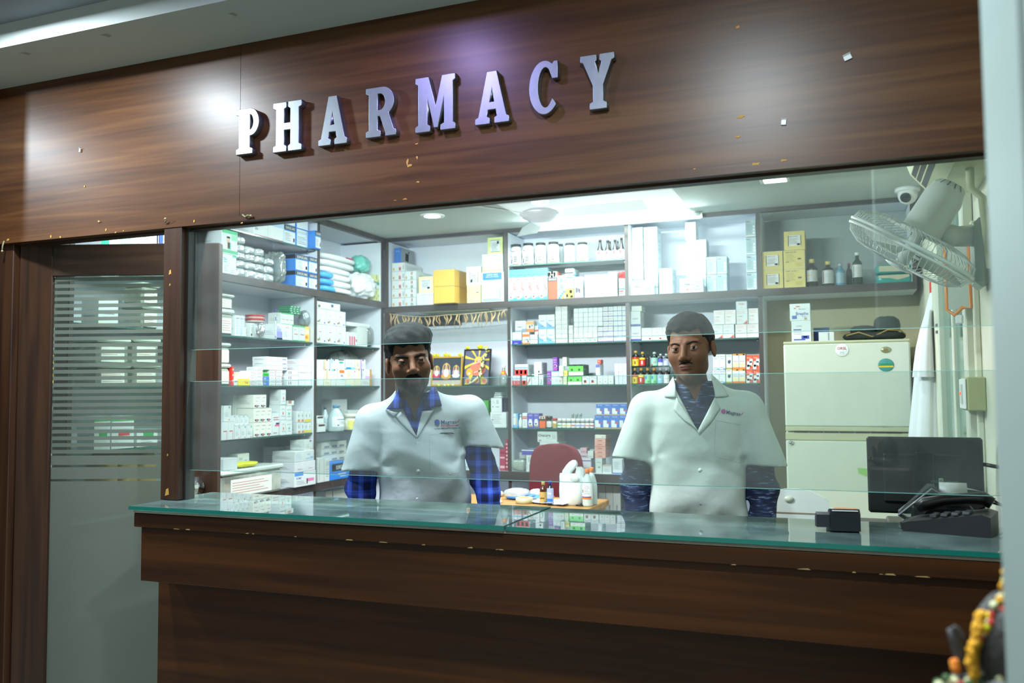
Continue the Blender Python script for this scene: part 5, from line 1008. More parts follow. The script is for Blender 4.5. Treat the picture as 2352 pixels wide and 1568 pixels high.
og = [R(0, 0, 1, .12, ORG), R(0, .9, 1, 1, '#e09a30'), T(.5, .52, .06, '#b84a3a', 'Mucaine', wm=.8), R(.1, .16, .9, .4, '#e6dca0'), R(.6, .9, .9, .98, '#3f3f8a')]
rd = [R(0, 0, .5, .3, W), R(.1, .2, .9, .55, W), R(.15, .15, .4, .32, '#a8803a'), R(.5, .45, 1, .72, W), T(.45, .8, .06, W, 'Mixogen', wm=.8), R(.5, .2, .8, .26, '#4f6a3a')]
for row, (a, b_) in (('bottom', (1160, 1382)), ('top', (938, 1158))):
    box('slim white rehydration box', 1356, a+10*(row == 'bottom')-2, 1546, b_, W, pt, grid=(2, 1), d=.08, group='slim boxes beside right man', where='%s row, beside right man' % row)
    box('slim white box with dark butterfly picture, %s row' % row, 1552, a, 1644, b_-4, '#d8e0d4', bf, d=.08)
    box('slim orange and cream box', 1650, a-10*(row == 'top'), 1844, b_-2, W, og, grid=(2, 1), d=.08, group='slim orange and cream boxes', where='%s row, beside right man' % row)
    box('bright orange red box', 1854, a+5*(row == 'top'), 2062, b_, '#d8542c', rd, grid=(2, 1), d=.08, group='orange red boxes at divider', where='%s row at divider' % row)
sec(1390, 700, 3.2, 'B', 5.34, G3, 'right of the second man')
for k, (a, b_) in enumerate(((1056, 1086), (1100, 1138))):
    bottle('green mouthwash bottle by the divider, %s one' % ('left', 'right')[k], a, 800, b_, 880, '#2f9f8a', '#d0d8d4', '#cfe6da', (), 'syrup', name='mouthwash_bottle', group='green mouthwash bottles', where='low glass shelf')
# ---- left unit
sec(490, 480, 5.6, 'L', -3.035, LUP, 'high glass shelf, left')
sg = [R(0, .72, 1, .98, BLK), T(.54, .85, .15, W, 'SURGICARE', wm=.82), R(.04, .06, .96, .66, W)]+lines(.1, .6, .15, .6, 5)+[R(.8, .15, .93, .35, BLK), R(0, .66, 1, .72, '#3f8fe0')]
SB = '#2f7fd6'
box('long white and red based carton tray', 520, 200, 902, 385, W, [R(0, 0, 1, .08, '#b8404a'), T(.08, .5, .2, '#2f3f7a', 'SN', wm=.1), R(.45, .1, .47, .95, '#c3cccf')], d=.2, dd=-.0, name='carton', bev=.002)
box('washed out surgical glove box', 908, 208, 1056, 428, '#b8d4ea', sg, d=.18, name='glove_box', group='blue and white surgical glove boxes')
box('surgical glove box', 1066, 262, 1220, 474, SB, [R(.04, .04, .96, .96, '#cfdde6'), T(.5, .8, .14, '#9fb3c0', 'SURGICARE', wm=.8)]+lines(.1, .8, .15, .6, 5), d=.18, name='glove_box', group='blue and white surgical glove boxes')
box('surgical glove box in second layer, left', 912, 20, 1056, 202, SB, [R(.04, .04, .96, .96, '#d5e2ea')], d=.18, name='glove_box', group='blue and white surgical glove boxes')
box('surgical glove box in second layer, right', 1066, 100, 1222, 258, SB, [R(.04, .04, .96, .96, '#d5e2ea')], d=.18, name='glove_box', group='blue and white surgical glove boxes')
box('single blue surgical glove box jutting out at shelf end', 1252, 278, 1410, 524, SB, sg, d=.2, dd=-.05, name='glove_box', group='blue and white surgical glove boxes')
sec(490, 480, 5.6, 'L', -3.03, LB, 'left upper shelf')
mk = [R(0, .86, 1, 1, '#4fc08a'), R(.6, .6, 1, .84, '#8fd8b0'), R(.3, .24, .5, .72, '#d8b49a'), R(.36, .2, .56, .5, '#4fbf9a'), R(0, .04, 1, .18, '#3fb07a'), R(.3, .66, .5, .74, '#4a3a30')]
box('white and green box under the mask box', 120, 585, 298, 815, W, [R(.05, .7, .3, .74, '#3fb0a0'), R(.05, .6, .3, .64, '#3fb0a0'), R(.7, .9, 1, 1, '#3fb0a0'), T(.15, .8, .07, '#3fb0a0', 'Magna', wm=.3)]+lines(.1, .4, .15, .5, 4)+lines(.55, .9, .1, .3, 2), d=.2, name='mask_box', bev=.002)
box('white and green face mask box with masked face picture', 110, 248, 312, 583, W, mk, d=.2, name='mask_box', bev=.002)
foil = glass('foil_wrap', '#e6ecec', refl=.25, dust=.45, rough=.12)
M_foil = mat('#cfd9db', .18, .35, nz=.25, sc_=25, name='crinkled_clear_wrap', bump=.6)
def pack(desc, x0, y0, x1, y1, m, d=.11, dd=0, name='wrapped_pack', cat='pack', group=None, seed=0, jit=.04, sq=.5, rot=0, where=None, crump=0):
    u0, u1, z0, z1, D = geom(x0, y0, x1, y1, dd); u0, u1, z0, z1 = seat(u0, u1, z0, z1, dd, d); wh = where if where is not None else S['where']
    b = MB().blob((0, d/2, (z1-z0)/2), ((u1-u0)/2, d/2, (z1-z0)/2), m, 56 if crump else 30, 34 if crump else 18, jit, seed, sq=sq, crump=crump)
    zq_ = 0; xm_ = max(abs(p[0]) for p in b.v); ks = min(1, (u1-u0)/2/xm_); kz = (z1-z0)/(max(p[2] for p in b.v)-min(p[2] for p in b.v)); b.v = [(x*ks, y, z*min(1, kz)) for x, y, z in b.v]
    zb_ = min(p[2] for p in b.v); b.v = [(x, y, z-zb_) for x, y, z in b.v]
    o = b.build(name); place(o, (u0+u1)/2, z0, D, rot); tag(o, desc+(', '+wh if wh else ''), cat, group); return o
for j, (n, a, b_, yo) in enumerate((('bottom', 0, 4, 0), ('second', 0, 4, 0), ('third', 0, 4, 0), ('fourth', 0, 3, 0), ('top', 0, 1, 0))):
    for i in range(a, b_):
        x0 = 308+122*i; yt = 790-100*j+26*i
        pack('crinkled clear wrapped dressing pack, %s layer, %s from left' % (n, ORD[i]), x0, yt-40, x0+126, yt+56, M_foil, .13, .01*(j % 2), group='clear wrapped dressing packs', seed=j*7+i, jit=.04, crump=.05)
pack('loose clear plastic bag with packs beside glove boxes', 812, 520, 950, 930, glass('loose_film', '#eef5f4', refl=.16, dust=.22), .12, -.02, 'plastic_bag', 'bag', seed=5, jit=.08, crump=.10)
for row, a, b_ in (('bottom', 800, 1012), ('top', 590, 798)):
    box('blue surgical glove box', 1054, a, 1218, b_, SB, sg, [R(0, 0, 1, 1, SB), R(0, .72, 1, .98, BLK), T(.5, .84, .1, W, 'CE', wm=.4)], d=.16, dd=-.02, name='glove_box', group='blue and white surgical glove boxes', where='left column, %s row, left upper shelf' % row)
    box('blue surgical glove box', 1224, a+34, 1380, b_+34, SB, sg, d=.16, dd=-.02, name='glove_box', group='blue and white surgical glove boxes', where='right column, %s row, left upper shelf' % row)
# pile of linen bags in the compartment by the corner
sec(490, 480, 5.6, 'L', -3.05, LB, '')
M_bagw = mat('#e6eaec', .35, nz=.05, sc_=14, name='white_polythene', bump=.35); M_bagb = mat('#3fa6dc', .4, nz=.1, sc_=14, name='blue_polythene', bump=.3)
fm = glass('bag_film', '#f2f6f6', refl=.12, dust=.35)
for k, (x0, y0, x1, y1, m, n, dd) in enumerate([(1385, 985, 1860, 1165, M_bagb, 'bottom blue edged bag of linen', -.06), (1385, 870, 1850, 990, M_bagb, 'middle blue edged bag of linen', -.05), (1385, 790, 1840, 880, M_bagb, 'topmost blue edged bag of linen', -.04),
     (1395, 690, 1830, 800, M_bagw, 'lowest plain white bag of linen', -.02), (1400, 590, 1880, 700, M_bagw, 'middle plain white bag of linen', -.02), (1410, 490, 1900, 600, M_bagw, 'upper plain white bag of linen with red seam', -.01)]):
    u0, u1, z0, z1, D = geom(x0, y0, x1, y1, dd); h_ = z1-z0; zz = LB+.0005+k*.0445
    u0 = max(u0, 4.497)
    r = empty('linen_bag', (D, (u0+u1)/2, zz), math.pi/2+.0, label=n+' in corner compartment pile', cat='bag', group='bags of linen piled in the corner compartment')
    MB().blob((0, .12, .0218), ((u1-u0)/2, .115, .0216), M_bagw if k != 0 else M_bagw, 30, 12, .03, k, sq=.55).build('bag', r)
    if m is M_bagb: MB().blob((-(u1-u0)*.27, .118, .0218), ((u1-u0)*.225, .119, .0218), M_bagb, 24, 12, .02, k+3, sq=.55).build('blue_lining', r)
    elif k == 5: MB().box((u1-u0)*.1, (u1-u0)*.3, .0, .004, .03, .036, mat('#b8305a', .5, name='red_seam')).build('seam', r)
pack('large crumpled white polythene bag sagging over the shelf edge', 1860, 800, 2160, 1215, mat('#e9eeee', .3, nz=.05, sc_=18, name='crumpled_polythene', bump=.8), .16, -.06, 'plastic_bag', 'bag', seed=9, jit=.10, sq=.75, where='corner compartment', crump=.10)
S['z'] = S['placed'][-1][3]; S['placed'] = []
pack('teal bottle pack in clear wrap lying on top of the linen bags', 1900, 585, 2060, 790, mat('#6fc9bb', .2, nz=.3, sc_=20, name='teal_clear_wrap', bump=.4), .12, .0, seed=3, jit=.05, sq=.8, where='', crump=.06)
sec(490, 480, 5.6, 'B', 5.19, LB, 'corner compartment')
sec(860, 500, 7.128, 'L', -3.025, LB, 'end of left upper shelf')
for k, (c, n) in enumerate((('#d8dc9a', 'bottom'), ('#d8dc9a', 'second'), ('#2f8f88', 'third'), ('#d8dc9a', 'top'))):
    box('small %s box, %s of the little stack' % ('teal and white' if k == 2 else 'pale yellow', n), 20, 1300-121*k, 122, 1418-121*k, c, [R(.1, .05, .95, .62, W)] if k == 2 else [R(.55, .1, .9, .25, '#8a9a5a'), R(.1, .3, .4, .9, '#a8b47a')], d=.09, group='small boxes at end of left upper shelf')
# glass shelves of the left unit, far half
sec(490, 680, 5.6, 'L', -3.03, 1.748, 'left upper glass shelf')
M_tub = glass('tub_plastic', '#dfe8e2', refl=.08, dust=.42, dustc='#dfe6da'); M_lid = mat('#cfd9d2', .35, nz=.03, name='tub_lid')
def tub(desc, x0, y0, x1, y1, dd=0, d=.2, where=None, lids=True):
    u0, u1, z0, z1, D = geom(x0, y0, x1, y1, dd); u0, u1, z0, z1 = seat(u0, u1, z0, z1, dd, d); w_, h_ = u1-u0, z1-z0; wh = where if where is not None else S['where']
    r = empty('storage_tub', (0, 0, 0), label=desc+(', '+wh if wh else ''), cat='plastic tub', group='clear plastic storage tubs'); place(r, (u0+u1)/2, z0, D)
    MB().box(-w_/2+.008, w_/2-.008, .008, d-.008, 0, h_*.82, M_tub, .012).build('tub', r)
    MB().box(-w_/2, w_/2, 0, d, h_*.82+.0005, h_, M_lid, .008).build('lid', r)
    b = MB().box(-w_*.36, w_*.30, .0065, .0075, h_*.08, h_*.66, mat('#dfe3dc', .6)); face(b, lines(.16, .74, .16, .6, 5, '#c08a80'), w_, h_, y=.006); b.build('paper_label', r)
    MB().box(-w_*.4, w_*.36, .02, d-.03, .004, h_*.5, mat('#c3c8bc', .6)).build('contents', r)
tub('lower clear storage tub with paper label', 100, 165, 284, 455)
tub('upper clear storage tub with paper label', 98, -25, 284, 160)
lb = [R(.2, .05, .3, .95, '#9fb8dc'), T(.5, .85, .06, '#3f5fa8', 'ELDERVIT', wm=.7)]+lines(.35, .9, .1, .8, 6, '#9fb3d8')
box('slim white and blue box', 262, 246, 405, 468, W, lb, grid=(2, 1), d=.08, group='slim white and blue boxes')
box('small white tablet strip box', 366, 396, 424, 478, W, [R(.3, .6, .7, .8, BLK), R(.1, .3, .9, .4, RED)], d=.06, dd=-.02)
box('navy and white gel box', 414, 350, 472, 415, W, [R(0, .2, 1, .7, '#2f3f7a')], d=.08, dd=.06)
box('dark red tablet box under a navy one', 424, 416, 472, 482, '#a0403a', [R(.2, .3, .8, .4, W)], d=.08, dd=.06)
box('white ointment box with barcode', 474, 346, 574, 492, W2, [R(.15, .1, .5, .25, BLK), T(.6, .85, .06, GREY, 'BETADINE', wm=.5)]+lines(.2, .8, .4, .75, 4), d=.08)
r = None
for k in range(2):
    u0, u1, z0, z1, D = geom(490, 300, 650, 345, .09); e = empty('round_tin', (D, (u0+u1)/2, 1.8448+k*.021), label='round tub with red lid, %s of two stacked' % ('lower', 'upper')[k], cat='tub', group='red lidded round tubs'); e.location.x = D-.02
    MB().lathe([(0, 0), (.05, 0), (.05, .011), (0, .011)], mat('#c8b8b0', .4), 20).build('body', e); MB().lathe([(0, .0112), (.054, .0112), (.054, .0206), (.048, .0208), (0, .0208)], mat('#b8302f', .35), 20).build('lid', e)
box('cardboard carton behind, carrying the red lidded tubs', 486, 362, 660, 470, '#c3ccd0', [], d=.1, dd=.07, where='left upper glass shelf')
pack('crumpled silver foil blob in front', 574, 334, 690, 505, mat('#c3cbd0', .15, .8, nz=.2, name='silver_foil', bump=.8), .03, -.03, 'foil_pack', 'pack', seed=2, jit=.10, sq=1, crump=.14)
bottle('tall white canister with blue top', 655, 155, 796, 520, W, '#3f54c8', W, [R(0, .8, 1, .98, '#3f4fa8'), R(0, .03, 1, .12, '#3f4fa8'), T(.5, .6, .06, NAVY, 'CIPLA'), R(.1, .35, .9, .37, RED), R(.1, .16, .9, .18, RED)], 'can', name='canister', cat='canister', lab=(.02, .76), capf=.1)
box('white box with violet curve', 800, 360, 1015, 532, W, [R(0, .0, .35, .5, '#8f90d8'), R(0, .5, .28, .7, '#a8aae0'), R(0, .7, .18, .85, '#b8bae6'), R(0, 0, .36, .1, '#2f3fa8'), T(.68, .8, .07, RED, 'URSOCOL', wm=.4)]+lines(.45, .7, .2, .6, 4), d=.1, dd=-.01)
mt = [R(0, .9, 1, 1, '#4fa86a'), R(0, 0, 1, .06, '#4fa86a'), T(.5, .45, .12, '#c05a4a', 'Nestum', wm=.6), R(.1, .7, .6, .73, GREY)]
box('green topped white wafer carton', 1030, 378, 1178, 552, W2, mt, grid=(2, 1), d=.09, dd=.0, group='green topped white cartons', where='lower, left upper glass shelf')
box('green topped white wafer carton', 868, 228, 1178, 376, W2, mt, grid=(3, 1), d=.09, dd=.0, group='green topped white cartons', where='upper, left upper glass shelf')
for k in range(5): box('green blister strip, %s from bottom on the wafer cartons' % ORD[k], 990-10*(k % 2), 212-16*k, 1125-8*(k % 2), 226-16*k, '#2f7f5a', [R(.1, .3, .2, .7, '#cfe0d8'), R(.4, .3, .5, .7, '#cfe0d8'), R(.7, .3, .8, .7, '#cfe0d8')], d=.08, name='blister_strip', cat='blister strip', group='green blister strips', where='', bev=.0005)
box('yellow and orange sachet box at the shelf end', 1180, 392, 1236, 562, '#e0c050', [R(.1, .5, .9, .8, '#e8e4c0'), R(.1, .2, .6, .4, ORG)], d=.07)
pack('blue and brown foil sachet bundle', 1182, 178, 1262, 388, mat('#8f9aa0', .3, .4, nz=.5, sc_=20, name='printed_foil', bump=.4), .06, 0, 'sachet_bundle', 'sachets', seed=8, jit=.1, sq=.8)
# far compartment of the left unit (by the corner)
sec(490, 680, 5.6, 'L', -3.03, 1.748, 'glass shelf by corner, left unit')
cf = [T(.35, .62, .07, '#c0706a', 'Carevid', wm=.5), R(.1, .12, .25, .22, '#b84a4a'), R(.26, .16, .36, .3, '#4f8f6a'), R(.34, .1, .44, .18, '#e0c060'), R(.75, .08, .88, .16, '#4f4f9a')]+lines(.1, .6, .3, .5, 3, '#d3dada')
box('white carton with flower corner', 1326, 376, 1702, 604, W, cf, grid=(3, 1), d=.12, group='white cartons with flower corner', where='bottom row')
box('white carton with flower corner', 1328, 178, 1702, 374, W, cf, grid=(3, 1), d=.12, group='white cartons with flower corner', where='middle row')
box('long white carton lying flat on flower cartons', 1330, 82, 1632, 176, W, [R(.05, .15, .15, .5, '#5a6a4a'), R(.6, .4, .7, .8, '#3f5a7a'), T(.35, .5, .12, GREY, 'Pulmo', wm=.2)], d=.12)
box('white and pink ampoule box', 1720, 465, 1852, 628, W, [R(.2, 0, .34, .7, '#d0607a'), R(.42, 0, .56, .7, '#d0607a'), R(.64, 0, .78, .7, '#d0607a'), R(.85, .3, .95, .5, '#b84a4a')], d=.1, dd=-.01)
box('tall white file like carton', 1854, 400, 1982, 632, W2, [R(.6, 0, .64, 1, '#b8c4b4'), R(.84, 0, .88, 1, '#9fb8c8'), R(.2, .3, .3, .5, '#d8dcd8')], d=.1)
box('flat white carton across the top', 1716, 345, 2012, 398, W, [R(.55, .2, .9, .5, '#c9d2d4')], d=.12, dd=.0)
pack('sagging clear plastic bag at the end of shelf', 1990, 380, 2150, 632, glass('sag_film', '#eaf0f0', refl=.1, dust=.25), .1, .02, 'plastic_bag', 'bag', seed=6, jit=.05, sq=.8)
sec(490, 680, 5.6, 'L', -3.03, 1.483, 'left middle glass shelf')
tub('lower clear tub beside red strips', 105, 872, 240, 1102)
tub('upper clear tub on the lower tub', 105, 602, 240, 870)
box('bright red strip box', 238, 905, 264, 1100, '#d8372c', [R(.2, .2, .8, .3, '#f0b0a0'), R(.2, .5, .8, .6, '#f0b0a0'), R(.2, .8, .8, .9, '#f0b0a0')], d=.06)
box('small white tablet box by the red strips', 268, 1036, 312, 1118, W, [R(.1, .4, .9, .55, '#6f8fc0')], d=.06)
box('yellow tablet box', 314, 1066, 468, 1134, '#e6d62f', [T(.7, .5, .35, RED, 'Pulz', wm=.4)], d=.06, dd=-.01)
box('long cream carton', 285, 976, 470, 1062, CRM, [R(.1, .3, .3, .34, '#c8c8a8'), R(.55, .5, .65, .6, '#d8b0a0')], d=.08, dd=.0)
sm = [R(.1, .35, .8, .5, '#c0706a'), R(.1, .65, .5, .72, GREY)]
box('small white tablet box, left block', 474, 956, 550, 1140, W, sm, grid=(1, 5), d=.07, group='small white tablet boxes in low blocks')
box('small white tablet box, second block', 556, 908, 636, 1140, W, [R(.1, .3, .8, .42, '#5f6a8a'), R(.1, .6, .7, .66, RED)], grid=(1, 5), d=.07, group='small white tablet boxes in low blocks')
box('steel blue tablet box', 642, 1028, 716, 1140, '#5f7fa8', [R(.5, .2, 1, .8, '#3f74c8'), R(.1, .4, .4, .5, W)], grid=(1, 2), d=.07, group='steel blue tablet boxes')
box('small bright green tablet box', 642, 984, 718, 1026, '#2fae3c', [R(.1, .3, .9, .6, '#1f7f2c')], d=.07)
box('small white tablet box, wide block', 722, 950, 892, 1140, W, [R(.1, .3, .7, .42, '#5f6a8a'), R(.85, .2, .95, .7, '#b84a5a')], grid=(2, 5), d=.07, group='small white tablet boxes in low blocks')
box('long flat white carton', 690, 780, 952, 948, W, [R(.75, .3, .95, .6, '#7f88b8'), R(.1, .5, .6, .56, '#c8a8a8')], grid=(1, 3), d=.1, group='long flat white cartons')
box('white box with dark pen strokes', 898, 948, 1092, 1140, W, [R(.1, .2, .16, .8, '#2f3a5a'), R(.28, .2, .34, .8, '#2f3a5a'), R(.5, .3, .54, .7, '#d8a098'), R(.7, .3, .74, .7, '#d8a098')], grid=(1, 3), d=.07, group='white boxes with pen strokes')
box('small white box at shelf end', 1104, 812, 1276, 1142, W, [R(.3, .1, .34, .9, '#d0d6da'), R(.1, .8, .9, .84, '#8fa0c0')], lines(.2, .8, .3, .8, 3, '#c08a80'), (2, 4), d=.12, group='white boxes at shelf end')
sec(490, 680, 5.6, 'L', -3.03, 1.483, 'middle shelf by corner')
def row(spec, y0, y1, tag_, grp, d=.08):
    for k, (a, b_, c, sp) in enumerate(spec): box('%s box, %s in the %s' % (c[0], ORD[k], tag_), a, y0, b_, y1, c[1], sp, d=d, group=grp)
kk = [R(.4, .85, .6, 1, BLK)]+lines(.2, .8, .3, .6, 3)
row([(1325, 1418, ('plain white', W2), ()), (1422, 1508, ('cream', CRM), lines(.2, .8, .3, .6, 2)), (1512, 1578, ('plain white', W2), ()), (1582, 1704, ('white', W2), [R(.5, .9, .9, 1, '#4fb0d8')]), (1708, 1820, ('cream', CRM), [R(0, 0, .5, .2, '#8fd0d8')]), (1824, 1900, ('cream', CRM), ()), (1904, 2012, ('white', W2), lines(.2, .8, .3, .7, 3))], 1064, 1152, 'bottom row', 'small boxes in rows by the corner')
row([(1328, 1420, ('plain white', W), ()), (1424, 1456, ('cream', CRM), kk), (1460, 1522, ('gold striped white', W), [R(0, 0, .15, 1, '#c8a83a')]+kk), (1526, 1592, ('blue edged white', W), [R(0, .8, .5, 1, '#6fc4e6')]+kk), (1604, 1712, ('orange labelled white', W), [R(.15, .6, .75, .92, '#e6762f'), R(.3, .2, .6, .45, '#8f98a8')]), (1716, 1778, ('cream', CRM), lines(.2, .8, .3, .7, 3)), (1782, 1846, ('red sealed white', W), [R(.5, .7, .7, .85, '#d8603f')]+lines(.2, .8, .2, .5, 3)), (1850, 1896, ('pale yellow', '#e6e2c0'), kk), (1900, 1952, ('violet edged white', W), [R(0, 0, .2, 1, '#6f5fc0')]+kk), (1956, 2014, ('lilac footed white', W), [R(0, 0, 1, .3, '#c8b0e0')])], 940, 1062, 'middle row', 'small boxes in rows by the corner')
row([(1330, 1414, ('plain white', W2), ()), (1428, 1494, ('gold striped white', W), [R(0, 0, .15, 1, '#c8a83a')]+kk), (1520, 1590, ('sky blue edged white', W), [R(0, .6, .2, 1, '#6fc4e6')]+kk), (1598, 1688, ('teal labelled white', W), [R(.2, .6, .8, .8, '#2fa08a'), R(.1, .9, .9, 1, '#3a3f4a')]+lines(.2, .8, .1, .4, 3)), (1706, 1822, ('blue based white', W), [R(0, 0, .55, .2, '#2f8fe0'), R(.55, 0, 1, .2, '#7fd0ea')]+lines(.1, .9, .35, .8, 4)), (1828, 1888, ('cream', CRM), lines(.2, .8, .3, .7, 3)), (1892, 1958, ('lilac edged white', W), [R(0, 0, .25, 1, '#b89ae0')]+kk)], 815, 938, 'top row', 'small boxes in rows by the corner')
box('amber brown box edge at the right end', 2018, 940, 2036, 1152, '#c8963f', (), d=.08)
pack('dark blue bagged item with looped tubing', 1520, 690, 1930, 808, glass('tubing_film', '#dfe8ea', refl=.1, dust=.25), .09, .11, 'tubing_pack', 'pack', seed=12, jit=.06, sq=.7)
sec(490, 860, 5.226, 'L', -3.03, 1.200, 'left lower glass shelf')
cr_ = [R(.68, .82, .76, .98, '#2fa88f'), R(.62, .87, .82, .93, '#2fa88f'), R(.6, .06, .8, .12, '#d0503f')]+lines(.15, .6, .3, .6, 3)
box('white box with maroon corner', 100, 562, 250, 752, W, [R(.2, .45, .8, .5, '#c04a4a'), R(.75, 0, .8, .42, '#c04a4a')], grid=(2, 1), d=.08, dd=-.02, group='white boxes with maroon corner line')
box('white box with green cross', 256, 614, 472, 748, W, cr_, grid=(3, 1), d=.08, dd=-.02, group='white boxes with green cross', where='bottom row, left lower shelf')
box('white box with green cross', 128, 492, 428, 612, W, cr_, grid=(4, 1), d=.1, dd=-.0, group='white boxes with green cross', where='second row, left lower shelf')
box('white box with green cross, single at left', 128, 372, 238, 490, W2, cr_, d=.1, where='third row, left lower shelf')
cc = [T(.45, .78, .07, '#8a8f88', 'Cosvid', wm=.7), R(.6, .76, .85, .8, '#c0605a'), R(.25, .5, .75, .53, GREY), R(.15, .1, .4, .22, BLK), R(.45, .08, .6, .24, '#c0404a'), R(.62, .12, .85, .2, '#3f6fb8'), R(.3, .05, .7, .08, '#2f3f5a')]
box('cream white capsule box with coloured strokes', 484, 570, 700, 738, '#e9ebe0', cc, [R(.2, .4, .8, .44, GREY)], (3, 1), d=.12, group='cream capsule boxes with coloured strokes', where='bottom row')
box('cream white capsule box with coloured strokes', 484, 400, 700, 568, '#e9ebe0', cc, None, (3, 1), d=.12, group='cream capsule boxes with coloured strokes', where='middle row')
box('cream white capsule box with coloured strokes', 480, 240, 634, 398, '#e9ebe0', cc, None, (2, 1), d=.12, group='cream capsule boxes with coloured strokes', where='top row')
box('pale greenish box in back grid', 242, 242, 478, 480, '#d3dcd3', [R(.3, .6, .6, .8, '#b8c4b8'), R(.4, .1, .5, .2, '#5a5f66')], grid=(4, 2), d=.08, dd=.11, group='pale greenish boxes in back grid')
box('white box with pink and indigo swoosh', 702, 466, 790, 724, W, [R(.2, .7, .9, .74, '#c07a7a'), R(.2, .8, .9, .84, '#c07a7a'), R(.4, .42, 1, .5, '#e0608a'), R(.55, .5, 1, .58, '#2f2f6a'), R(.2, .1, .7, .14, '#c07a7a')], d=.09)
tl = [R(.4, .35, .62, .52, '#d0706a'), T(.5, .25, .05, '#3f5a9a', 'NOVAMOX', wm=.7), R(.2, .7, .8, .73, GREY)]
box('tall white syrup carton with red seal', 790, 180, 868, 706, W, tl, grid=(1, 3), d=.08, dd=-.01, group='tall white syrup cartons with red seal', where='one column')
box('tall white syrup carton with green seal', 872, 372, 946, 704, W, [R(.4, .35, .62, .52, '#3fc09a'), T(.5, .25, .05, '#3f5a9a', 'NOVAMOX', wm=.7), R(.2, .7, .8, .73, GREY)], grid=(1, 2), d=.08, dd=-.01, group='tall white syrup cartons with green seal', where='one column')
box('white box with brown top label', 890, 312, 970, 370, W2, [R(.1, .4, .6, 1, '#a87860')], d=.08)
ob = [R(.3, .05, .9, .25, '#d0803a'), R(.5, .4, .58, .8, '#5a6a8a'), R(.42, .55, .7, .62, '#5a6a8a')]
for row_, a, b_ in (('bottom', 572, 696), ('top', 436, 570)):
    box('small white box with orange foot', 1000, a, 1088, b_, W, ob, grid=(2, 1), d=.1, group='small white boxes with orange or yellow foot', where='%s row, left lower shelf' % row_)
    box('small white box with yellow foot', 1090, a, 1172, b_-4, W, [R(0, .05, 1, .28, '#d8c832'), R(.5, .4, .58, .8, '#5a6a8a'), R(.42, .55, .7, .62, '#5a6a8a')], grid=(2, 1), d=.1, group='small white boxes with orange or yellow foot', where='%s row, left lower shelf' % row_)
sec(490, 860, 5.226, 'L', -3.03, 1.200, 'lower shelf by corner')
box('white strip box with maroon band, lower', 1252, 588, 1348, 680, W, [R(.1, .68, .9, .92, '#6a3a3c'), R(.2, .76, .8, .84, W)], d=.06, dd=-.02)
box('white strip box with maroon band, upper', 1238, 494, 1326, 586, W, [R(.1, .68, .9, .92, '#6a3a3c'), R(.2, .76, .8, .84, W)], d=.06, dd=-.02)
bottle('large pale bottle with blue cap and white label', 1330, 364, 1440, 664, '#b8cdd2', '#4f86b0', '#e3e9ea', [R(.1, .7, .8, .78, '#4f7fc0'), R(.1, .1, .2, .2, BLK)]+lines(.2, .8, .25, .6, 3), 'jug', name='saline_bottle', lab=(.18, .55), capf=.11)
bottle('large pale bottle partly hidden with dark blue cap', 1240, 390, 1328, 664, '#b8cdd2', '#3a5568', None, (), 'jug', dd=.10, name='saline_bottle', capf=.1)
for k in range(2): bottle('tiny vial with dark cap, %s of two' % ('left', 'right')[k], 1442+42*k, 486, 1482+42*k, 652, '#cfdde0', '#2f3f4f', '#e3e9ea', [R(.1, .5, .8, .6, '#6f9fd0')], 'syrup', name='vial', group='tiny vials with dark caps', capf=.16)
bottle('white wide jar with yellow label', 1528, 470, 1618, 648, '#e6e4d6', '#e0e0d2', '#e0d878', [R(.2, .7, .8, .78, '#b86a3a')]+lines(.2, .8, .2, .6, 3), 'pill', name='powder_jar', cat='jar', lab=(.06, .6), capf=.22)
box('small white ampoule box', 1622, 536, 1752, 642, W, [R(.1, .3, .4, .5, RED), R(.55, .2, .85, .3, BLK)], grid=(2, 1), d=.06, group='small ampoule boxes with dark marks', where='bottom, lower shelf by corner')
box('small white ampoule box', 1622, 424, 1752, 534, W2, [R(.3, .5, .8, .6, BLK)], grid=(3, 1), d=.06, group='small ampoule boxes with dark marks', where='top, lower shelf by corner')
box('wide white carton behind bottles', 1424, 294, 1606, 640, W, [R(.45, .75, .55, .77, BLK), R(.5, .55, .6, .57, BLK), R(.5, .62, .6, .64, BLK), R(.5, .5, .502, .98, '#b8c0c0')], d=.08, dd=.13)
# worktop of the left unit
sec(490, 860, 5.226, 'L', -2.99, LW, 'left worktop')
tub('wide clear storage tub holding papers', 100, 1115, 850, 1395, dd=-.02, d=.26)
S['z'] = S['placed'][-1][3]+.0006; S['placed'] = []
box('plain white box on the wide tub', 120, 1004, 290, 1166, W, [R(0, .95, 1, .97, '#c3ccd0')], d=.1, where='left worktop')
box('white box with grey lid behind yellow packet', 292, 946, 432, 1150, W2, [R(.1, .5, .4, .7, '#a8b4b8'), R(.6, .4, .8, .5, '#8fb0d0')], d=.08, dd=.08, where='left worktop')
pack('shiny yellow snack packet lying on the wide tub', 300, 1042, 575, 1158, mat('#d8d42a', .3, nz=.15, name='yellow_foil', bump=.3), .08, -.01, 'snack_packet', 'packet', seed=3, jit=.06, sq=.7, where='')
S['z'] = LW; S['placed'] = []
box('white sanitizer carton with blue and pink print, bottom', 975, 1160, 1232, 1290, W, [R(0, .75, .4, 1, '#4f8fe0'), R(.6, .3, .9, .5, '#e07ab0'), R(.55, .15, .6, .5, BLK), T(.2, .6, .14, '#4f7fc0', 'ROMO', wm=.3)]+lines(.1, .5, .15, .45, 3), d=.16, dd=-.01, name='carton', bev=.002)
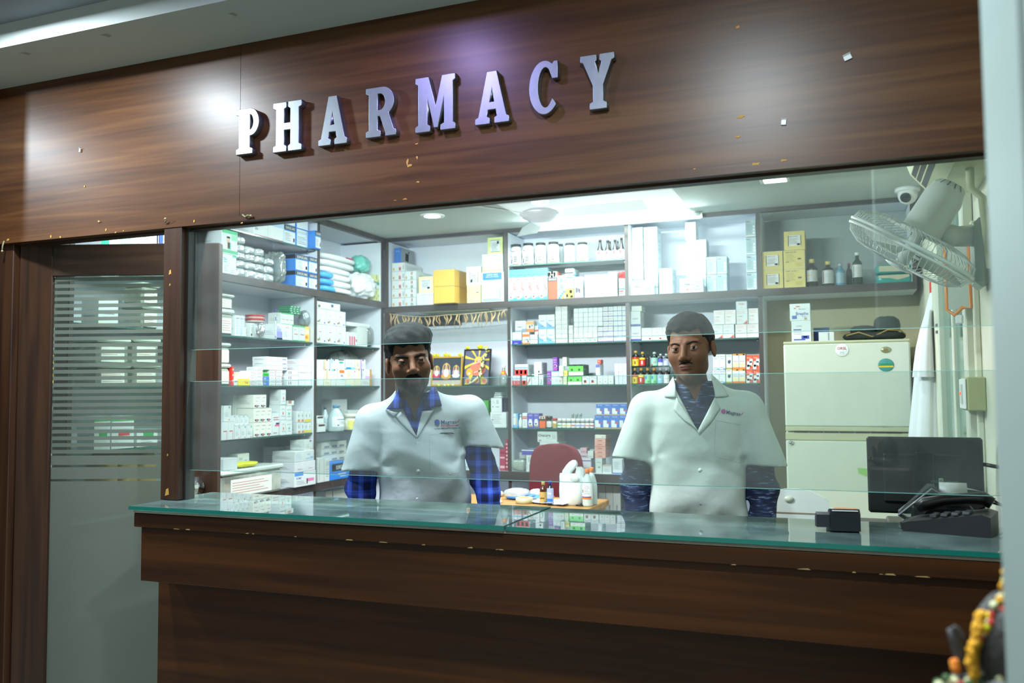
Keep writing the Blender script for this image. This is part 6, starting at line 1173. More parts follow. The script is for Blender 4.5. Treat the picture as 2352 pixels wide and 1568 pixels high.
box('white carton with pale red name, middle', 975, 1042, 1226, 1158, '#e6e6ee', [T(.25, .3, .16, '#c89aac', 'Endocon', wm=.4), T(.75, .3, .16, '#d08aa0', 'Endocon', wm=.35), R(.5, 0, .503, 1, '#c3c8d0')], d=.16, dd=-.01, name='carton', bev=.002)
box('white carton with blue wave, top', 980, 912, 1210, 1040, W, [T(.7, .65, .12, '#6f9fd8', 'nebula', wm=.3), R(.55, .2, .95, .3, '#9cc4f0'), R(.8, .3, .95, .4, '#7fb0ea')]+lines(.05, .4, .3, .7, 3, '#b8d0ea'), d=.16, dd=-.01, name='carton', bev=.002)
box('white box with purple cross on the cartons', 1090, 780, 1192, 910, W2, [R(.7, .75, .78, .98, PUR), R(.62, .83, .86, .9, PUR), R(.75, .08, .9, .14, '#d0603f')]+lines(.3, .6, .2, .6, 3), d=.1, dd=.0)
box('grey white carton in the dim back stack', 768, 858, 970, 1155, '#c9d2d0', [R(.1, .1, .8, .13, '#a8b4b4'), R(.85, .5, 1, .6, NAVY)], grid=(2, 2), d=.1, dd=.17, group='grey white cartons in dim back stack')
sec(490, 860, 5.226, 'L', -3.0, LW, 'corner end of left worktop')
box('white strip carton standing', 1240, 1000, 1336, 1262, W2, [R(.2, .1, .26, .9, GREY), R(.85, .05, .9, .95, '#b8c0c0')], d=.08)
box('white carton with grey panel', 1340, 1012, 1394, 1244, W2, [R(.2, .7, .9, .9, '#b0bcb8')]+lines(.2, .8, .2, .6, 4), d=.08)
box('blue surgical glove carton on worktop beside left man', 1398, 1046, 1640, 1230, SB, [R(.1, .5, .95, .92, BLK), T(.6, .71, .22, W, 'SURGICARE', wm=.6), R(.12, .6, .25, .85, W), R(.4, .28, .8, .33, W), R(.5, .14, .8, .17, W)], d=.16, name='glove_box', where='')
o = box('white carton of a slanting stack', 1300, 800, 1600, 1044, '#d9dfd6', [R(.1, .1, .3, .4, GREY), R(.4, .1, .6, .4, GREY), R(.7, .1, .9, .4, GREY)], None, (1, 3), d=.12, dd=.09, group='white cartons in slanting stack', name='carton')
# boxes under the worktops (dim)
sec(1080, 870, 5.058, 'B', 5.40, .52, 'under back worktop')
box('grey white carton', 1488, 1232, 1746, 1312, '#c3cac6', [R(.4, .3, .6, .6, GREY)], grid=(3, 1), d=.1, group='cartons under the back worktop', where='upper row, under back worktop')
S['placed'] = []; S['z'] = .52
sec(490, 860, 5.226, 'L', -3.06, .50, 'under left worktop')
box('white carton with small name', 1440, 1376, 1640, 1470, '#cfd6d2', [T(.7, .3, .3, '#5a5f66', 'Xylo', wm=.4)], d=.1, name='carton')
box('white narrow carton', 1352, 1400, 1430, 1470, '#cfd6d2', lines(.2, .8, .3, .7, 3), d=.1, name='carton')
# front compartment of the left unit, seen through the striped door and above it
sec(0, 0, 1, 'L', -3.03, LB, 'above the door')
box('green and white mask box', 232, 478, 306, 562, W, [R(0, 0, .25, 1, '#1f9f7a'), R(.6, .2, 1, .5, '#8fd8c0'), R(.3, .5, .5, .9, '#dfe6e4')], d=.2, name='mask_box', bev=.002)
box('white box with black printed panel', 308, 478, 366, 560, W, [R(0, .6, 1, .95, BLK), T(.5, .78, .12, W, 'LARGE', wm=.7), R(.9, 0, .96, 1, BLK)]+lines(.1, .8, .1, .5, 5), d=.2, name='glove_box', bev=.002)
box('blue box beside the wooden post', 368, 478, 402, 558, '#2f4fa8', [R(.2, .3, .8, .6, W)], d=.2, name='glove_box')
sec(0, 0, 1, 'L', -3.03, 1.748, 'behind the striped door, upper shelf')
box('white carton with yellow lower edge', 226, 684, 272, 744, W, [R(0, 0, 1, .06, '#d8c83a'), R(.2, .4, .8, .44, GREY)], d=.1)
tub('clear tub with white label', 328, 700, 372, 744, d=.14)
tub('clear tub stacked on top', 328, 650, 372, 698, d=.14)
sec(0, 0, 1, 'L', -3.03, 1.483, 'behind the striped door, middle shelf')
for n, a, b_ in (('lower', 836, 880), ('upper', 776, 834)):
    tub('clear tub, %s left' % n, 224, a, 304, b_, d=.16); tub('clear tub, %s right' % n, 308, a, 372, b_, d=.16)
sec(0, 0, 1, 'L', -3.03, 1.200, 'behind the striped door, low shelf')
mo = lambda c: [R(0, .85, 1, 1, '#2f9f5a'), T(.5, .92, .08, W, 'Moxil', wm=.5), R(.3, .4, .8, .55, c), R(0, .6, 1, .62, '#c3ccd0')]
box('white and green headed tablet carton, left', 216, 955, 254, 1024, W, mo('#2f9f5a'), d=.1)
box('white and green headed tablet carton with red panel', 256, 955, 308, 1022, W, mo('#d0404a'), d=.1)
box('low white tablet carton with green panel', 314, 986, 362, 1020, W, [R(.3, .6, .8, .85, '#2f9f5a')]+lines(.2, .8, .1, .5, 3), d=.1)
sec(0, 0, 1, 'L', -3.05, .895, 'behind the striped door, worktop')
for k in range(3): pack('brown paper bag slumped on worktop, %s of three' % ('left', 'middle', 'right')[k], 240+44*k, 1030, 282+44*k, 1110, mat('#8f7440', .7, nz=.2, name='brown_paper', bump=.3), .14, .02, 'paper_bag', 'bag', group='brown paper bags behind the door', seed=k, jit=.06, sq=.6)
# ------------------------------------------------------------------ the two pharmacists
def smin(a, b, k): h = np.clip(.5+.5*(b-a)/k, 0, 1); return b*(1-h)+a*h-k*h*(1-h)
def smax(a, b, k): return -smin(-a, -b, k)
def ell(X, c, r):
    q = [(X[i]-c[i])/r[i] for i in range(3)]; n = np.sqrt(q[0]**2+q[1]**2+q[2]**2)
    return (n-1)*min(r)*(.55)+ (n-1)*np.mean(r)*.45
def sph(X, c, r): return np.sqrt((X[0]-c[0])**2+(X[1]-c[1])**2+(X[2]-c[2])**2)-r
def rcone(X, a, b, ra, rb):
    ba = [b[i]-a[i] for i in range(3)]; L2 = sum(q*q for q in ba); pa = [X[i]-a[i] for i in range(3)]
    t = np.clip(sum(pa[i]*ba[i] for i in range(3))/L2, 0, 1)
    return np.sqrt(sum((pa[i]-ba[i]*t)**2 for i in range(3)))-(ra+(rb-ra)*t)
def snets(f, lo, hi, h):
    ax = [np.arange(lo[i], hi[i]+h, h, dtype=np.float32) for i in range(3)]
    X = np.meshgrid(*ax, indexing='ij'); V = f(X).astype(np.float32); n = V.shape
    acc = np.zeros((n[0]-1, n[1]-1, n[2]-1, 3), np.float32); cnt = np.zeros(acc.shape[:3], np.float32)
    def sl(o): return tuple(slice(o[i], n[i]-1+o[i]) for i in range(3))
    for a in range(3):
        b, c = [k for k in range(3) if k != a]
        for ob in (0, 1):
            for oc in (0, 1):
                o0 = [0, 0, 0]; o0[b] = ob; o0[c] = oc; o1 = list(o0); o1[a] = 1
                A, B = V[sl(o0)], V[sl(o1)]; m = (A < 0) != (B < 0); t = np.where(m, A/np.where(m, A-B, 1), 0)
                for k in range(3): acc[..., k] += m*(t if k == a else o0[k])
                cnt += m
    act = cnt > 0; idx = -np.ones(act.shape, np.int64); idx[act] = np.arange(act.sum())
    base = np.stack(np.nonzero(act), 1); P = (base+acc[act]/cnt[act][:, None])*h+np.array(lo)
    Q = []
    for a in range(3):
        b, c = [k for k in range(3) if k != a]
        s0 = [slice(1, n[i]-1) for i in range(3)]; s1 = [slice(1, n[i]-1) for i in range(3)]; s0[a] = slice(0, n[a]-1); s1[a] = slice(1, n[a])
        A, B = V[tuple(s0)] < 0, V[tuple(s1)] < 0; m = A != B; ii = np.stack(np.nonzero(m), 1); fl = A[m]
        org = ii.copy(); org[:, b] += 1; org[:, c] += 1
        def cell(db, dc): q = org.copy(); q[:, b] -= db; q[:, c] -= dc; return idx[q[:, 0], q[:, 1], q[:, 2]]
        q = np.stack([cell(1, 1), cell(0, 1), cell(0, 0), cell(1, 0)], 1)
        flip = fl if a != 1 else ~fl
        q[~flip] = q[~flip][:, ::-1]; Q.append(q)
    Q = np.concatenate(Q); Q = Q[(Q >= 0).all(1)]
    return P, Q
def sdfmesh(name, f, lo, hi, h, m, parent, col=None, extra=None):
    P, Q = snets(f, lo, hi, h)
    b = MB(); b.raw(P, Q.tolist(), m, True)
    if extra: extra(b)
    o = b.build(name, parent)
    if col is not None:
        ca = o.data.color_attributes.new('tone', 'FLOAT_COLOR', 'POINT'); C = np.ones((len(b.v), 4), np.float32); C[:, :3] = col(np.array(b.v)); ca.data.foreach_set('color', C.ravel())
    sm = o.modifiers.new('smooth', 'SMOOTH'); sm.factor = .5; sm.iterations = 2
    return o
def skinmat(name):
    m = bpy.data.materials.new(name); m.use_nodes = True; nt = m.node_tree; b = nt.nodes['Principled BSDF']; N = nt.nodes.new; L = nt.links.new
    a = N('ShaderNodeAttribute'); a.attribute_name = 'tone'; L(a.outputs['Color'], b.inputs['Base Color'])
    b.inputs['Roughness'].default_value = .58; b.inputs['Specular IOR Level'].default_value = .35; b.inputs['Subsurface Weight'].default_value = .08; b.inputs['Subsurface Radius'].default_value = (.01, .004, .002); b.inputs['Subsurface Scale'].default_value = .5
    n = N('ShaderNodeTexNoise'); n.inputs['Scale'].default_value = 220; bp = N('ShaderNodeBump'); bp.inputs['Strength'].default_value = .06; L(n.outputs['Fac'], bp.inputs['Height']); L(bp.outputs[0], b.inputs['Normal'])
    return m
def plaid():
    m = bpy.data.materials.new('blue_plaid_cotton'); m.use_nodes = True; nt = m.node_tree; N = nt.nodes.new; L = nt.links.new; b = nt.nodes['Principled BSDF']; b.inputs['Roughness'].default_value = .85
    tc = N('ShaderNodeTexCoord'); sx = N('ShaderNodeSeparateXYZ'); L(tc.outputs['Object'], sx.inputs[0]); outs = []
    for ax, pitch in (('X', .043), ('Z', .050)):
        d = N('ShaderNodeMath'); d.operation = 'DIVIDE'; d.inputs[1].default_value = pitch; L(sx.outputs[ax], d.inputs[0])
        f = N('ShaderNodeMath'); f.operation = 'FRACT'; L(d.outputs[0], f.inputs[0])
        r = N('ShaderNodeValToRGB'); r.color_ramp.interpolation = 'CONSTANT'; e = r.color_ramp.elements; e[0].position = 0; e[0].color = (*lin('#16205a'), 1); e[1].position = .30; e[1].color = (*lin('#2b54e0'), 1)
        for p, c in ((.42, '#7ea0ff'), (.455, '#2b54e0'), (.52, '#7ea0ff'), (.555, '#2448d0'), (.64, '#7ea0ff'), (.675, '#2448d0'), (.78, '#141b4c'), (.90, '#3a4a4a'), (.915, '#141b4c')):
            k = e.new(p); k.color = (*lin(c), 1)
        L(f.outputs[0], r.inputs[0]); outs.append(r.outputs[0])
    mx = N('ShaderNodeMix'); mx.data_type = 'RGBA'; mx.inputs[0].default_value = .42; L(outs[0], mx.inputs[6]); L(outs[1], mx.inputs[7]); L(mx.outputs[2], b.inputs['Base Color']); return m
def heather():
    m = bpy.data.materials.new('navy_heather_cotton'); m.use_nodes = True; nt = m.node_tree; N = nt.nodes.new; L = nt.links.new; b = nt.nodes['Principled BSDF']; b.inputs['Roughness'].default_value = .85
    tc = N('ShaderNodeTexCoord'); mp = N('ShaderNodeMapping'); mp.inputs['Scale'].default_value = (28, 28, 150); mp.inputs['Rotation'].default_value = (0, .18, 0); n = N('ShaderNodeTexNoise'); n.inputs['Scale'].default_value = 1; n.inputs['Detail'].default_value = 5
    L(tc.outputs['Object'], mp.inputs[0]); L(mp.outputs[0], n.inputs[0]); r = N('ShaderNodeValToRGB'); e = r.color_ramp.elements; e[0].position = .42; e[0].color = (*lin('#141d38'), 1); e[1].position = .74; e[1].color = (*lin('#8fa2c0'), 1); k = e.new(.58); k.color = (*lin('#243458'), 1)
    L(n.outputs['Fac'], r.inputs[0]); L(r.outputs[0], b.inputs['Base Color']); return m
def person(label, cx, Y, ze, pe, k, head, sh, hem, elb, wri, tor, skin, shirt, coatc, hairc, feats):
    """cx,pe: photo column of the body axis and row of the eyes; k metres per pixel; the local frame faces -y"""
    org = ony(cx, pe, Y); ang = math.atan2(-org[0], org[1])
    root = empty('person', (org[0], org[1], 0), ang, label=label, cat='person')
    X_ = lambda px: (px-cx)*k
    Z_ = lambda py: ze-(py-pe)*k
    # ---------------- body distance fields
    tz = np.array([.60, .75, .95, 1.10, 1.22, 1.32, 1.38, 1.44, 1.50])+tor['dz']; ta = np.array(tor['a']); tb = np.array(tor['b'])
    def torso(X):
        a = np.interp(X[2], tz, ta); b = np.interp(X[2], tz, tb); xc = np.interp(X[2], [1.05, 1.45], [tor['xc'], tor['xn']])
        yc = .03-.02*np.clip((X[2]-1.2)/.25, 0, 1)
        q = (np.abs((X[0]-xc)/a)**2.5+np.abs((X[1]-yc)/b)**2.5)**(1/2.5)
        d = (q-1)*np.minimum(a, b)
        return np.maximum(np.maximum(d, X[2]-(1.47+tor['dz'])), .76-X[2])
    nb = (tor['xn'], .03, 1.395+tor['dz']); hd = head['c']
    def yoke(X, r=0):
        d = None
        for s in (0, 1):
            q = rcone(X, nb, sh[s], .066, .060); d = q if d is None else smin(d, q, .02)
        return d
    def sleeve(X, s, ext=0, r0=.064, r1=.069):
        return rcone(X, sh[s], tuple(np.array(hem[s])+(np.array(hem[s])-np.array(sh[s]))*.35), r0, r1)
    def dbase(X): return smin(torso(X), yoke(X), .045)
    def neckf(X): return rcone(X, (hd[0], hd[1]+.02, hd[2]-.09), (tor['xn'], .035, 1.36+tor['dz']), .052, .062)
    rg = np.random.default_rng(feats['seed']); ph = rg.uniform(0, 6.28, 10)
    def folds(X):
        lo_ = np.clip((1.30+tor['dz']-X[2])/.3, 0, 1)
        f = .0035*lo_*np.sin(34*(X[0]*.9+X[2]*.55)+ph[0]+3*np.sin(9*X[2]+ph[1]))+.0025*lo_*np.sin(52*(X[0]*.6-X[2]*.8)+ph[2]+2*np.sin(12*X[0]+ph[3]))
        for s in (0, 1):  # creases running from the armpit
            ap = (sh[s][0]*.80, -.08, sh[s][2]-.16); dx, dz_ = X[0]-ap[0], X[2]-ap[2]; rr = np.sqrt(dx*dx+dz_*dz_); an = np.arctan2(dz_, dx)
            f = f+.0035*np.exp(-(rr/.10)**2)*np.sin(3*an+ph[4+s]+20*rr)*np.clip(rr/.03, 0, 1)
        return f
    zv = Z_(feats['v'][1]); xv = X_(feats['v'][0])
    def coat(X):
        d = dbase(X)
        for s in (0, 1):
            q = sleeve(X, s); a = np.array(sh[s]); b = np.array(hem[s]); n = (b-a)/np.linalg.norm(b-a)
            n = n*np.array([1, 1, 1])+np.array(feats['hemtilt'][s]); n /= np.linalg.norm(n)
            q = np.maximum(q, sum((X[i]-b[i])*n[i] for i in range(3)))
            d = smin(d, q, .022)
        d = d+folds(X)
        nh = np.sqrt((X[0]-tor['xn'])**2+((X[1]-.02)*.9)**2)-.064; d = np.maximum(d, -np.maximum(nh, 1.40+tor['dz']-X[2]))
        wl, wr = feats['vw']; t = np.clip((X[2]-zv)/.2, 0, 2)
        wedge = np.maximum(np.maximum(xv-wl*t-X[0], X[0]-xv-wr*t), np.maximum(zv-X[2], X[1]))
        d = np.maximum(d, -wedge)
        # placket line and hem split
        ln = np.abs(X[0]-(xv-.008))-.0012; d = d+.002*((ln < 0) & (X[2] < zv) & (X[1] < 0))
        return d
    def shirtf(X):
        d = dbase(X)+.007
        for s in (0, 1):
            e = elb[s]; q = smin(rcone(X, sh[s], e, .056, .050), rcone(X, e, wri[s], .050, .040), .03)
            q = q+.0022*np.sin(62*X[2]+ph[6]+14*X[0])+.0018*np.sin(95*X[2]-30*X[0]+ph[7])
            q = np.maximum(q, wri[s][2]+.015-X[2]); d = smin(d, q, .02)
        zc = Z_(feats['sv'][1]); xc = X_(feats['sv'][0]); w_ = np.maximum(np.abs(X[0]-xc)-.38*(X[2]-zc), np.maximum(zc-X[2], X[1]+.0))
        d = np.maximum(d, -w_)
        nh = np.sqrt((X[0]-tor['xn'])**2+((X[1]-.02)*.9)**2)-.058; d = np.maximum(d, -np.maximum(nh, 1.405+tor['dz']-X[2]))
        return d
    # ---------------- head
    s_ = head['s']; ry, rr_, rp = head['yaw'], head['roll'], head.get('pitch', 0)
    Rm = np.array(Matrix.Rotation(rr_, 3, 'Y') @ Matrix.Rotation(ry, 3, 'Z') @ Matrix.Rotation(rp, 3, 'X'))
    def tol(X): return [sum(Rm[j, i]*(X[j]-hd[j]) for j in range(3))/s_ for i in range(3)]
    fw = head.get('fw', 1.0); jw = head.get('jw', 1.0)
    def headl(x):
        ax = np.abs(x[0]); A = [ax, x[1], x[2]]
        d = smin(ell(A, (0, .018, .045), (.074*fw, .096, .082)), ell(A, (0, -.028, -.022), (.064*fw, .064, .082)), .03)
        d = smin(d, ell(A, (0, -.026, -.070), (.055*jw, .056, .044)), .022)
        d = smin(d, sph(A, (.0, -.073, -.100), .021), .026)
        d = smin(d, sph(A, (.041*fw, -.056, -.026), .025), .022)
        d = smin(d, rcone(A, (.012, -.087, .019), (.048, -.072, .021), .0075, .007), .012)
        d = smax(d, -sph(A, (.0325, -.106, -.001), .019), .012)
        d = smin(d, rcone(A, (0, -.087, .012), (0, -.110, -.032), .0075, .0115), .012)
        d = smin(d, ell(A, (0, -.107, -.036), (.0115, .012, .010)), .006)
        d = smin(d, sph(A, (.0145, -.096, -.039), .0088), .006)
        eb = sph(A, (.0325, -.0795, -.001), .0146); up = np.maximum(eb, -(A[2]+.0002)+.18*(A[1]+.095)); lw = np.maximum(eb+.0002, A[2]+.0050)
        d = smin(d, smin(up, lw, .001), .0035)
        d = smin(d, ell(A, (0, -.0890, -.0645), (.0240, .0100, .0050)), .006)
        d = smin(d, ell(A, (0, -.0875, -.0740), (.0200, .0100, .0058)), .006)
        d = smax(d, -ell(A, (0, -.1035, -.0688), (.0255, .0075, .0013)), .002)
        e = smax(ell(A, (.079*fw, .010, -.006), (.0095, .0185, .0305)), -ell(A, (.090*fw, .004, -.004), (.008, .0105, .019)), .006)
        return smin(d, e, .008)
    def headf(X): return headl(tol(X))*s_
    def skinf(X): return smin(headf(X), neckf(X), .018)
    def bust(X):
        d = skinf(X); c = np.maximum(dbase(X)+.016, X[2]-(1.43+tor['dz'])); return np.maximum(smin(d, c, .02), 1.20+tor['dz']-X[2])
    sk, lip, dark = np.array(lin(skin)), np.array(lin(feats['lip'])), np.array(lin('#1a1412'))
    def skincol(V):
        x = tol(V.T); ax = np.abs(x[0]); C = np.tile(sk, (len(V), 1))
        st = np.clip((-.040-x[2])/.02, 0, 1)*np.clip((.02-x[1])/.03, 0, 1)*np.clip((x[2]+.135)/.03, 0, 1); C = C*(1-feats['stub']*st[:, None])+dark*(feats['stub']*st)[:, None]
        if feats['beard']:
            g = np.clip(1-np.sqrt((x[0]/.032)**2+((x[2]+.098)/.024)**2), 0, .35)/.35+np.clip(1-((ax-.031)/.010)**2-((x[2]+.078)/.02)**2, 0, .4)/.4
            g = np.clip(g, 0, 1)*(x[1] < -.04)*feats['beard']; C = C*(1-g[:, None])+dark*g[:, None]
        lm = (((x[0]/.0235)**2+((x[2]+.0700)/.0095)**2) < 1) & (x[1] < -.085); C[lm] = lip
        return C
    def hands(b):
        for s in (0, 1):
            w0 = np.array(wri[s]); sg_ = -1 if s == 0 else 1
            e0 = np.array(elb[s])
            def hf(X):
                d = rcone(X, tuple(w0+(e0-w0)*.5), tuple(w0), .036, .028)
                d = smin(d, ell(X, (w0[0], w0[1]-.006, w0[2]-.055), (.021, .040, .055)), .02)
                for j, (oy, L_, rr) in enumerate(((-.033, .078, .0088), (-.012, .088, .0092), (.009, .082, .0088), (.027, .064, .0078))):
                    p0 = w0+[0, oy, -.088]; p1 = p0+[-sg_*.010, oy*.15, -L_*.5]; p2 = p1+[-sg_*.024, oy*.05, -L_*.42]
                    d = smin(d, smin(rcone(X, tuple(p0), tuple(p1), rr*1.05, rr), rcone(X, tuple(p1), tuple(p2), rr, rr*.82), .003), .006)
                t0 = w0+[0, -.030, -.035]; t1 = t0+[-sg_*.014, -.024, -.036]; t2 = t1+[-sg_*.010, -.006, -.03]
                return smin(d, smin(rcone(X, tuple(t0), tuple(t1), .014, .0105), rcone(X, tuple(t1), tuple(t2), .0105, .0085), .004), .008)
            P, Q = snets(hf, w0-[.075, .1, .21], w0+[.075, .09, .07], .003); b.raw(P, Q.tolist(), M_sk, True)
        # slim limbs and trunk inside the clothes carry head and hands
        for s in (0, 1): b.tube([sh[s], elb[s], wri[s]], [.045, .038, .03], M_sk, 12)
    M_sk = skinmat('skin_tone')
    sdfmesh('body', bust, (hd[0]-.19, -.17, 1.24+tor['dz']), (hd[0]+.21, .17, hd[2]+.15*s_), .0030, M_sk, root, skincol, hands)
    # ---------------- hair, brows, moustache, eyes
    M_h = mat(hairc, .72, nz=.5, sc_=330, name='black_hair', bump=.5, spec=.3)
    def hairf(X):
        x = tol(X); A = [np.abs(x[0]), x[1], x[2]]
        d = ell(A, (0, .022, .048), (.081*fw, .101, .086)); 
        for c, r in feats['hair']: d = smin(d, ell(x, c, r), .018)
        d = d+feats['hn']*(np.sin(120*x[0]+40*x[1]+ph[8])*np.sin(95*x[1]+60*x[2]+ph[9])+.8*np.sin(170*x[2]+90*x[0])*np.sin(150*x[1]+ph[3]))
        zl, sl_ = feats['line']; hl = zl+.010*np.cos(A[0]*60)-.62*np.maximum(x[1]+.088, 0)*sl_
        burn = np.maximum(np.maximum(np.abs(x[1]+.012)-.011, -.028-x[2]), x[2]-.04)   # sideburn in front of the ear
        keep = np.minimum(hl-x[2], burn)
        keep = np.where(x[1] < -.05, np.maximum(keep, (feats['line'][0]-.0)-x[2]-.012*np.cos(A[0]*55)), keep)
        return smax(d, keep, .006)*s_
    sdfmesh('hair', hairf, (hd[0]-.13, hd[1]-.15, hd[2]-.11), (hd[0]+.13, hd[1]+.16, hd[2]+.19), .0032, M_h, root)
    L2W = lambda p: tuple(np.array(hd)+s_*(Rm @ np.array(p)))
    ys = np.linspace(-.135, 0, 136)
    def hfront(x, z):
        v = headl([np.full_like(ys, x), ys, np.full_like(ys, z)]); i = np.argmax(v < 0); return ys[i]
    def strip(name, pts, rs, off=0.0, flat=.5):
        b = MB(); P = [L2W((x, hfront(x, z)+off, z)) for x, z in pts]; b.tube(P, [r*s_ for r in rs], M_h, 8); return b
    bt = feats['brow']
    for s in (-1, 1):
        strip('eyebrow', [(s*.011, .0115), (s*.022, .0165), (s*.034, .0195), (s*.046, .0180), (s*.056, .011)], [.0028*bt, .0044*bt, .0044*bt, .0034*bt, .0012], .0015).build('eyebrow', root)
        b = MB(); ep = [s*.0325, -.0795, -.001]; b.lathe([(0, -.0128), (.004, -.0122), (.0085, -.0097), (.0118, -.0052), (.0130, 0), (.0118, .006), (.007, .011), (0, .0128)], mat('#98908a', .3, nz=0, name='eye_white'), 18, (0, 0, 0), 'Y')
        gx = feats['gaze']; 
        for r0, off, m in ((.0070, -.0117, mat('#2a1710', .12, nz=0, name='brown_iris')), (.0034, -.0127, M_black)):
            b.lathe([(r0, .0), (r0*.8, -.0007), (0, -.0012)], m, 16, (gx[0]*.0128, off, gx[1]*.0128), 'Y')
        b.v = [(p[0], p[1], p[2]) for p in b.v]; b.v = [L2W((ep[0]+p[0], ep[1]+p[1], ep[2]+p[2])) for p in b.v]; b.build('eye', root)
    mp_ = feats['mous']
    b = strip('moustache', [(-mp_[1], -.0625-mp_[2]), (-.022, -.0565), (-.012, -.0525), (0, -.0540), (.012, -.0525), (.022, -.0565), (mp_[1], -.0625-mp_[2])], [.0018, .0042*mp_[0], .0058*mp_[0], .0048*mp_[0], .0058*mp_[0], .0042*mp_[0], .0018], .0015); b.build('moustache', root)
    if feats['beard']:
        b = MB()
        b.tube([L2W((0, hfront(0, -.083)+.004, -.083)), L2W((0, hfront(0, -.092)+.008, -.092)), L2W((0, hfront(0, -.103)+.010, -.103)), L2W((0, -.068, -.114))], [.004*s_, .014*s_, .0165*s_, .012*s_], M_h, 14); b.build('goatee', root)
    # ---------------- clothes
    cm = mat(coatc, .8, nz=.03, sc_=13, name='coat_cotton', bump=.45)
    x0, x1 = min(hem[0][0], sh[0][0])-.10, max(hem[1][0], sh[1][0])+.10
    co = sdfmesh('lab_coat', coat, (x0, -.16, .74), (x1, .20, 1.50+tor['dz']), .0058, cm, root)
    sdfmesh('shirt', shirtf, (min(x0, wri[0][0]-.07), -.15, .84), (max(x1, wri[1][0]+.07), .20, 1.50+tor['dz']), .0062, shirt, root)
    yy = np.linspace(-.20, .12, 161)
    def cfront(x, z, both=True):
        P = [np.full_like(yy, x), yy, np.full_like(yy, z)]; v = dbase(P)+folds(P)
        if both:
            v = np.minimum(v, neckf(P)-.007)
            for s in (0, 1): v = np.minimum(v, sleeve(P, s))
        i = np.argmax(v < 0); return yy[i] if v[i] < 0 else .05
    def flap(name, A, B, m, off=.004, th=.003, nr=7, nm=None):
        n = 9
        def rs(pl):
            pl = np.array([(X_(a), Z_(b)) for a, b in pl]); t = np.linspace(0, len(pl)-1, n); return np.stack([np.interp(t, range(len(pl)), pl[:, i]) for i in (0, 1)], 1)
        a, b = rs(A), rs(B); P = []
        for i in range(n):
            for j in range(nr):
                q = a[i]+(b[i]-a[i])*j/(nr-1); o_ = off+.003*math.sin(math.pi*j/(nr-1)); P.append((q[0], cfront(q[0], q[1])-o_, q[1]))
        F = [(i*nr+j, i*nr+j+1, (i+1)*nr+j+1, (i+1)*nr+j) for i in range(n-1) for j in range(nr-1)]
        bb = MB().raw(P, F, m, True); o = bb.build(name, root); so = o.modifiers.new('solid', 'SOLIDIFY'); so.thickness = th; so.offset = 0; return o
    for nm, A, B, which in feats['flaps']: flap(nm, A, B, shirt if which == 's' else cm, .010 if which == 's' else .006)
    for px, py in feats['buttons']:
        x, z = X_(px), Z_(py); y = cfront(x, z); b = MB().lathe([(0, -.0035), (.003, -.0028), (.0065, -.004), (.0075, -.002), (.0075, .001)], mat('#dfe6e8', .25, nz=0, name='coat_button'), 14, (x, y, z), 'Y')
        b.v = [(p[0], 2*y-p[1] if False else p[1], p[2]) for p in b.v]; b.build('button', root)
    def drape(b, off=.0025): b.v = [(x, cfront(x, z)-off, z) for x, y, z in b.v]; return b
    b = MB()
    for a, c in feats['pocket']:
        for i in range(24):
            p, q = np.array(a)+(np.array(c)-np.array(a))*i/24, np.array(a)+(np.array(c)-np.array(a))*(i+1)/24
            dx, dy = q-p; L_ = math.hypot(dx, dy); nx, ny = -dy/L_*.45, dx/L_*.45
            b.raw([(X_(p[0]+nx), 0, Z_(p[1]+ny)), (X_(q[0]+nx), 0, Z_(q[1]+ny)), (X_(q[0]-nx), 0, Z_(q[1]-ny)), (X_(p[0]-nx), 0, Z_(p[1]-ny))], [(0, 1, 2, 3)], mat('#b7c3c8', .8, nz=0, name='pocket_seam'))
    drape(b, .0022).build('pocket', root)
    b = MB(); lg = feats['logo']
    for t, px, py, hpx, c, rot in lg['text']: b.text(t, mat(c, .6, nz=0), X_(px), Z_(py), hpx*k, 0, rot, bold=.015)
    for c, pts in lg['poly']: b.raw([(X_(p), 0, Z_(q)) for p, q in pts], [tuple(range(len(pts)))[::-1]], mat(c, .6, nz=0))
    drape(b, .0055).build('logo', root)
    # trousers and shoes (behind the counter)
    tr = mat('#23262e', .85, nz=.08, name='dark_trousers')
    def trf(X):
        d = np.maximum(ell(X, (tor['xc'], .03, .86), (.155, .112, .16)), X[2]-.92)
        for s in (-1, 1): d = smin(d, smin(rcone(X, (tor['xc']+s*.085, .03, .84), (tor['xc']+s*.095, .01, .47), .085, .06), rcone(X, (tor['xc']+s*.095, .01, .47), (tor['xc']+s*.10, .03, .08), .058, .05), .03), .03)
        return np.maximum(d, .05-X[2])
    sdfmesh('trousers', trf, (tor['xc']-.22, -.12, .03), (tor['xc']+.22, .18, .94), .011, tr, root)
    for s in (-1, 1): MB().blob((tor['xc']+s*.10, -.03, .046), (.045, .125, .046), M_black, 18, 10, sq=.8).build('shoe', root)
    return root
def poly_circle(cx, cy, r, n=14, a0=0, a1=360): return [(cx+r*math.cos(math.radians(a0+(a1-a0)*i/n)), cy+r*math.sin(math.radians(a0+(a1-a0)*i/n))) for i in range(n+(0 if a1-a0 == 360 else 1))]
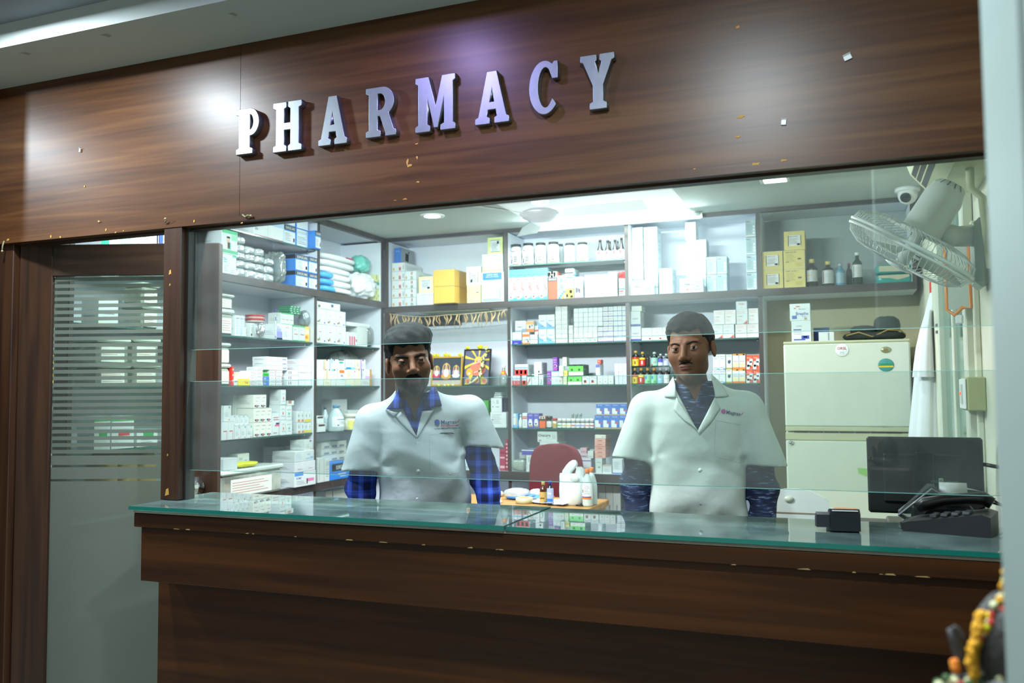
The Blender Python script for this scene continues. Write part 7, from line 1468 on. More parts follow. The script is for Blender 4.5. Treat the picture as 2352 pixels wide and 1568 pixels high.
person('young man with moustache and goatee in white lab coat over blue plaid shirt', 950, 2.85, 1.556, 828, .00162,
    dict(c=(-.015, -.03, 1.553), s=1.03, yaw=math.radians(5), roll=math.radians(-6.5), pitch=math.radians(-1), fw=1.0, jw=.98),
    [(-.150, .03, 1.335), (.208, .03, 1.365)], [(-.196, .02, 1.158), (.262, .02, 1.236)], [(-.198, .05, 1.09), (.268, .05, 1.12)], [(-.178, -.02, .93), (.288, -.03, .955)],
    dict(a=[.185, .175, .172, .168, .166, .160, .135, .085, .06], b=[.13, .128, .125, .122, .118, .105, .085, .07, .06], dz=-.02, xc=.040, xn=.006),
    '#77523c', plaid(), '#cbd5de', '#0d0c0e',
    dict(seed=3, v=(956, 997), vw=(.094, .104), sv=(951, 957), lip='#84505a', stub=.35, beard=.9, hair=[((.0, -.022, .082), (.083, .078, .056)), ((.010, .0, .090), (.076, .088, .050))], hn=.0022, line=(.052, 1.0), brow=1.15, gaze=(.05, .0), mous=(1.3, .036, .008), hemtilt=((.32, 0, -.2), (-.55, 0, -.35)),
        flaps=[('shirt_collar', [(916, 889), (905, 915), (889, 935)], [(921, 912), (925, 924), (929, 934)], 's'), ('shirt_collar', [(1000, 884), (1007, 906), (1013, 929)], [(988, 890), (981, 910), (966, 936)], 's'),
               ('lapel', [(909, 951), (922, 966), (955, 998)], [(925, 937), (940, 967), (957, 998)], 'c'), ('lapel', [(995, 938), (978, 965), (960, 996)], [(969, 940), (962, 968), (956, 998)], 'c'),
               ('coat_collar', [(887, 935), (890, 940), (905, 953)], [(892, 937), (908, 942), (922, 940)], 'c')],
        buttons=[(958, 1012), (960, 1073), (958, 1135)], pocket=[((985, 993), (1058, 990)), ((985, 993), (985, 1068)), ((985, 1068), (996, 1078)), ((996, 1078), (1050, 1080)), ((1050, 1080), (1057, 1072)), ((1057, 1072), (1058, 990))],
        logo=dict(text=[('Magnas', 1028.5, 965, 9.0, '#3a4a8a', 0), ('SUPER SPECIALITY HOSPITAL', 1026, 979.5, 3.4, '#26307a', 0)],
            poly=[('#3f5fb8', poly_circle(1002, 964.5, 6.0)), ('#c0405a', poly_circle(1002, 964.5, 6.0, 8, -150, 0)), ('#b84a55', [(1047, 966), (1049, 968), (1054, 960), (1052.5, 960), (1049, 965.5), (1048, 964)]), *[('#a8707c', [(1010+4*q, 971.6), (1014+4*q, 971.6), (1014+4*q, 975.2), (1010+4*q, 975.2)]) for q in range(10)], ('#38424c', [(1005, 990), (1012, 988), (1036, 989), (1042, 992), (1030, 991.5)])])))
person('man with short cropped hair in white lab coat over dark heathered shirt', 1593, 3.05, 1.587, 800, .001533,
    dict(c=(-.010, -.03, 1.585), s=.955, yaw=math.radians(-15), roll=math.radians(-5), pitch=math.radians(-2), fw=1.04, jw=1.08),
    [(-.165, .03, 1.372), (.172, .03, 1.372)], [(-.226, .02, 1.200), (.238, .02, 1.180)], [(-.214, .05, 1.11), (.226, .05, 1.10)], [(-.200, -.02, .95), (.222, -.02, .95)],
    dict(a=[.18, .172, .168, .165, .165, .160, .135, .085, .06], b=[.135, .135, .132, .128, .120, .105, .085, .07, .06], dz=.012, xc=.008, xn=.004),
    '#785039', heather(), '#cfdad4', '#121012',
    dict(seed=8, v=(1599, 986), vw=(.100, .100), sv=(1594, 923), lip='#6a4034', stub=.28, beard=0, hair=[((.0, -.01, .075), (.076, .085, .062))], hn=.0022, line=(.060, 1.0), brow=.8, gaze=(.12, .0), mous=(.85, .030, .005), hemtilt=((.25, 0, -.15), (-.35, 0, -.2)),
        flaps=[('coat_collar', [(1545, 862), (1533, 884), (1526, 909)], [(1551, 880), (1552, 896), (1552, 910)], 'c'), ('coat_collar', [(1631, 856), (1652, 880), (1668, 908)], [(1632, 872), (1636, 893), (1638, 910)], 'c'),
               ('lapel', [(1546, 937), (1570, 962), (1594, 977)], [(1553, 910), (1575, 945), (1599, 985)], 'c'), ('lapel', [(1648, 935), (1630, 962), (1602, 992)], [(1637, 910), (1618, 948), (1598, 985)], 'c')],
        buttons=[(1600, 1002), (1602, 1071), (1602, 1142)], pocket=[((1638, 961), (1708, 975)), ((1638, 961), (1632, 1040)), ((1632, 1040), (1690, 1056)), ((1690, 1056), (1708, 975))],
        logo=dict(text=[('Magnas', 1677, 945, 8, '#3a3f7a', -.16)], poly=[('#c23f9a', poly_circle(1655, 941, 5.2)), ('#d6e4de', poly_circle(1654, 938.6, 2.6)), ('#d0508a', [(1692, 948), (1694, 951), (1700, 945), (1699, 944), (1694.5, 948.5)])])))
# ------------------------------------------------------------------ shrine compartment, counter things, statue
sec(1080, 870, 5.058, 'B', 5.33, G3, 'low shelf under the shrine')
box('white carton with dark printed lines under a care carton', 232, 386, 420, 555, W, lines(.1, .7, .25, .9, 7)+[R(.1, .5, .2, .53, BLK)], d=.14)
box('white carton with tick mark and purple side', 240, 222, 368, 383, W, [T(.6, .38, .08, '#3f5a4a', 'CARE', wm=.5), R(.15, .34, .22, .42, BLK)]+[R(.5, .62+.1*k, .72, .65+.1*k, '#5a3a4a') for k in range(3)]+lines(.1, .4, .6, .9, 3), [R(0, 0, 1, 1, '#4f4f80'), T(.5, .5, .28, '#c8b060', 'LACIUMULTA', math.pi/2, .85)], d=.11)
box('dark green carton partly hidden by left man', 40, 250, 212, 510, '#3f9a3a', [R(0, .35, 1, .5, '#2f7f30'), R(0, 0, 1, .06, '#8fd05a')], d=.12)
for k in range(3): pack('silver blister strip on the care carton, %s' % ('bottom', 'middle', 'top')[k], 262+6*k, 196-16*k, 372-3*k, 214-16*k, M_foil, .08, .01, 'blister_strip', 'blister strip', 'silver blister strips', k, .02, .4, where='')
sec(1080, 870, 5.058, 'B', 5.335, WT, 'back worktop left of chair')
box('magenta printed carton', 340, 780, 408, 1080, '#b03a5a', [R(.1, .1, .9, .2, '#e0b8c0'), R(.1, .5, .9, .56, '#e0b8c0'), R(.1, .7, .9, .76, '#7a1f3a')], d=.12)
box('tall dark red carton with white marks', 410, 700, 440, 1075, '#9a2f48', [R(.2, .1+.12*k, .8, .15+.12*k, '#e6c3cc') for k in range(7)], d=.1)
# garland of dried leaves under the long shelf
st0, st1 = ony(893, 720, 5.27), ony(1166, 711, 5.27)
r = empty('leaf_garland', ((st0[0]+st1[0])/2, 5.27, st0[2]), label='string garland of dried mango leaves hanging under the long shelf', cat='garland')
def L_(p): return (p[0]-(st0[0]+st1[0])/2, p[1]-5.27, p[2]-st0[2])
N_ = 24; sp = []
for i in range(N_+1):
    t = i/N_; q = st0+(st1-st0)*t; sag = -.022*math.sin(math.pi*t)-.012*(t < .5)*math.sin(2*math.pi*t); sp.append((q[0], q[1], q[2]+sag))
MB().tube([L_(p) for p in sp], .0022, mat('#c3b08a', .9, name='twine'), 5).build('string', r)
M_leaf = mat('#bb9c72', .85, nz=.35, sc_=40, name='dried_leaf', bump=.4); rg = random.Random(11)
for i in range(36):
    t = (i+.5+rg.uniform(-.4, .4))/36; k = t*N_; a = sp[int(k)]; x, y, z = L_(a); x += (k-int(k))*(sp[min(int(k)+1, N_)][0]-a[0])
    ln = rg.uniform(.055, .10); dx, tw = rg.uniform(-.022, .022), rg.uniform(-.8, .8); P = []; F = []
    for j in range(7):
        s = j/6; wv = .0055*math.sin(math.pi*min(1, s*.85+.12))*(1+.3*math.sin(7*s+i)); c = (x+dx*s*s+.004*math.sin(6*s+i), y-.006+.010*math.sin(5*s+i), z-ln*s)
        for e in (-1, 0, 1): P.append((c[0]+e*wv*math.cos(tw+s*2), c[1]+e*wv*math.sin(tw+s*2)+(.003 if e == 0 else 0), c[2]))
    for j in range(6):
        for e in (0, 1): F.append((j*3+e, j*3+e+1, j*3+e+4, j*3+e+3))
    o = MB().raw(P, F, M_leaf, True).build('dried_leaf', r); sl_ = o.modifiers.new('solid', 'SOLIDIFY'); sl_.thickness = .0012
a, b_ = ony(955, 706, 5.26), ony(1118, 705, 5.26)
MB().box(0, b_[0]-a[0], 0, .22, -.006, 0, mat('#8f9484', .6, nz=.3, sc_=15, name='faded_print')).box(.02, b_[0]-a[0]-.02, -.0005, .01, -.005, -.001, mat('#9aa88a', .6)).build('printed_board', loc=(a[0], 5.305, 1.9935), label='faded printed board fixed under the long shelf above garland', cat='board')
# dark picture behind the leaves
a, b_ = ony(978, 749, 5.60), ony(1042, 718, 5.60)
r = empty('dark_picture', ((a[0]+b_[0])/2, 5.612, a[2]), label='dark double picture on back panel behind the dried leaves', cat='picture'); hw3 = .17; hh = .10
MB().box(-hw3, hw3, -.012, 0, 0, hh*1.5, M_black, .003).build('frame', r)
for s in (-1, 1): MB().box(s*hw3*.5-hw3*.42, s*hw3*.5+hw3*.42, -.0135, -.012, .012, hh*1.5-.012, mat('#3a4238', .4, nz=.6, sc_=30, name='dim_print')).build('print', r)
# framed pictures
def framed(x0, y0, x1, y1, D, label, fcol, paint, tilt=.12, th=.016):
    u0, u1, z0, z1, D = geom(x0, y0, x1, y1, D-S['D']); w_ = u1-u0; h_ = (z1-G2)
    r = empty('framed_picture', ((u0+u1)/2, D, G2+.0005), label=label, cat='framed picture'); r.rotation_euler = (-tilt, 0, 0)
    f = .05*w_; m = mat(fcol, .35, nz=.1)
    MB().box(-w_/2, -w_/2+f, 0, th, 0, h_, m, .002).box(w_/2-f, w_/2, 0, th, 0, h_, m, .002).box(-w_/2+f, w_/2-f, 0, th, 0, f, m, .002).box(-w_/2+f, w_/2-f, 0, th, h_-f, h_, m, .002).build('frame', r)
    b = MB().box(-w_/2+f, w_/2-f, .006, th-.002, f, h_-f, mat('#2a3038', .4)); paint(b, w_-2*f, h_-2*f, f); b.build('print', r); return r, w_, h_
def disc(b, cx, cz, rx, rz, y, c, n=18): b.raw([(cx+rx*math.cos(2*math.pi*k/n), y, cz+rz*math.sin(2*math.pi*k/n)) for k in range(n)], [tuple(range(n))], mat(c, .5, nz=0))
def paint1(b, w_, h_, f):
    y = .0052
    b.raw([(-w_/2, .0057, f), (w_/2, .0057, f), (w_/2, .0057, f+h_), (-w_/2, .0057, f+h_)], [(0, 1, 2, 3)], mat('#39424c', .4, nz=.2, sc_=20))
    b.raw([(-w_/2, .0056, f), (w_/2, .0056, f), (w_/2, .0056, f+h_*.16), (-w_/2, .0056, f+h_*.16)], [(0, 1, 2, 3)], mat('#c8bfb0', .4, nz=.2, sc_=40))
    for cx, s, rb in ((-.36, .8, '#c8405a'), (-.02, 1.05, '#d89a3a'), (.33, .82, '#e0d8d8')):
        x = cx*w_; z = f+h_*.42
        disc(b, x, z+h_*.20*s, w_*.13*s, h_*.17*s, y, '#c8a86a'); disc(b, x, z+h_*.20*s, w_*.10*s, h_*.14*s, y-.0002, '#6a5a5a')
        disc(b, x, z-h_*.10*s, w_*.17*s, h_*.12*s, y-.0003, rb); disc(b, x, z+h_*.02*s, w_*.09*s, h_*.16*s, y-.0004, '#d8cfc8'); disc(b, x, z+h_*.21*s, w_*.045*s, h_*.07*s, y-.0006, '#c89a80')
        disc(b, x, z+h_*.32*s, w_*.035*s, h_*.06*s, y-.0007, '#d8b860')
        for sx in (-1, 1): disc(b, x+sx*w_*.12*s, z+h_*.05*s, w_*.03*s, h_*.10*s, y-.0005, '#b8a8b8'); disc(b, x+sx*w_*.14*s, z-h_*.02*s, w_*.025*s, h_*.035*s, y-.0006, '#8f6ab0' if sx < 0 else '#4fa8a0')
def paint2(b, w_, h_, f):
    y = .0052; cx, cz = .05*w_, f+h_*.70
    b.raw([(-w_/2, .0057, f), (w_/2, .0057, f), (w_/2, .0057, f+h_), (-w_/2, .0057, f+h_)], [(0, 1, 2, 3)], mat('#5a5a72', .4, nz=.1, sc_=20))
    for k in range(9):
        a0 = math.pi*(k*2)/18*2; P = [(cx, y+.0003, cz)]
        for q in (a0, a0+.18): 
            L_ = 3; dx, dz_ = math.cos(q), math.sin(q); t = min([abs((w_/2*(1 if dx > 0 else -1)-cx)/dx) if abs(dx) > 1e-3 else 9, abs(((f+h_ if dz_ > 0 else f)-cz)/dz_) if abs(dz_) > 1e-3 else 9]); P.append((cx+dx*t, y+.0003, cz+dz_*t))
        b.raw(P, [(0, 1, 2)], mat('#e0c838', .4, nz=0))
    disc(b, cx, cz, w_*.16, h_*.12, y, '#e0b840'); disc(b, cx-.02*w_, f+h_*.44, w_*.34, h_*.19, y-.0003, '#c8745a'); disc(b, cx, cz-h_*.04, w_*.09, h_*.09, y-.0005, '#b8605a')
    disc(b, cx, cz+h_*.02, w_*.06, h_*.055, y-.0007, '#d8a888'); disc(b, -w_*.30, f+h_*.36, w_*.13, h_*.12, y-.0006, '#d0a040'); disc(b, -w_*.30, f+h_*.32, w_*.05, h_*.03, y-.0008, '#e8e0d0')
    for x, z in ((-.34, .1), (.02, .12), (.34, .1)): disc(b, x*w_, f+z*h_, w_*.12, h_*.085, y-.0006, '#b8986a'); disc(b, x*w_, f+z*h_, w_*.06, h_*.055, y-.0008, '#c85a4a')
    for a, c, d, e in ((-.2, .58, .3, .70), (-.1, .34, .28, .44)): b.raw([(a*w_, y-.001, f+c*h_), (d*w_, y-.001, f+e*h_), (d*w_, y-.001, f+(e+.012)*h_), (a*w_, y-.001, f+(c+.015)*h_)], [(0, 1, 2, 3)], mat('#e6e0d8', .4, nz=0))
sec(860, 690, 7.35, 'B', 5.40, G2, 'shrine shelf')
r1, w1, h1 = framed(940, 935, 1468, 1415, 5.44, 'gold framed devotional picture with three seated figures and yellow flowers on top', '#c8a040', paint1)
r2, w2, h2 = framed(1475, 805, 1935, 1412, 5.38, 'black framed devotional picture with yellow rays and white flower string', '#17171a', paint2, .16)
M_yf = mat('#e6dc1e', .7, nz=.15, sc_=60, name='yellow_petals', bump=.5); M_wf = mat('#d8d8a8', .7, nz=.3, sc_=80, name='white_petals', bump=.6); M_lf = mat('#39552a', .7, nz=.2, name='green_leaf')
def flower(n, par_loc, rad, m, label, grp):
    b = MB()
    for k in range(9):
        a = 2*math.pi*k/9; b.blob((rad*.55*math.cos(a), rad*.2*math.sin(2*a), rad*.5+rad*.45*math.sin(a)*.7), (rad*.42, rad*.35, rad*.34), m, 8, 6, .1, k)
    b.blob((0, -rad*.2, rad*.5), (rad*.5, rad*.5, rad*.45), m, 10, 7, .1, n); b.build('marigold', loc=par_loc, label=label, cat='flower', group=grp)
ct, sn = math.cos(.12), math.sin(.12)
for k, (t, rd_) in enumerate(((-.44, .016), (-.32, .017), (-.06, .018), (.06, .013), (.40, .017))):
    flower(k, (r1.location.x+t*w1, r1.location.y+h1*sn+.008, G2+h1*ct+.001), rd_, M_yf, 'yellow flower on top of the gold frame, %s from left' % ORD[k], 'yellow flowers on the shrine frames')
ct, sn = math.cos(.16), math.sin(.16)
for k, (t, rd_) in enumerate(((-.38, .017), (.08, .022), (.30, .016))):
    flower(k+7, (r2.location.x+t*w2, r2.location.y+h2*sn+.008, G2+h2*ct+.001), rd_, M_yf, 'yellow flower on top of the black frame, %s from left' % ORD[k], 'yellow flowers on the shrine frames')
b = MB(); rg = random.Random(5); path = [(1855, 790), (1870, 860), (1845, 920), (1830, 990), (1800, 1060), (1810, 1120), (1770, 1180), (1790, 1240), (1740, 1300), (1700, 1340), (1640, 1380), (1580, 1400)]
for i in range(len(path)-1):
    for q in range(6):
        t = q/6; px = path[i][0]+(path[i+1][0]-path[i][0])*t+rg.uniform(-14, 14); py = path[i][1]+(path[i+1][1]-path[i][1])*t+rg.uniform(-8, 8)
        p = ony(860+px/7.35, 690+py/7.35, 5.36); h = max(.006, p[2]-G2); b.blob((p[0], 5.372+h*.16-.02, max(p[2], G2+.007)), (.0065, .006, .0065), M_lf if rg.random() < .28 else M_wf, 8, 6, .15, i*7+q)
b.build('flower_string', label='string of small white flowers draped over the black framed picture', cat='flower string')
for k, (px, m) in enumerate(((1080, M_yf), (1240, M_yf), (1180, M_wf), (1320, M_wf))):
    p = ony(860+px/7.35, 690+1405/7.35, 5.36); flower(k+20, (p[0], 5.362, G2+.0005), .011, m, 'loose %s flower in front of the gold frame, %s from left' % ('yellow' if m is M_yf else 'white', ORD[[0, 2, 1, 3][k]]), 'loose flowers on shrine shelf')
o = bottle('clear bottle with orange label and amber rest standing by divider', 2092, 1098, 2222, 1418, '#dfe6e4', '#d8d8d0', '#e07a30', [R(.3, .3, .7, .6, '#d8d040')], 'sauce', dd=-.02, where='', lab=(.55, .75), clear=True, name='oil_bottle')
MB().lathe([(0, .003), (.022, .003), (.022, .018), (0, .018)], mat('#a8702f', .3), 14).build('oil', o)
# things on the fridge
sec(0, 0, 1, 'B', 5.08, FRT, 'on top of the refrigerator'); 
box('white box with blue wave print, lower of two', 1818, 736, 1863, 783, W, [R(.1, .08, .7, .14, '#3f4fa8'), R(.5, .14, .9, .3, '#3f4fa8'), R(.6, .2, .8, .26, W), T(.4, .75, .06, GREY, 'Asthalin', wm=.6), R(.1, .55, .5, .6, NAVY)]+lines(.1, .6, .35, .5, 2), d=.1)
box('white inhaler box with sun logo, upper of two', 1814, 697, 1861, 735, W, [T(.6, .42, .2, '#4f5fa0', 'Breathe', wm=.6), T(.7, .24, .1, '#8fa0c0', 'Free', wm=.3), R(.3, .8, .5, .86, '#d8603a'), R(.2, .7, .3, .76, '#d8603a'), T(.62, .68, .08, GREY, 'Morepen', wm=.6), R(.1, .1, .34, .3, '#4f6ab0'), R(.7, .04, .84, .16, '#a89a70')], d=.1)
box('low white box beside the dark bag', 1880, 762, 1916, 779, W2, [R(.6, .1, .7, .9, GREY)], d=.1)
box('small dark blue pouch behind the low white box', 1868, 752, 1905, 776, '#27356e', [R(.1, .7, .9, .75, '#4f6ab0')], d=.06, dd=.12, name='pouch', cat='pouch')
u0, u1, z0, z1, D = geom(1936, 720, 2084, 778)
r = empty('canvas_bag', ((u0+u1)/2, 5.20, FRT), label='crumpled dark green canvas bag with straps on the refrigerator', cat='bag')
M_cv = mat('#262f2b', .85, nz=.3, sc_=30, name='dark_canvas', bump=.5); bw = (u1-u0)/2
MB().blob((0, 0, .026), (bw, .12, .026), M_cv, 30, 12, .03, 2, sq=.7).blob((-bw*.35, .0, .062), (bw*.42, .09, .025), M_cv, 24, 10, .05, 4, sq=.6).blob((bw*.4, .0, .085), (bw*.42, .09, .05), M_cv, 24, 12, .06, 7, sq=.7).build('bag', r)
MB().tube([(-bw*.9, -.10, .03), (-bw*.5, -.12, .045), (-bw*.1, -.118, .02), (bw*.15, -.115, .035), (bw*.4, -.115, .055), (bw*.8, -.10, .05), (bw*.95, -.07, .03)], .004, mat('#8f7a4a', .8, name='tan_strap')).build('strap', r)
# ---- table things
def tb(px, py): p = onz(px, py, TZ); return p[0], p[1]
sec(0, 0, 1, 'B', TY0+.2, TZ, 'on the wooden table')
bottle('brown syrup bottle with gold cap and tan label', 1237, 1106, 1253, 1150, '#4a2412', '#b8a860', '#c8a860', [R(.2, .4, .8, .5, '#6a4a2a')], 'syrup', dd=-.02, lab=(.05, .55), capf=.16)
bottle('dark syrup bottle with blue cap and pale blue label', 1254, 1104, 1269, 1150, '#14101a', '#2a3a9a', '#a8b8e0', [R(0, .1, 1, .3, BLUE), R(.2, .6, .8, .7, W)], 'syrup', dd=-.05, lab=(.1, .7), capf=.16)
u0, u1, z0, z1, D = geom(1280, 1058, 1338, 1160, -.02)
r = empty('polythene_bag', ((u0+u1)/2, D+.05, TZ+.0005), label='white polythene carry bag standing on the wooden table', cat='bag'); wv = (u1-u0)/2; hv = z1-TZ
rows = [(0, 0, 0, wv*.8, .045), (0, 0, .01, wv, .055), (0, 0, hv*.3, wv*1.02, .055), (.002, 0, hv*.5, wv*1.0, .05), (0, 0, hv*.62, wv*.96, .04), (.0, 0, hv*.68, wv*.90, .022), (.0, 0, hv*.70, wv*.84, .006)]
M_poly = mat('#dfe8e8', .35, nz=.04, sc_=14, name='translucent_polythene', bump=.25)
cloth_loft('bag', rows, M_poly, r, folds=4, amp=.004, seed=4)
cloth_loft('handle', [(-wv*.55, 0, hv*.64, wv*.30, .018), (-wv*.35, 0, hv*.76, wv*.40, .02), (-.0, 0, hv*.88, wv*.42, .016), (wv*.1, 0, hv*.95, wv*.30, .012), (wv*.15, 0, hv, wv*.12, .005)], M_poly, r, folds=3, amp=.004, seed=6)
cloth_loft('handle', [(wv*.55, 0, hv*.62, wv*.38, .018), (wv*.62, 0, hv*.72, wv*.36, .02), (wv*.70, -.01, hv*.80, wv*.30, .016), (wv*.62, -.02, hv*.86, wv*.22, .01)], M_poly, r, folds=3, amp=.004, seed=7)
MB().blob((wv*.35, -.045, hv*.60), (wv*.35, .012, hv*.08), M_poly, 18, 10, .05, 3).build('knot', r)
for k, (px, cx) in enumerate((('front', 1346), ('rear', 1356))):
    bottle('large clear saline bottle with orange cap, %s one' % px, cx-12, 1077-3*k, cx+12, 1162-4*k, '#cfdcdc', '#f0822a', '#e6eaea' if k == 0 else None, [R(0, 0, 1, .1, ORG), R(0, .1, 1, .16, '#4a3a7a'), R(.1, .4, .2, .6, BLK)]+lines(.3, .8, .3, .9, 5), 'jug', dd=-.03+.07*k, lab=(.2, .62), capf=.13, name='saline_bottle', group='saline bottles with orange caps')
p = tb(1200, 1157); r = empty('tape_roll', (p[0], p[1]+.03, TZ+.0005), label='thick roll of pale brown tape lying on wooden table', cat='tape roll')
MB().lathe([(.030, 0), (.046, 0), (.046, .030), (.030, .030), (.030, 0)], mat('#c8c3a0', .3, nz=.05, name='brown_tape'), 28).build('tape', r); MB().lathe([(.027, 0), (.0298, 0), (.0298, .030), (.027, .030), (.027, 0)], mat('#b39a6a', .8, name='card_core'), 24).build('core', r)
rg = random.Random(3)
for k, (px, py, a, w_, h_, c, lb) in enumerate(((1240, 1154, .25, .20, .12, '#e6eaf0', 'white printed sheet lying flat under others on table'), (1262, 1159, -.3, .22, .10, '#dfe6ee', 'white folded leaflet nearest table edge'), (1225, 1151, -.1, .20, .07, '#4f8fd8', 'bright blue and white leaflet on table papers'), (1120, 1155, .5, .12, .10, '#e6e6e0', 'crumpled white bill by left man on table'))):
    p = tb(px, py); b = MB(); n = 8; P = []
    for i in range(n+1):
        for j in range(4): P.append(((i/n-.5)*w_, (j/3-.5)*h_, (.007*k if k < 3 else 0)+.001+.010*abs(math.sin(i*.9+k))*(.3 if k < 2 else 1)+.002*j))
    F = [(i*4+j, (i+1)*4+j, (i+1)*4+j+1, i*4+j+1) for i in range(n) for j in range(3)]
    b.raw(P, F, mat(c, .6, nz=.05)); b.raw([(P[4*2][0], P[0][1]+.01, P[9][2]+.0012), (P[4*4][0], P[0][1]+.01, P[17][2]+.0012), (P[4*4][0], P[0][1]+.04, P[18][2]+.0012), (P[4*2][0], P[0][1]+.04, P[10][2]+.0012)], [(0, 1, 2, 3)], mat('#3f4a7a', .6))
    o = b.build('leaflet', loc=(p[0], p[1]+.03, TZ+.0003), rz=a); tag(o, lb, 'leaflet', 'loose papers on the table'); q = o.modifiers.new('solid', 'SOLIDIFY'); q.thickness = .0008
p = tb(1335, 1162); r = empty('scissors', (p[0]-.03, p[1]+.02, TZ+.004), -.2, label='scissors with black handles near the table edge', cat='scissors')
MB().tube([(.02+.022*math.cos(a*.5236), .010+.011*math.sin(a*.5236), 0) for a in range(12)], .004, M_black, 8, True).tube([(.024+.022*math.cos(a*.5236), -.012+.010*math.sin(a*.5236), 0) for a in range(12)], .004, M_black, 8, True).build('handle', r)
MB().prism([(0, .004), (-.10, .001), (-.10, 0), (0, -.003)], -.001, .001, M_steel, 'XY').prism([(0, -.004), (-.10, -.004), (-.10, -.003), (0, .002)], .001, .002, M_steel, 'XY').build('blade', r)
u0, u1, z0, z1, D = geom(1155, 1107, 1214, 1140, .12)
r = empty('foil_pack', ((u0+u1)/2, D+.03, TZ+.0005), label='shiny silver and blue foil pack at the back of table', cat='pack')
MB().blob((0, 0, .03), ((u1-u0)/2, .05, .03), M_foil, 30, 14, .04, 2, sq=.8, crump=.03).build('pack', r); MB().blob((.004, -.004, .012), ((u1-u0)/2*.98, .05, .013), mat('#2f74c8', .3, nz=.1, name='blue_foil'), 24, 10, .02, 3).build('blue_base', r)
p = tb(1122, 1143); r = empty('tissue_pack', (p[0], p[1]+.06, TZ+.0005), .3, label='white soft pack with dark square marks beside left man', cat='pack')
MB().blob((0, 0, .016), (.06, .035, .016), mat('#dde0d8', .5, nz=.06, name='soft_pack'), 24, 10, .04, 1, sq=.6).build('pack', r); MB().box(-.02, -.01, -.0355, -.033, .012, .022, M_nv).box(-.004, .006, -.0355, -.033, .012, .022, M_nv).build('mark', r)
p = tb(1290, 1146); r = empty('crumpled_tissue', (p[0]-.15, p[1]+.06, TZ+.0005), label='crumpled white tissue behind the syrup bottles', cat='tissue'); o = MB().blob((0, 0, .02), (.06, .03, .02), mat('#e6e6f0', .8, nz=.05, name='tissue_paper'), 40, 20, .05, 5, crump=.12).build('tissue', r); zb_ = min(v.co.z for v in o.data.vertices); o.location.z = -zb_
# ---- counter things
CT = 1.0682
p0, p1 = ony(1993, 1100, 2.95), ony(2261, 1100, 2.95); zt3 = ony(2126, 1004, 2.95)[2]; mw = (p1[0]-p0[0])/2
r = empty('computer_monitor', ((p0[0]+p1[0])/2, 2.95, 0), label='black computer monitor seen from behind, right end of counter', cat='monitor')
MB().box(-mw, mw, 0, .028, 1.055, zt3, mat('#15191b', .45, nz=.1, name='monitor_shell'), .006).box(-mw*.72, mw*.62, -.012, 0, 1.09, zt3-.05, mat('#101416', .5, nz=.1, name='monitor_bulge'), .01).build('shell', r)
MB().box(-mw+.008, mw-.008, .028, .030, 1.055+.02, zt3-.01, emis('#9fb8c8', .5, 'screen_glow')).build('screen', r)
MB().box(-.025, .025, -.03, -.0125, 1.034, 1.25, M_black, .004).box(-.11, .11, -.08, .10, 1.0205, 1.034, M_black, .005).build('stand', r)
MB().tube([(mw, .01, zt3-.08), (mw+.03, .0, zt3-.085), (mw+.06, -.01, zt3-.09)], .006, M_black).build('cable', r)
dz0 = 1.02
r = empty('computer_desk', ((p0[0]+p1[0])/2-.02, 2.87, 0), label='narrow dark inner desk carrying the monitor behind the counter', cat='desk')
MB().box(-.20, .19, -.19, .21, dz0-.025, dz0, M_lam, .003).build('desktop', r)
for x in (-.19, .165): MB().box(x, x+.018, -.17, .19, 0, dz0-.0255, M_lam).build('side_panel', r)
# telephone
q0, q1 = onz(2084, 1218, CT), onz(2300, 1236, CT); hx5 = (q1[0]-q0[0])/2
r = empty('telephone', ((q0[0]+q1[0])/2, (q0[1]+q1[1])/2+.066, CT), math.atan2(q1[1]-q0[1], q1[0]-q0[0]), label='black desk telephone at right end of the glass counter', cat='telephone')
M_ph = mat('#1a1c20', .4, nz=.08, name='phone_plastic')
MB().prism([(-hx5, .004), (-hx5+.01, 0), (hx5, 0), (hx5, .050), (hx5-.02, .056), (-hx5+.02, .026), (-hx5, .020)], -.075, .068, M_ph, 'XZ').build('base', r)
b = MB()
for i in range(4):
    for j in range(3): xk = -.03+.026*i; b.box(xk-.008, xk+.008, -.06+.024*j, -.044+.024*j, .030+.157*(xk+.08), .045+.157*(xk+.03), mat('#4a4e54', .5), .002)
b.build('keypad', r)
MB().tube([(-hx5+.02, .045, .048), (-hx5+.04, .045, .060), (-.02, .045, .074), (.04, .045, .082), (hx5-.03, .045, .084), (hx5-.01, .045, .072)], [.015, .019, .015, .015, .019, .016], M_black, 12).build('handset', r)
MB().tube([(-hx5-.004+.010*math.cos(t*1.9), (.04-.004*t), .012+.008*math.sin(t*1.9)) for t in range(20)], .0022, mat('#6a6f74', .4), 5).build('coiled_cord', r)
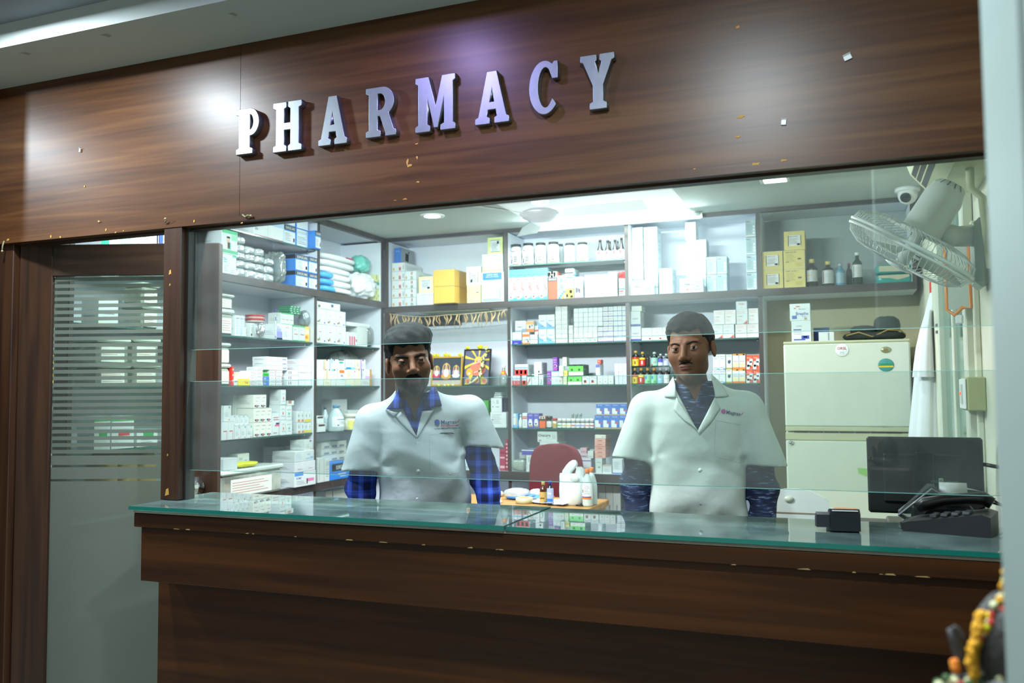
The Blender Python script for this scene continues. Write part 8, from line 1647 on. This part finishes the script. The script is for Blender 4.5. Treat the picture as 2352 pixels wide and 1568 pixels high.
# card terminal
q0, q1 = onz(1905, 1222, CT), onz(1975, 1224, CT); c_ = ((q0[0]+q1[0])/2, q0[1]+.03)
r = empty('card_terminal', (c_[0], c_[1], CT), .12, label='small black card payment terminal lying on glass counter', cat='card terminal'); tw_ = (q1[0]-q0[0])/2
b = MB().prism([(-.026, .004), (.02, 0), (.09, 0), (.09, .018), (.045, .034), (.03, .052), (-.01, .060), (-.026, .05)], -tw_, tw_, M_ph, 'YZ'); b.build('housing', r)
MB().prism([(-.024, .0555), (.026, .0560), (.026, .0572), (-.024, .0567)], -tw_*.86, tw_*.86, mat('#d8dcd8', .5), 'YZ').build('paper_cover', r)
MB().prism([(-.010, .0605), (.002, .0608), (.002, .0616), (-.010, .0613)], -tw_*.7, tw_*.86, M_or, 'YZ').build('orange_stripe', r)
b = MB().prism([(-.02, .012), (.03, .008), (.035, .03), (0, .05), (-.02, .045)], -tw_-.034, -tw_-.001, mat('#2f3136', .3, name='reader_cap'), 'YZ'); b.build('card_slot', r)
# receipt printer with open clear cover and paper roll
p = onz(2170, 1193, CT); pr0 = ony(2158, 1150, 2.76)
r = empty('receipt_printer', (pr0[0], 2.76, 1.06), -.05, label='receipt printer with raised clear cover and white paper roll', cat='printer')
MB().box(-.075, .085, -.03, .05, -.0392, .05, M_ph, .008).build('base', r)
M_clr = glass('clear_cover', '#dfe8e8', refl=.10, dust=.10)
b = MB().prism([(-.11, .02), (-.075, .0), (.01, .075), (-.012, .105), (-.03, .105)], -.045, .045, M_clr, 'XZ'); b.build('clear_cover', r)
b = MB().tube([(-.108, -.046, .022), (-.02, -.046, .10), (.012, -.046, .078)], .003, mat('#aab3b6', .2), 6).tube([(-.108, .046, .022), (-.02, .046, .10), (.012, .046, .078)], .003, mat('#aab3b6', .2), 6); b.build('cover_rim', r)
b = MB().lathe([(.008, -.035), (.030, -.035), (.030, .035), (.008, .035), (.008, -.035)], M_white, 22, (.035, 0, .085), 'X'); b.build('paper_roll', r)
MB().raw([(.0, -.030, .09), (.07, -.030, .09), (.095, -.034, .078), (.03, -.036, .055)], [(0, 3, 2, 1)], M_white).raw([(.07, -.03, .1), (.11, -.02, .095), (.112, .02, .09), (.07, .02, .1)], [(0, 1, 2, 3)], M_white).build('paper_tail', r)
b = MB().box(.0, .012, -.002, .012, .05, .125, mat('#9aa79a', .5), .002).box(-.02, .05, .005, .011, .112, .118, mat('#3f5a4a', .6)); b.build('hinge_arm', r)
b = MB().tube([(.09, .02, .03), (.13, .03, .06), (.17, .02, .05), (.20, .04, .01)], .004, M_black).tube([(.05, .05, .04), (.12, .08, .075), (.19, .07, .03)], .003, M_black); b.build('cables', r)
# yellow pad under the glass, seen through it
b = MB().box(-.11, .11, -.07, .07, 0, .0015, mat('#b8c84a', .6, nz=.05)).box(-.07, .07, -.06, -.02, .0015, .002, mat('#6fa8d8', .6)); p = onz(1470, 1192, 1.054); b.build('paper_slip', loc=(p[0], p[1], 1.0535), rz=.05, label='yellow green paper slip under the counter glass', cat='paper')
# ---- sign on the opposite corridor wall, its mirror image shows in the door glass
d1 = bpy.data.objects['door_1']; bpy.context.view_layer.update(); Mi = np.array(d1.matrix_world)
n_ = Mi[:3, 1]; p_ = Mi[:3, 3]+n_*.016
def bounce(px, py):
    d = ray(px, py); o_ = np.array([0, 0, HC]); t = np.dot(p_-o_, n_)/np.dot(d, n_); q = o_+d*t; rfl = d-2*np.dot(d, n_)*n_; return q, rfl/np.linalg.norm(rfl)
A = []
for px, py in ((236, 771), (372, 748), (236, 748), (372, 771)):
    q, v = bounce(px, py); t = (-1.60-q[1])/v[1]; A.append(q+v*t)
xs_ = [a[0] for a in A]; zs_ = [a[2] for a in A]; xa, xb, za, zb2 = min(xs_), max(xs_), min(zs_), max(zs_)
ext = (xb-xa)*.16
r = empty('door_sign', ((xa+xb)/2-0, -1.64, (za+zb2)/2), math.pi, label='pale ENDOSCOPY ROOM sign on corridor wall, mirrored in door glass', cat='sign'); hw4, hh4 = (xb-xa)/2, (zb2-za)/2
MB().box(-hw4-ext, hw4, -.012, 0, -hh4, hh4, mat('#c8cfd0', .5, nz=0), .002).build('plate', r); MB().text('ENDOSCOPY ROOM', mat('#2f3538', .5, nz=0), -ext/2, 0, hh4*.95, -.0135, wmax=(2*hw4+ext)*.9, bold=.02).build('lettering', r)
# ---- garlanded stone statue in front of the counter, lower right
def at_depth(px, py, Y): return Vector(ony(px, py, Y))
SY = 1.02; k_ = (at_depth(2300, 1450, SY)-at_depth(2200, 1450, SY)).x/100
o_ = at_depth(2290, 1450, SY)
r = empty('stone_statue', (o_.x, SY, 0), label='dark stone statue with raised arm and flower garlands, bottom right corner', cat='statue')
def SP(px, py, dy=0): p = at_depth(px, py, SY); return (p.x-o_.x, dy, p.z)
M_st = mat('#3a3836', .45, nz=.35, sc_=60, name='dark_granite', bump=.5); M_mg = mat('#e0a21e', .8, nz=.25, sc_=120, name='orange_marigold', bump=.8)
zc = SP(2290, 1440)[2]
b = MB().blob(SP(2330, 1480), (.040, .04, .055), M_st, 30, 20, .02, 3).blob(SP(2335, 1400), (.020, .02, .026), M_st, 24, 16, .03, 5).blob(SP(2340, 1345), (.014, .014, .022), M_st, 20, 12, .04, 6)
b.tube([SP(2300, 1415, -0.010), SP(2272, 1440, -0.015), SP(2268, 1480, -0.015), SP(2285, 1530, -0.010)], [.009, .0085, .009, .012], M_st, 14)
b.blob(SP(2310, 1580), (.052, .045, .024), M_st, 26, 14, .03, 8).build('figure', r)
b = MB().tube([SP(2222, 1560, -0.005), SP(2208, 1500, -0.005), SP(2196, 1462, -0.005), SP(2188, 1440, -0.005)], [.0095, .0085, .008, .0065], M_st, 14)
for px, py in ((2184, 1434), (2190, 1430), (2196, 1436), (2200, 1446)): b.tube([SP(2194, 1455, -0.006), SP(px, py, -.012)], [.003, .002], M_st, 8)
b.build('raised_arm', r)
rg = random.Random(9)
def beads(pts, n, rad, mats_, name, jit=.003):
    b = MB(); pts = [Vector(SP(*p)) for p in pts]; segs = len(pts)-1
    for i in range(n):
        t = i/n*segs; j = int(t); p = pts[j].lerp(pts[j+1], t-j); b.blob((p.x+rg.uniform(-jit, jit), p.y+rg.uniform(-jit, jit), p.z+rg.uniform(-jit, jit)), (rad, rad, rad), rg.choice(mats_), 8, 6, (.2), i)
    b.build(name, r)
beads([(2250, 1400, -0.020), (2240, 1430, -0.022), (2230, 1470, -0.025), (2226, 1510, -0.025), (2236, 1545, -0.025), (2262, 1580, -0.025)], 56, 0.0055, [M_mg], 'marigold_garland', .0015)
beads([(2305, 1350, -0.015), (2280, 1395, -0.020), (2258, 1425, -0.022), (2245, 1450, -0.022)], 26, 0.0045, [M_mg, M_wf, M_yf, mat('#c03a2a', .7, nz=.2)], 'mixed_flowers', .004)
beads([(2310, 1300, -0.010), (2306, 1330, -0.010), (2300, 1350, -0.010)], 10, 0.0040, [mat('#d8c86a', .6, nz=.2), M_mg], 'head_flowers', .002)
beads([(2190, 1510, -0.015), (2188, 1520, -0.018), (2192, 1530, -0.015)], 8, 0.0045, [M_mg, mat('#e07a1e', .7, nz=.2)], 'orange_flower', .001)
beads([(2160, 1555, -0.015), (2200, 1560, -0.025), (2240, 1552, -0.025), (2290, 1545, -0.025), (2320, 1540, -0.020)], 40, 0.0050, [M_wf, M_lf, mat('#a01f2a', .7, nz=.2), M_lf, M_wf], 'base_flowers', .006)
beads([(2280, 1494, -0.025), (2300, 1490, -0.025), (2320, 1496, -0.025)], 7, 0.0045, [M_yf], 'yellow_flowers', .002)
pz = SP(2310, 1580)[2]-.022
MB().box(-.06, .10, -.06, .06, 0, pz, mat('#6b6257', .6, nz=.1, name='plinth_stone'), .01).build('plinth', r)
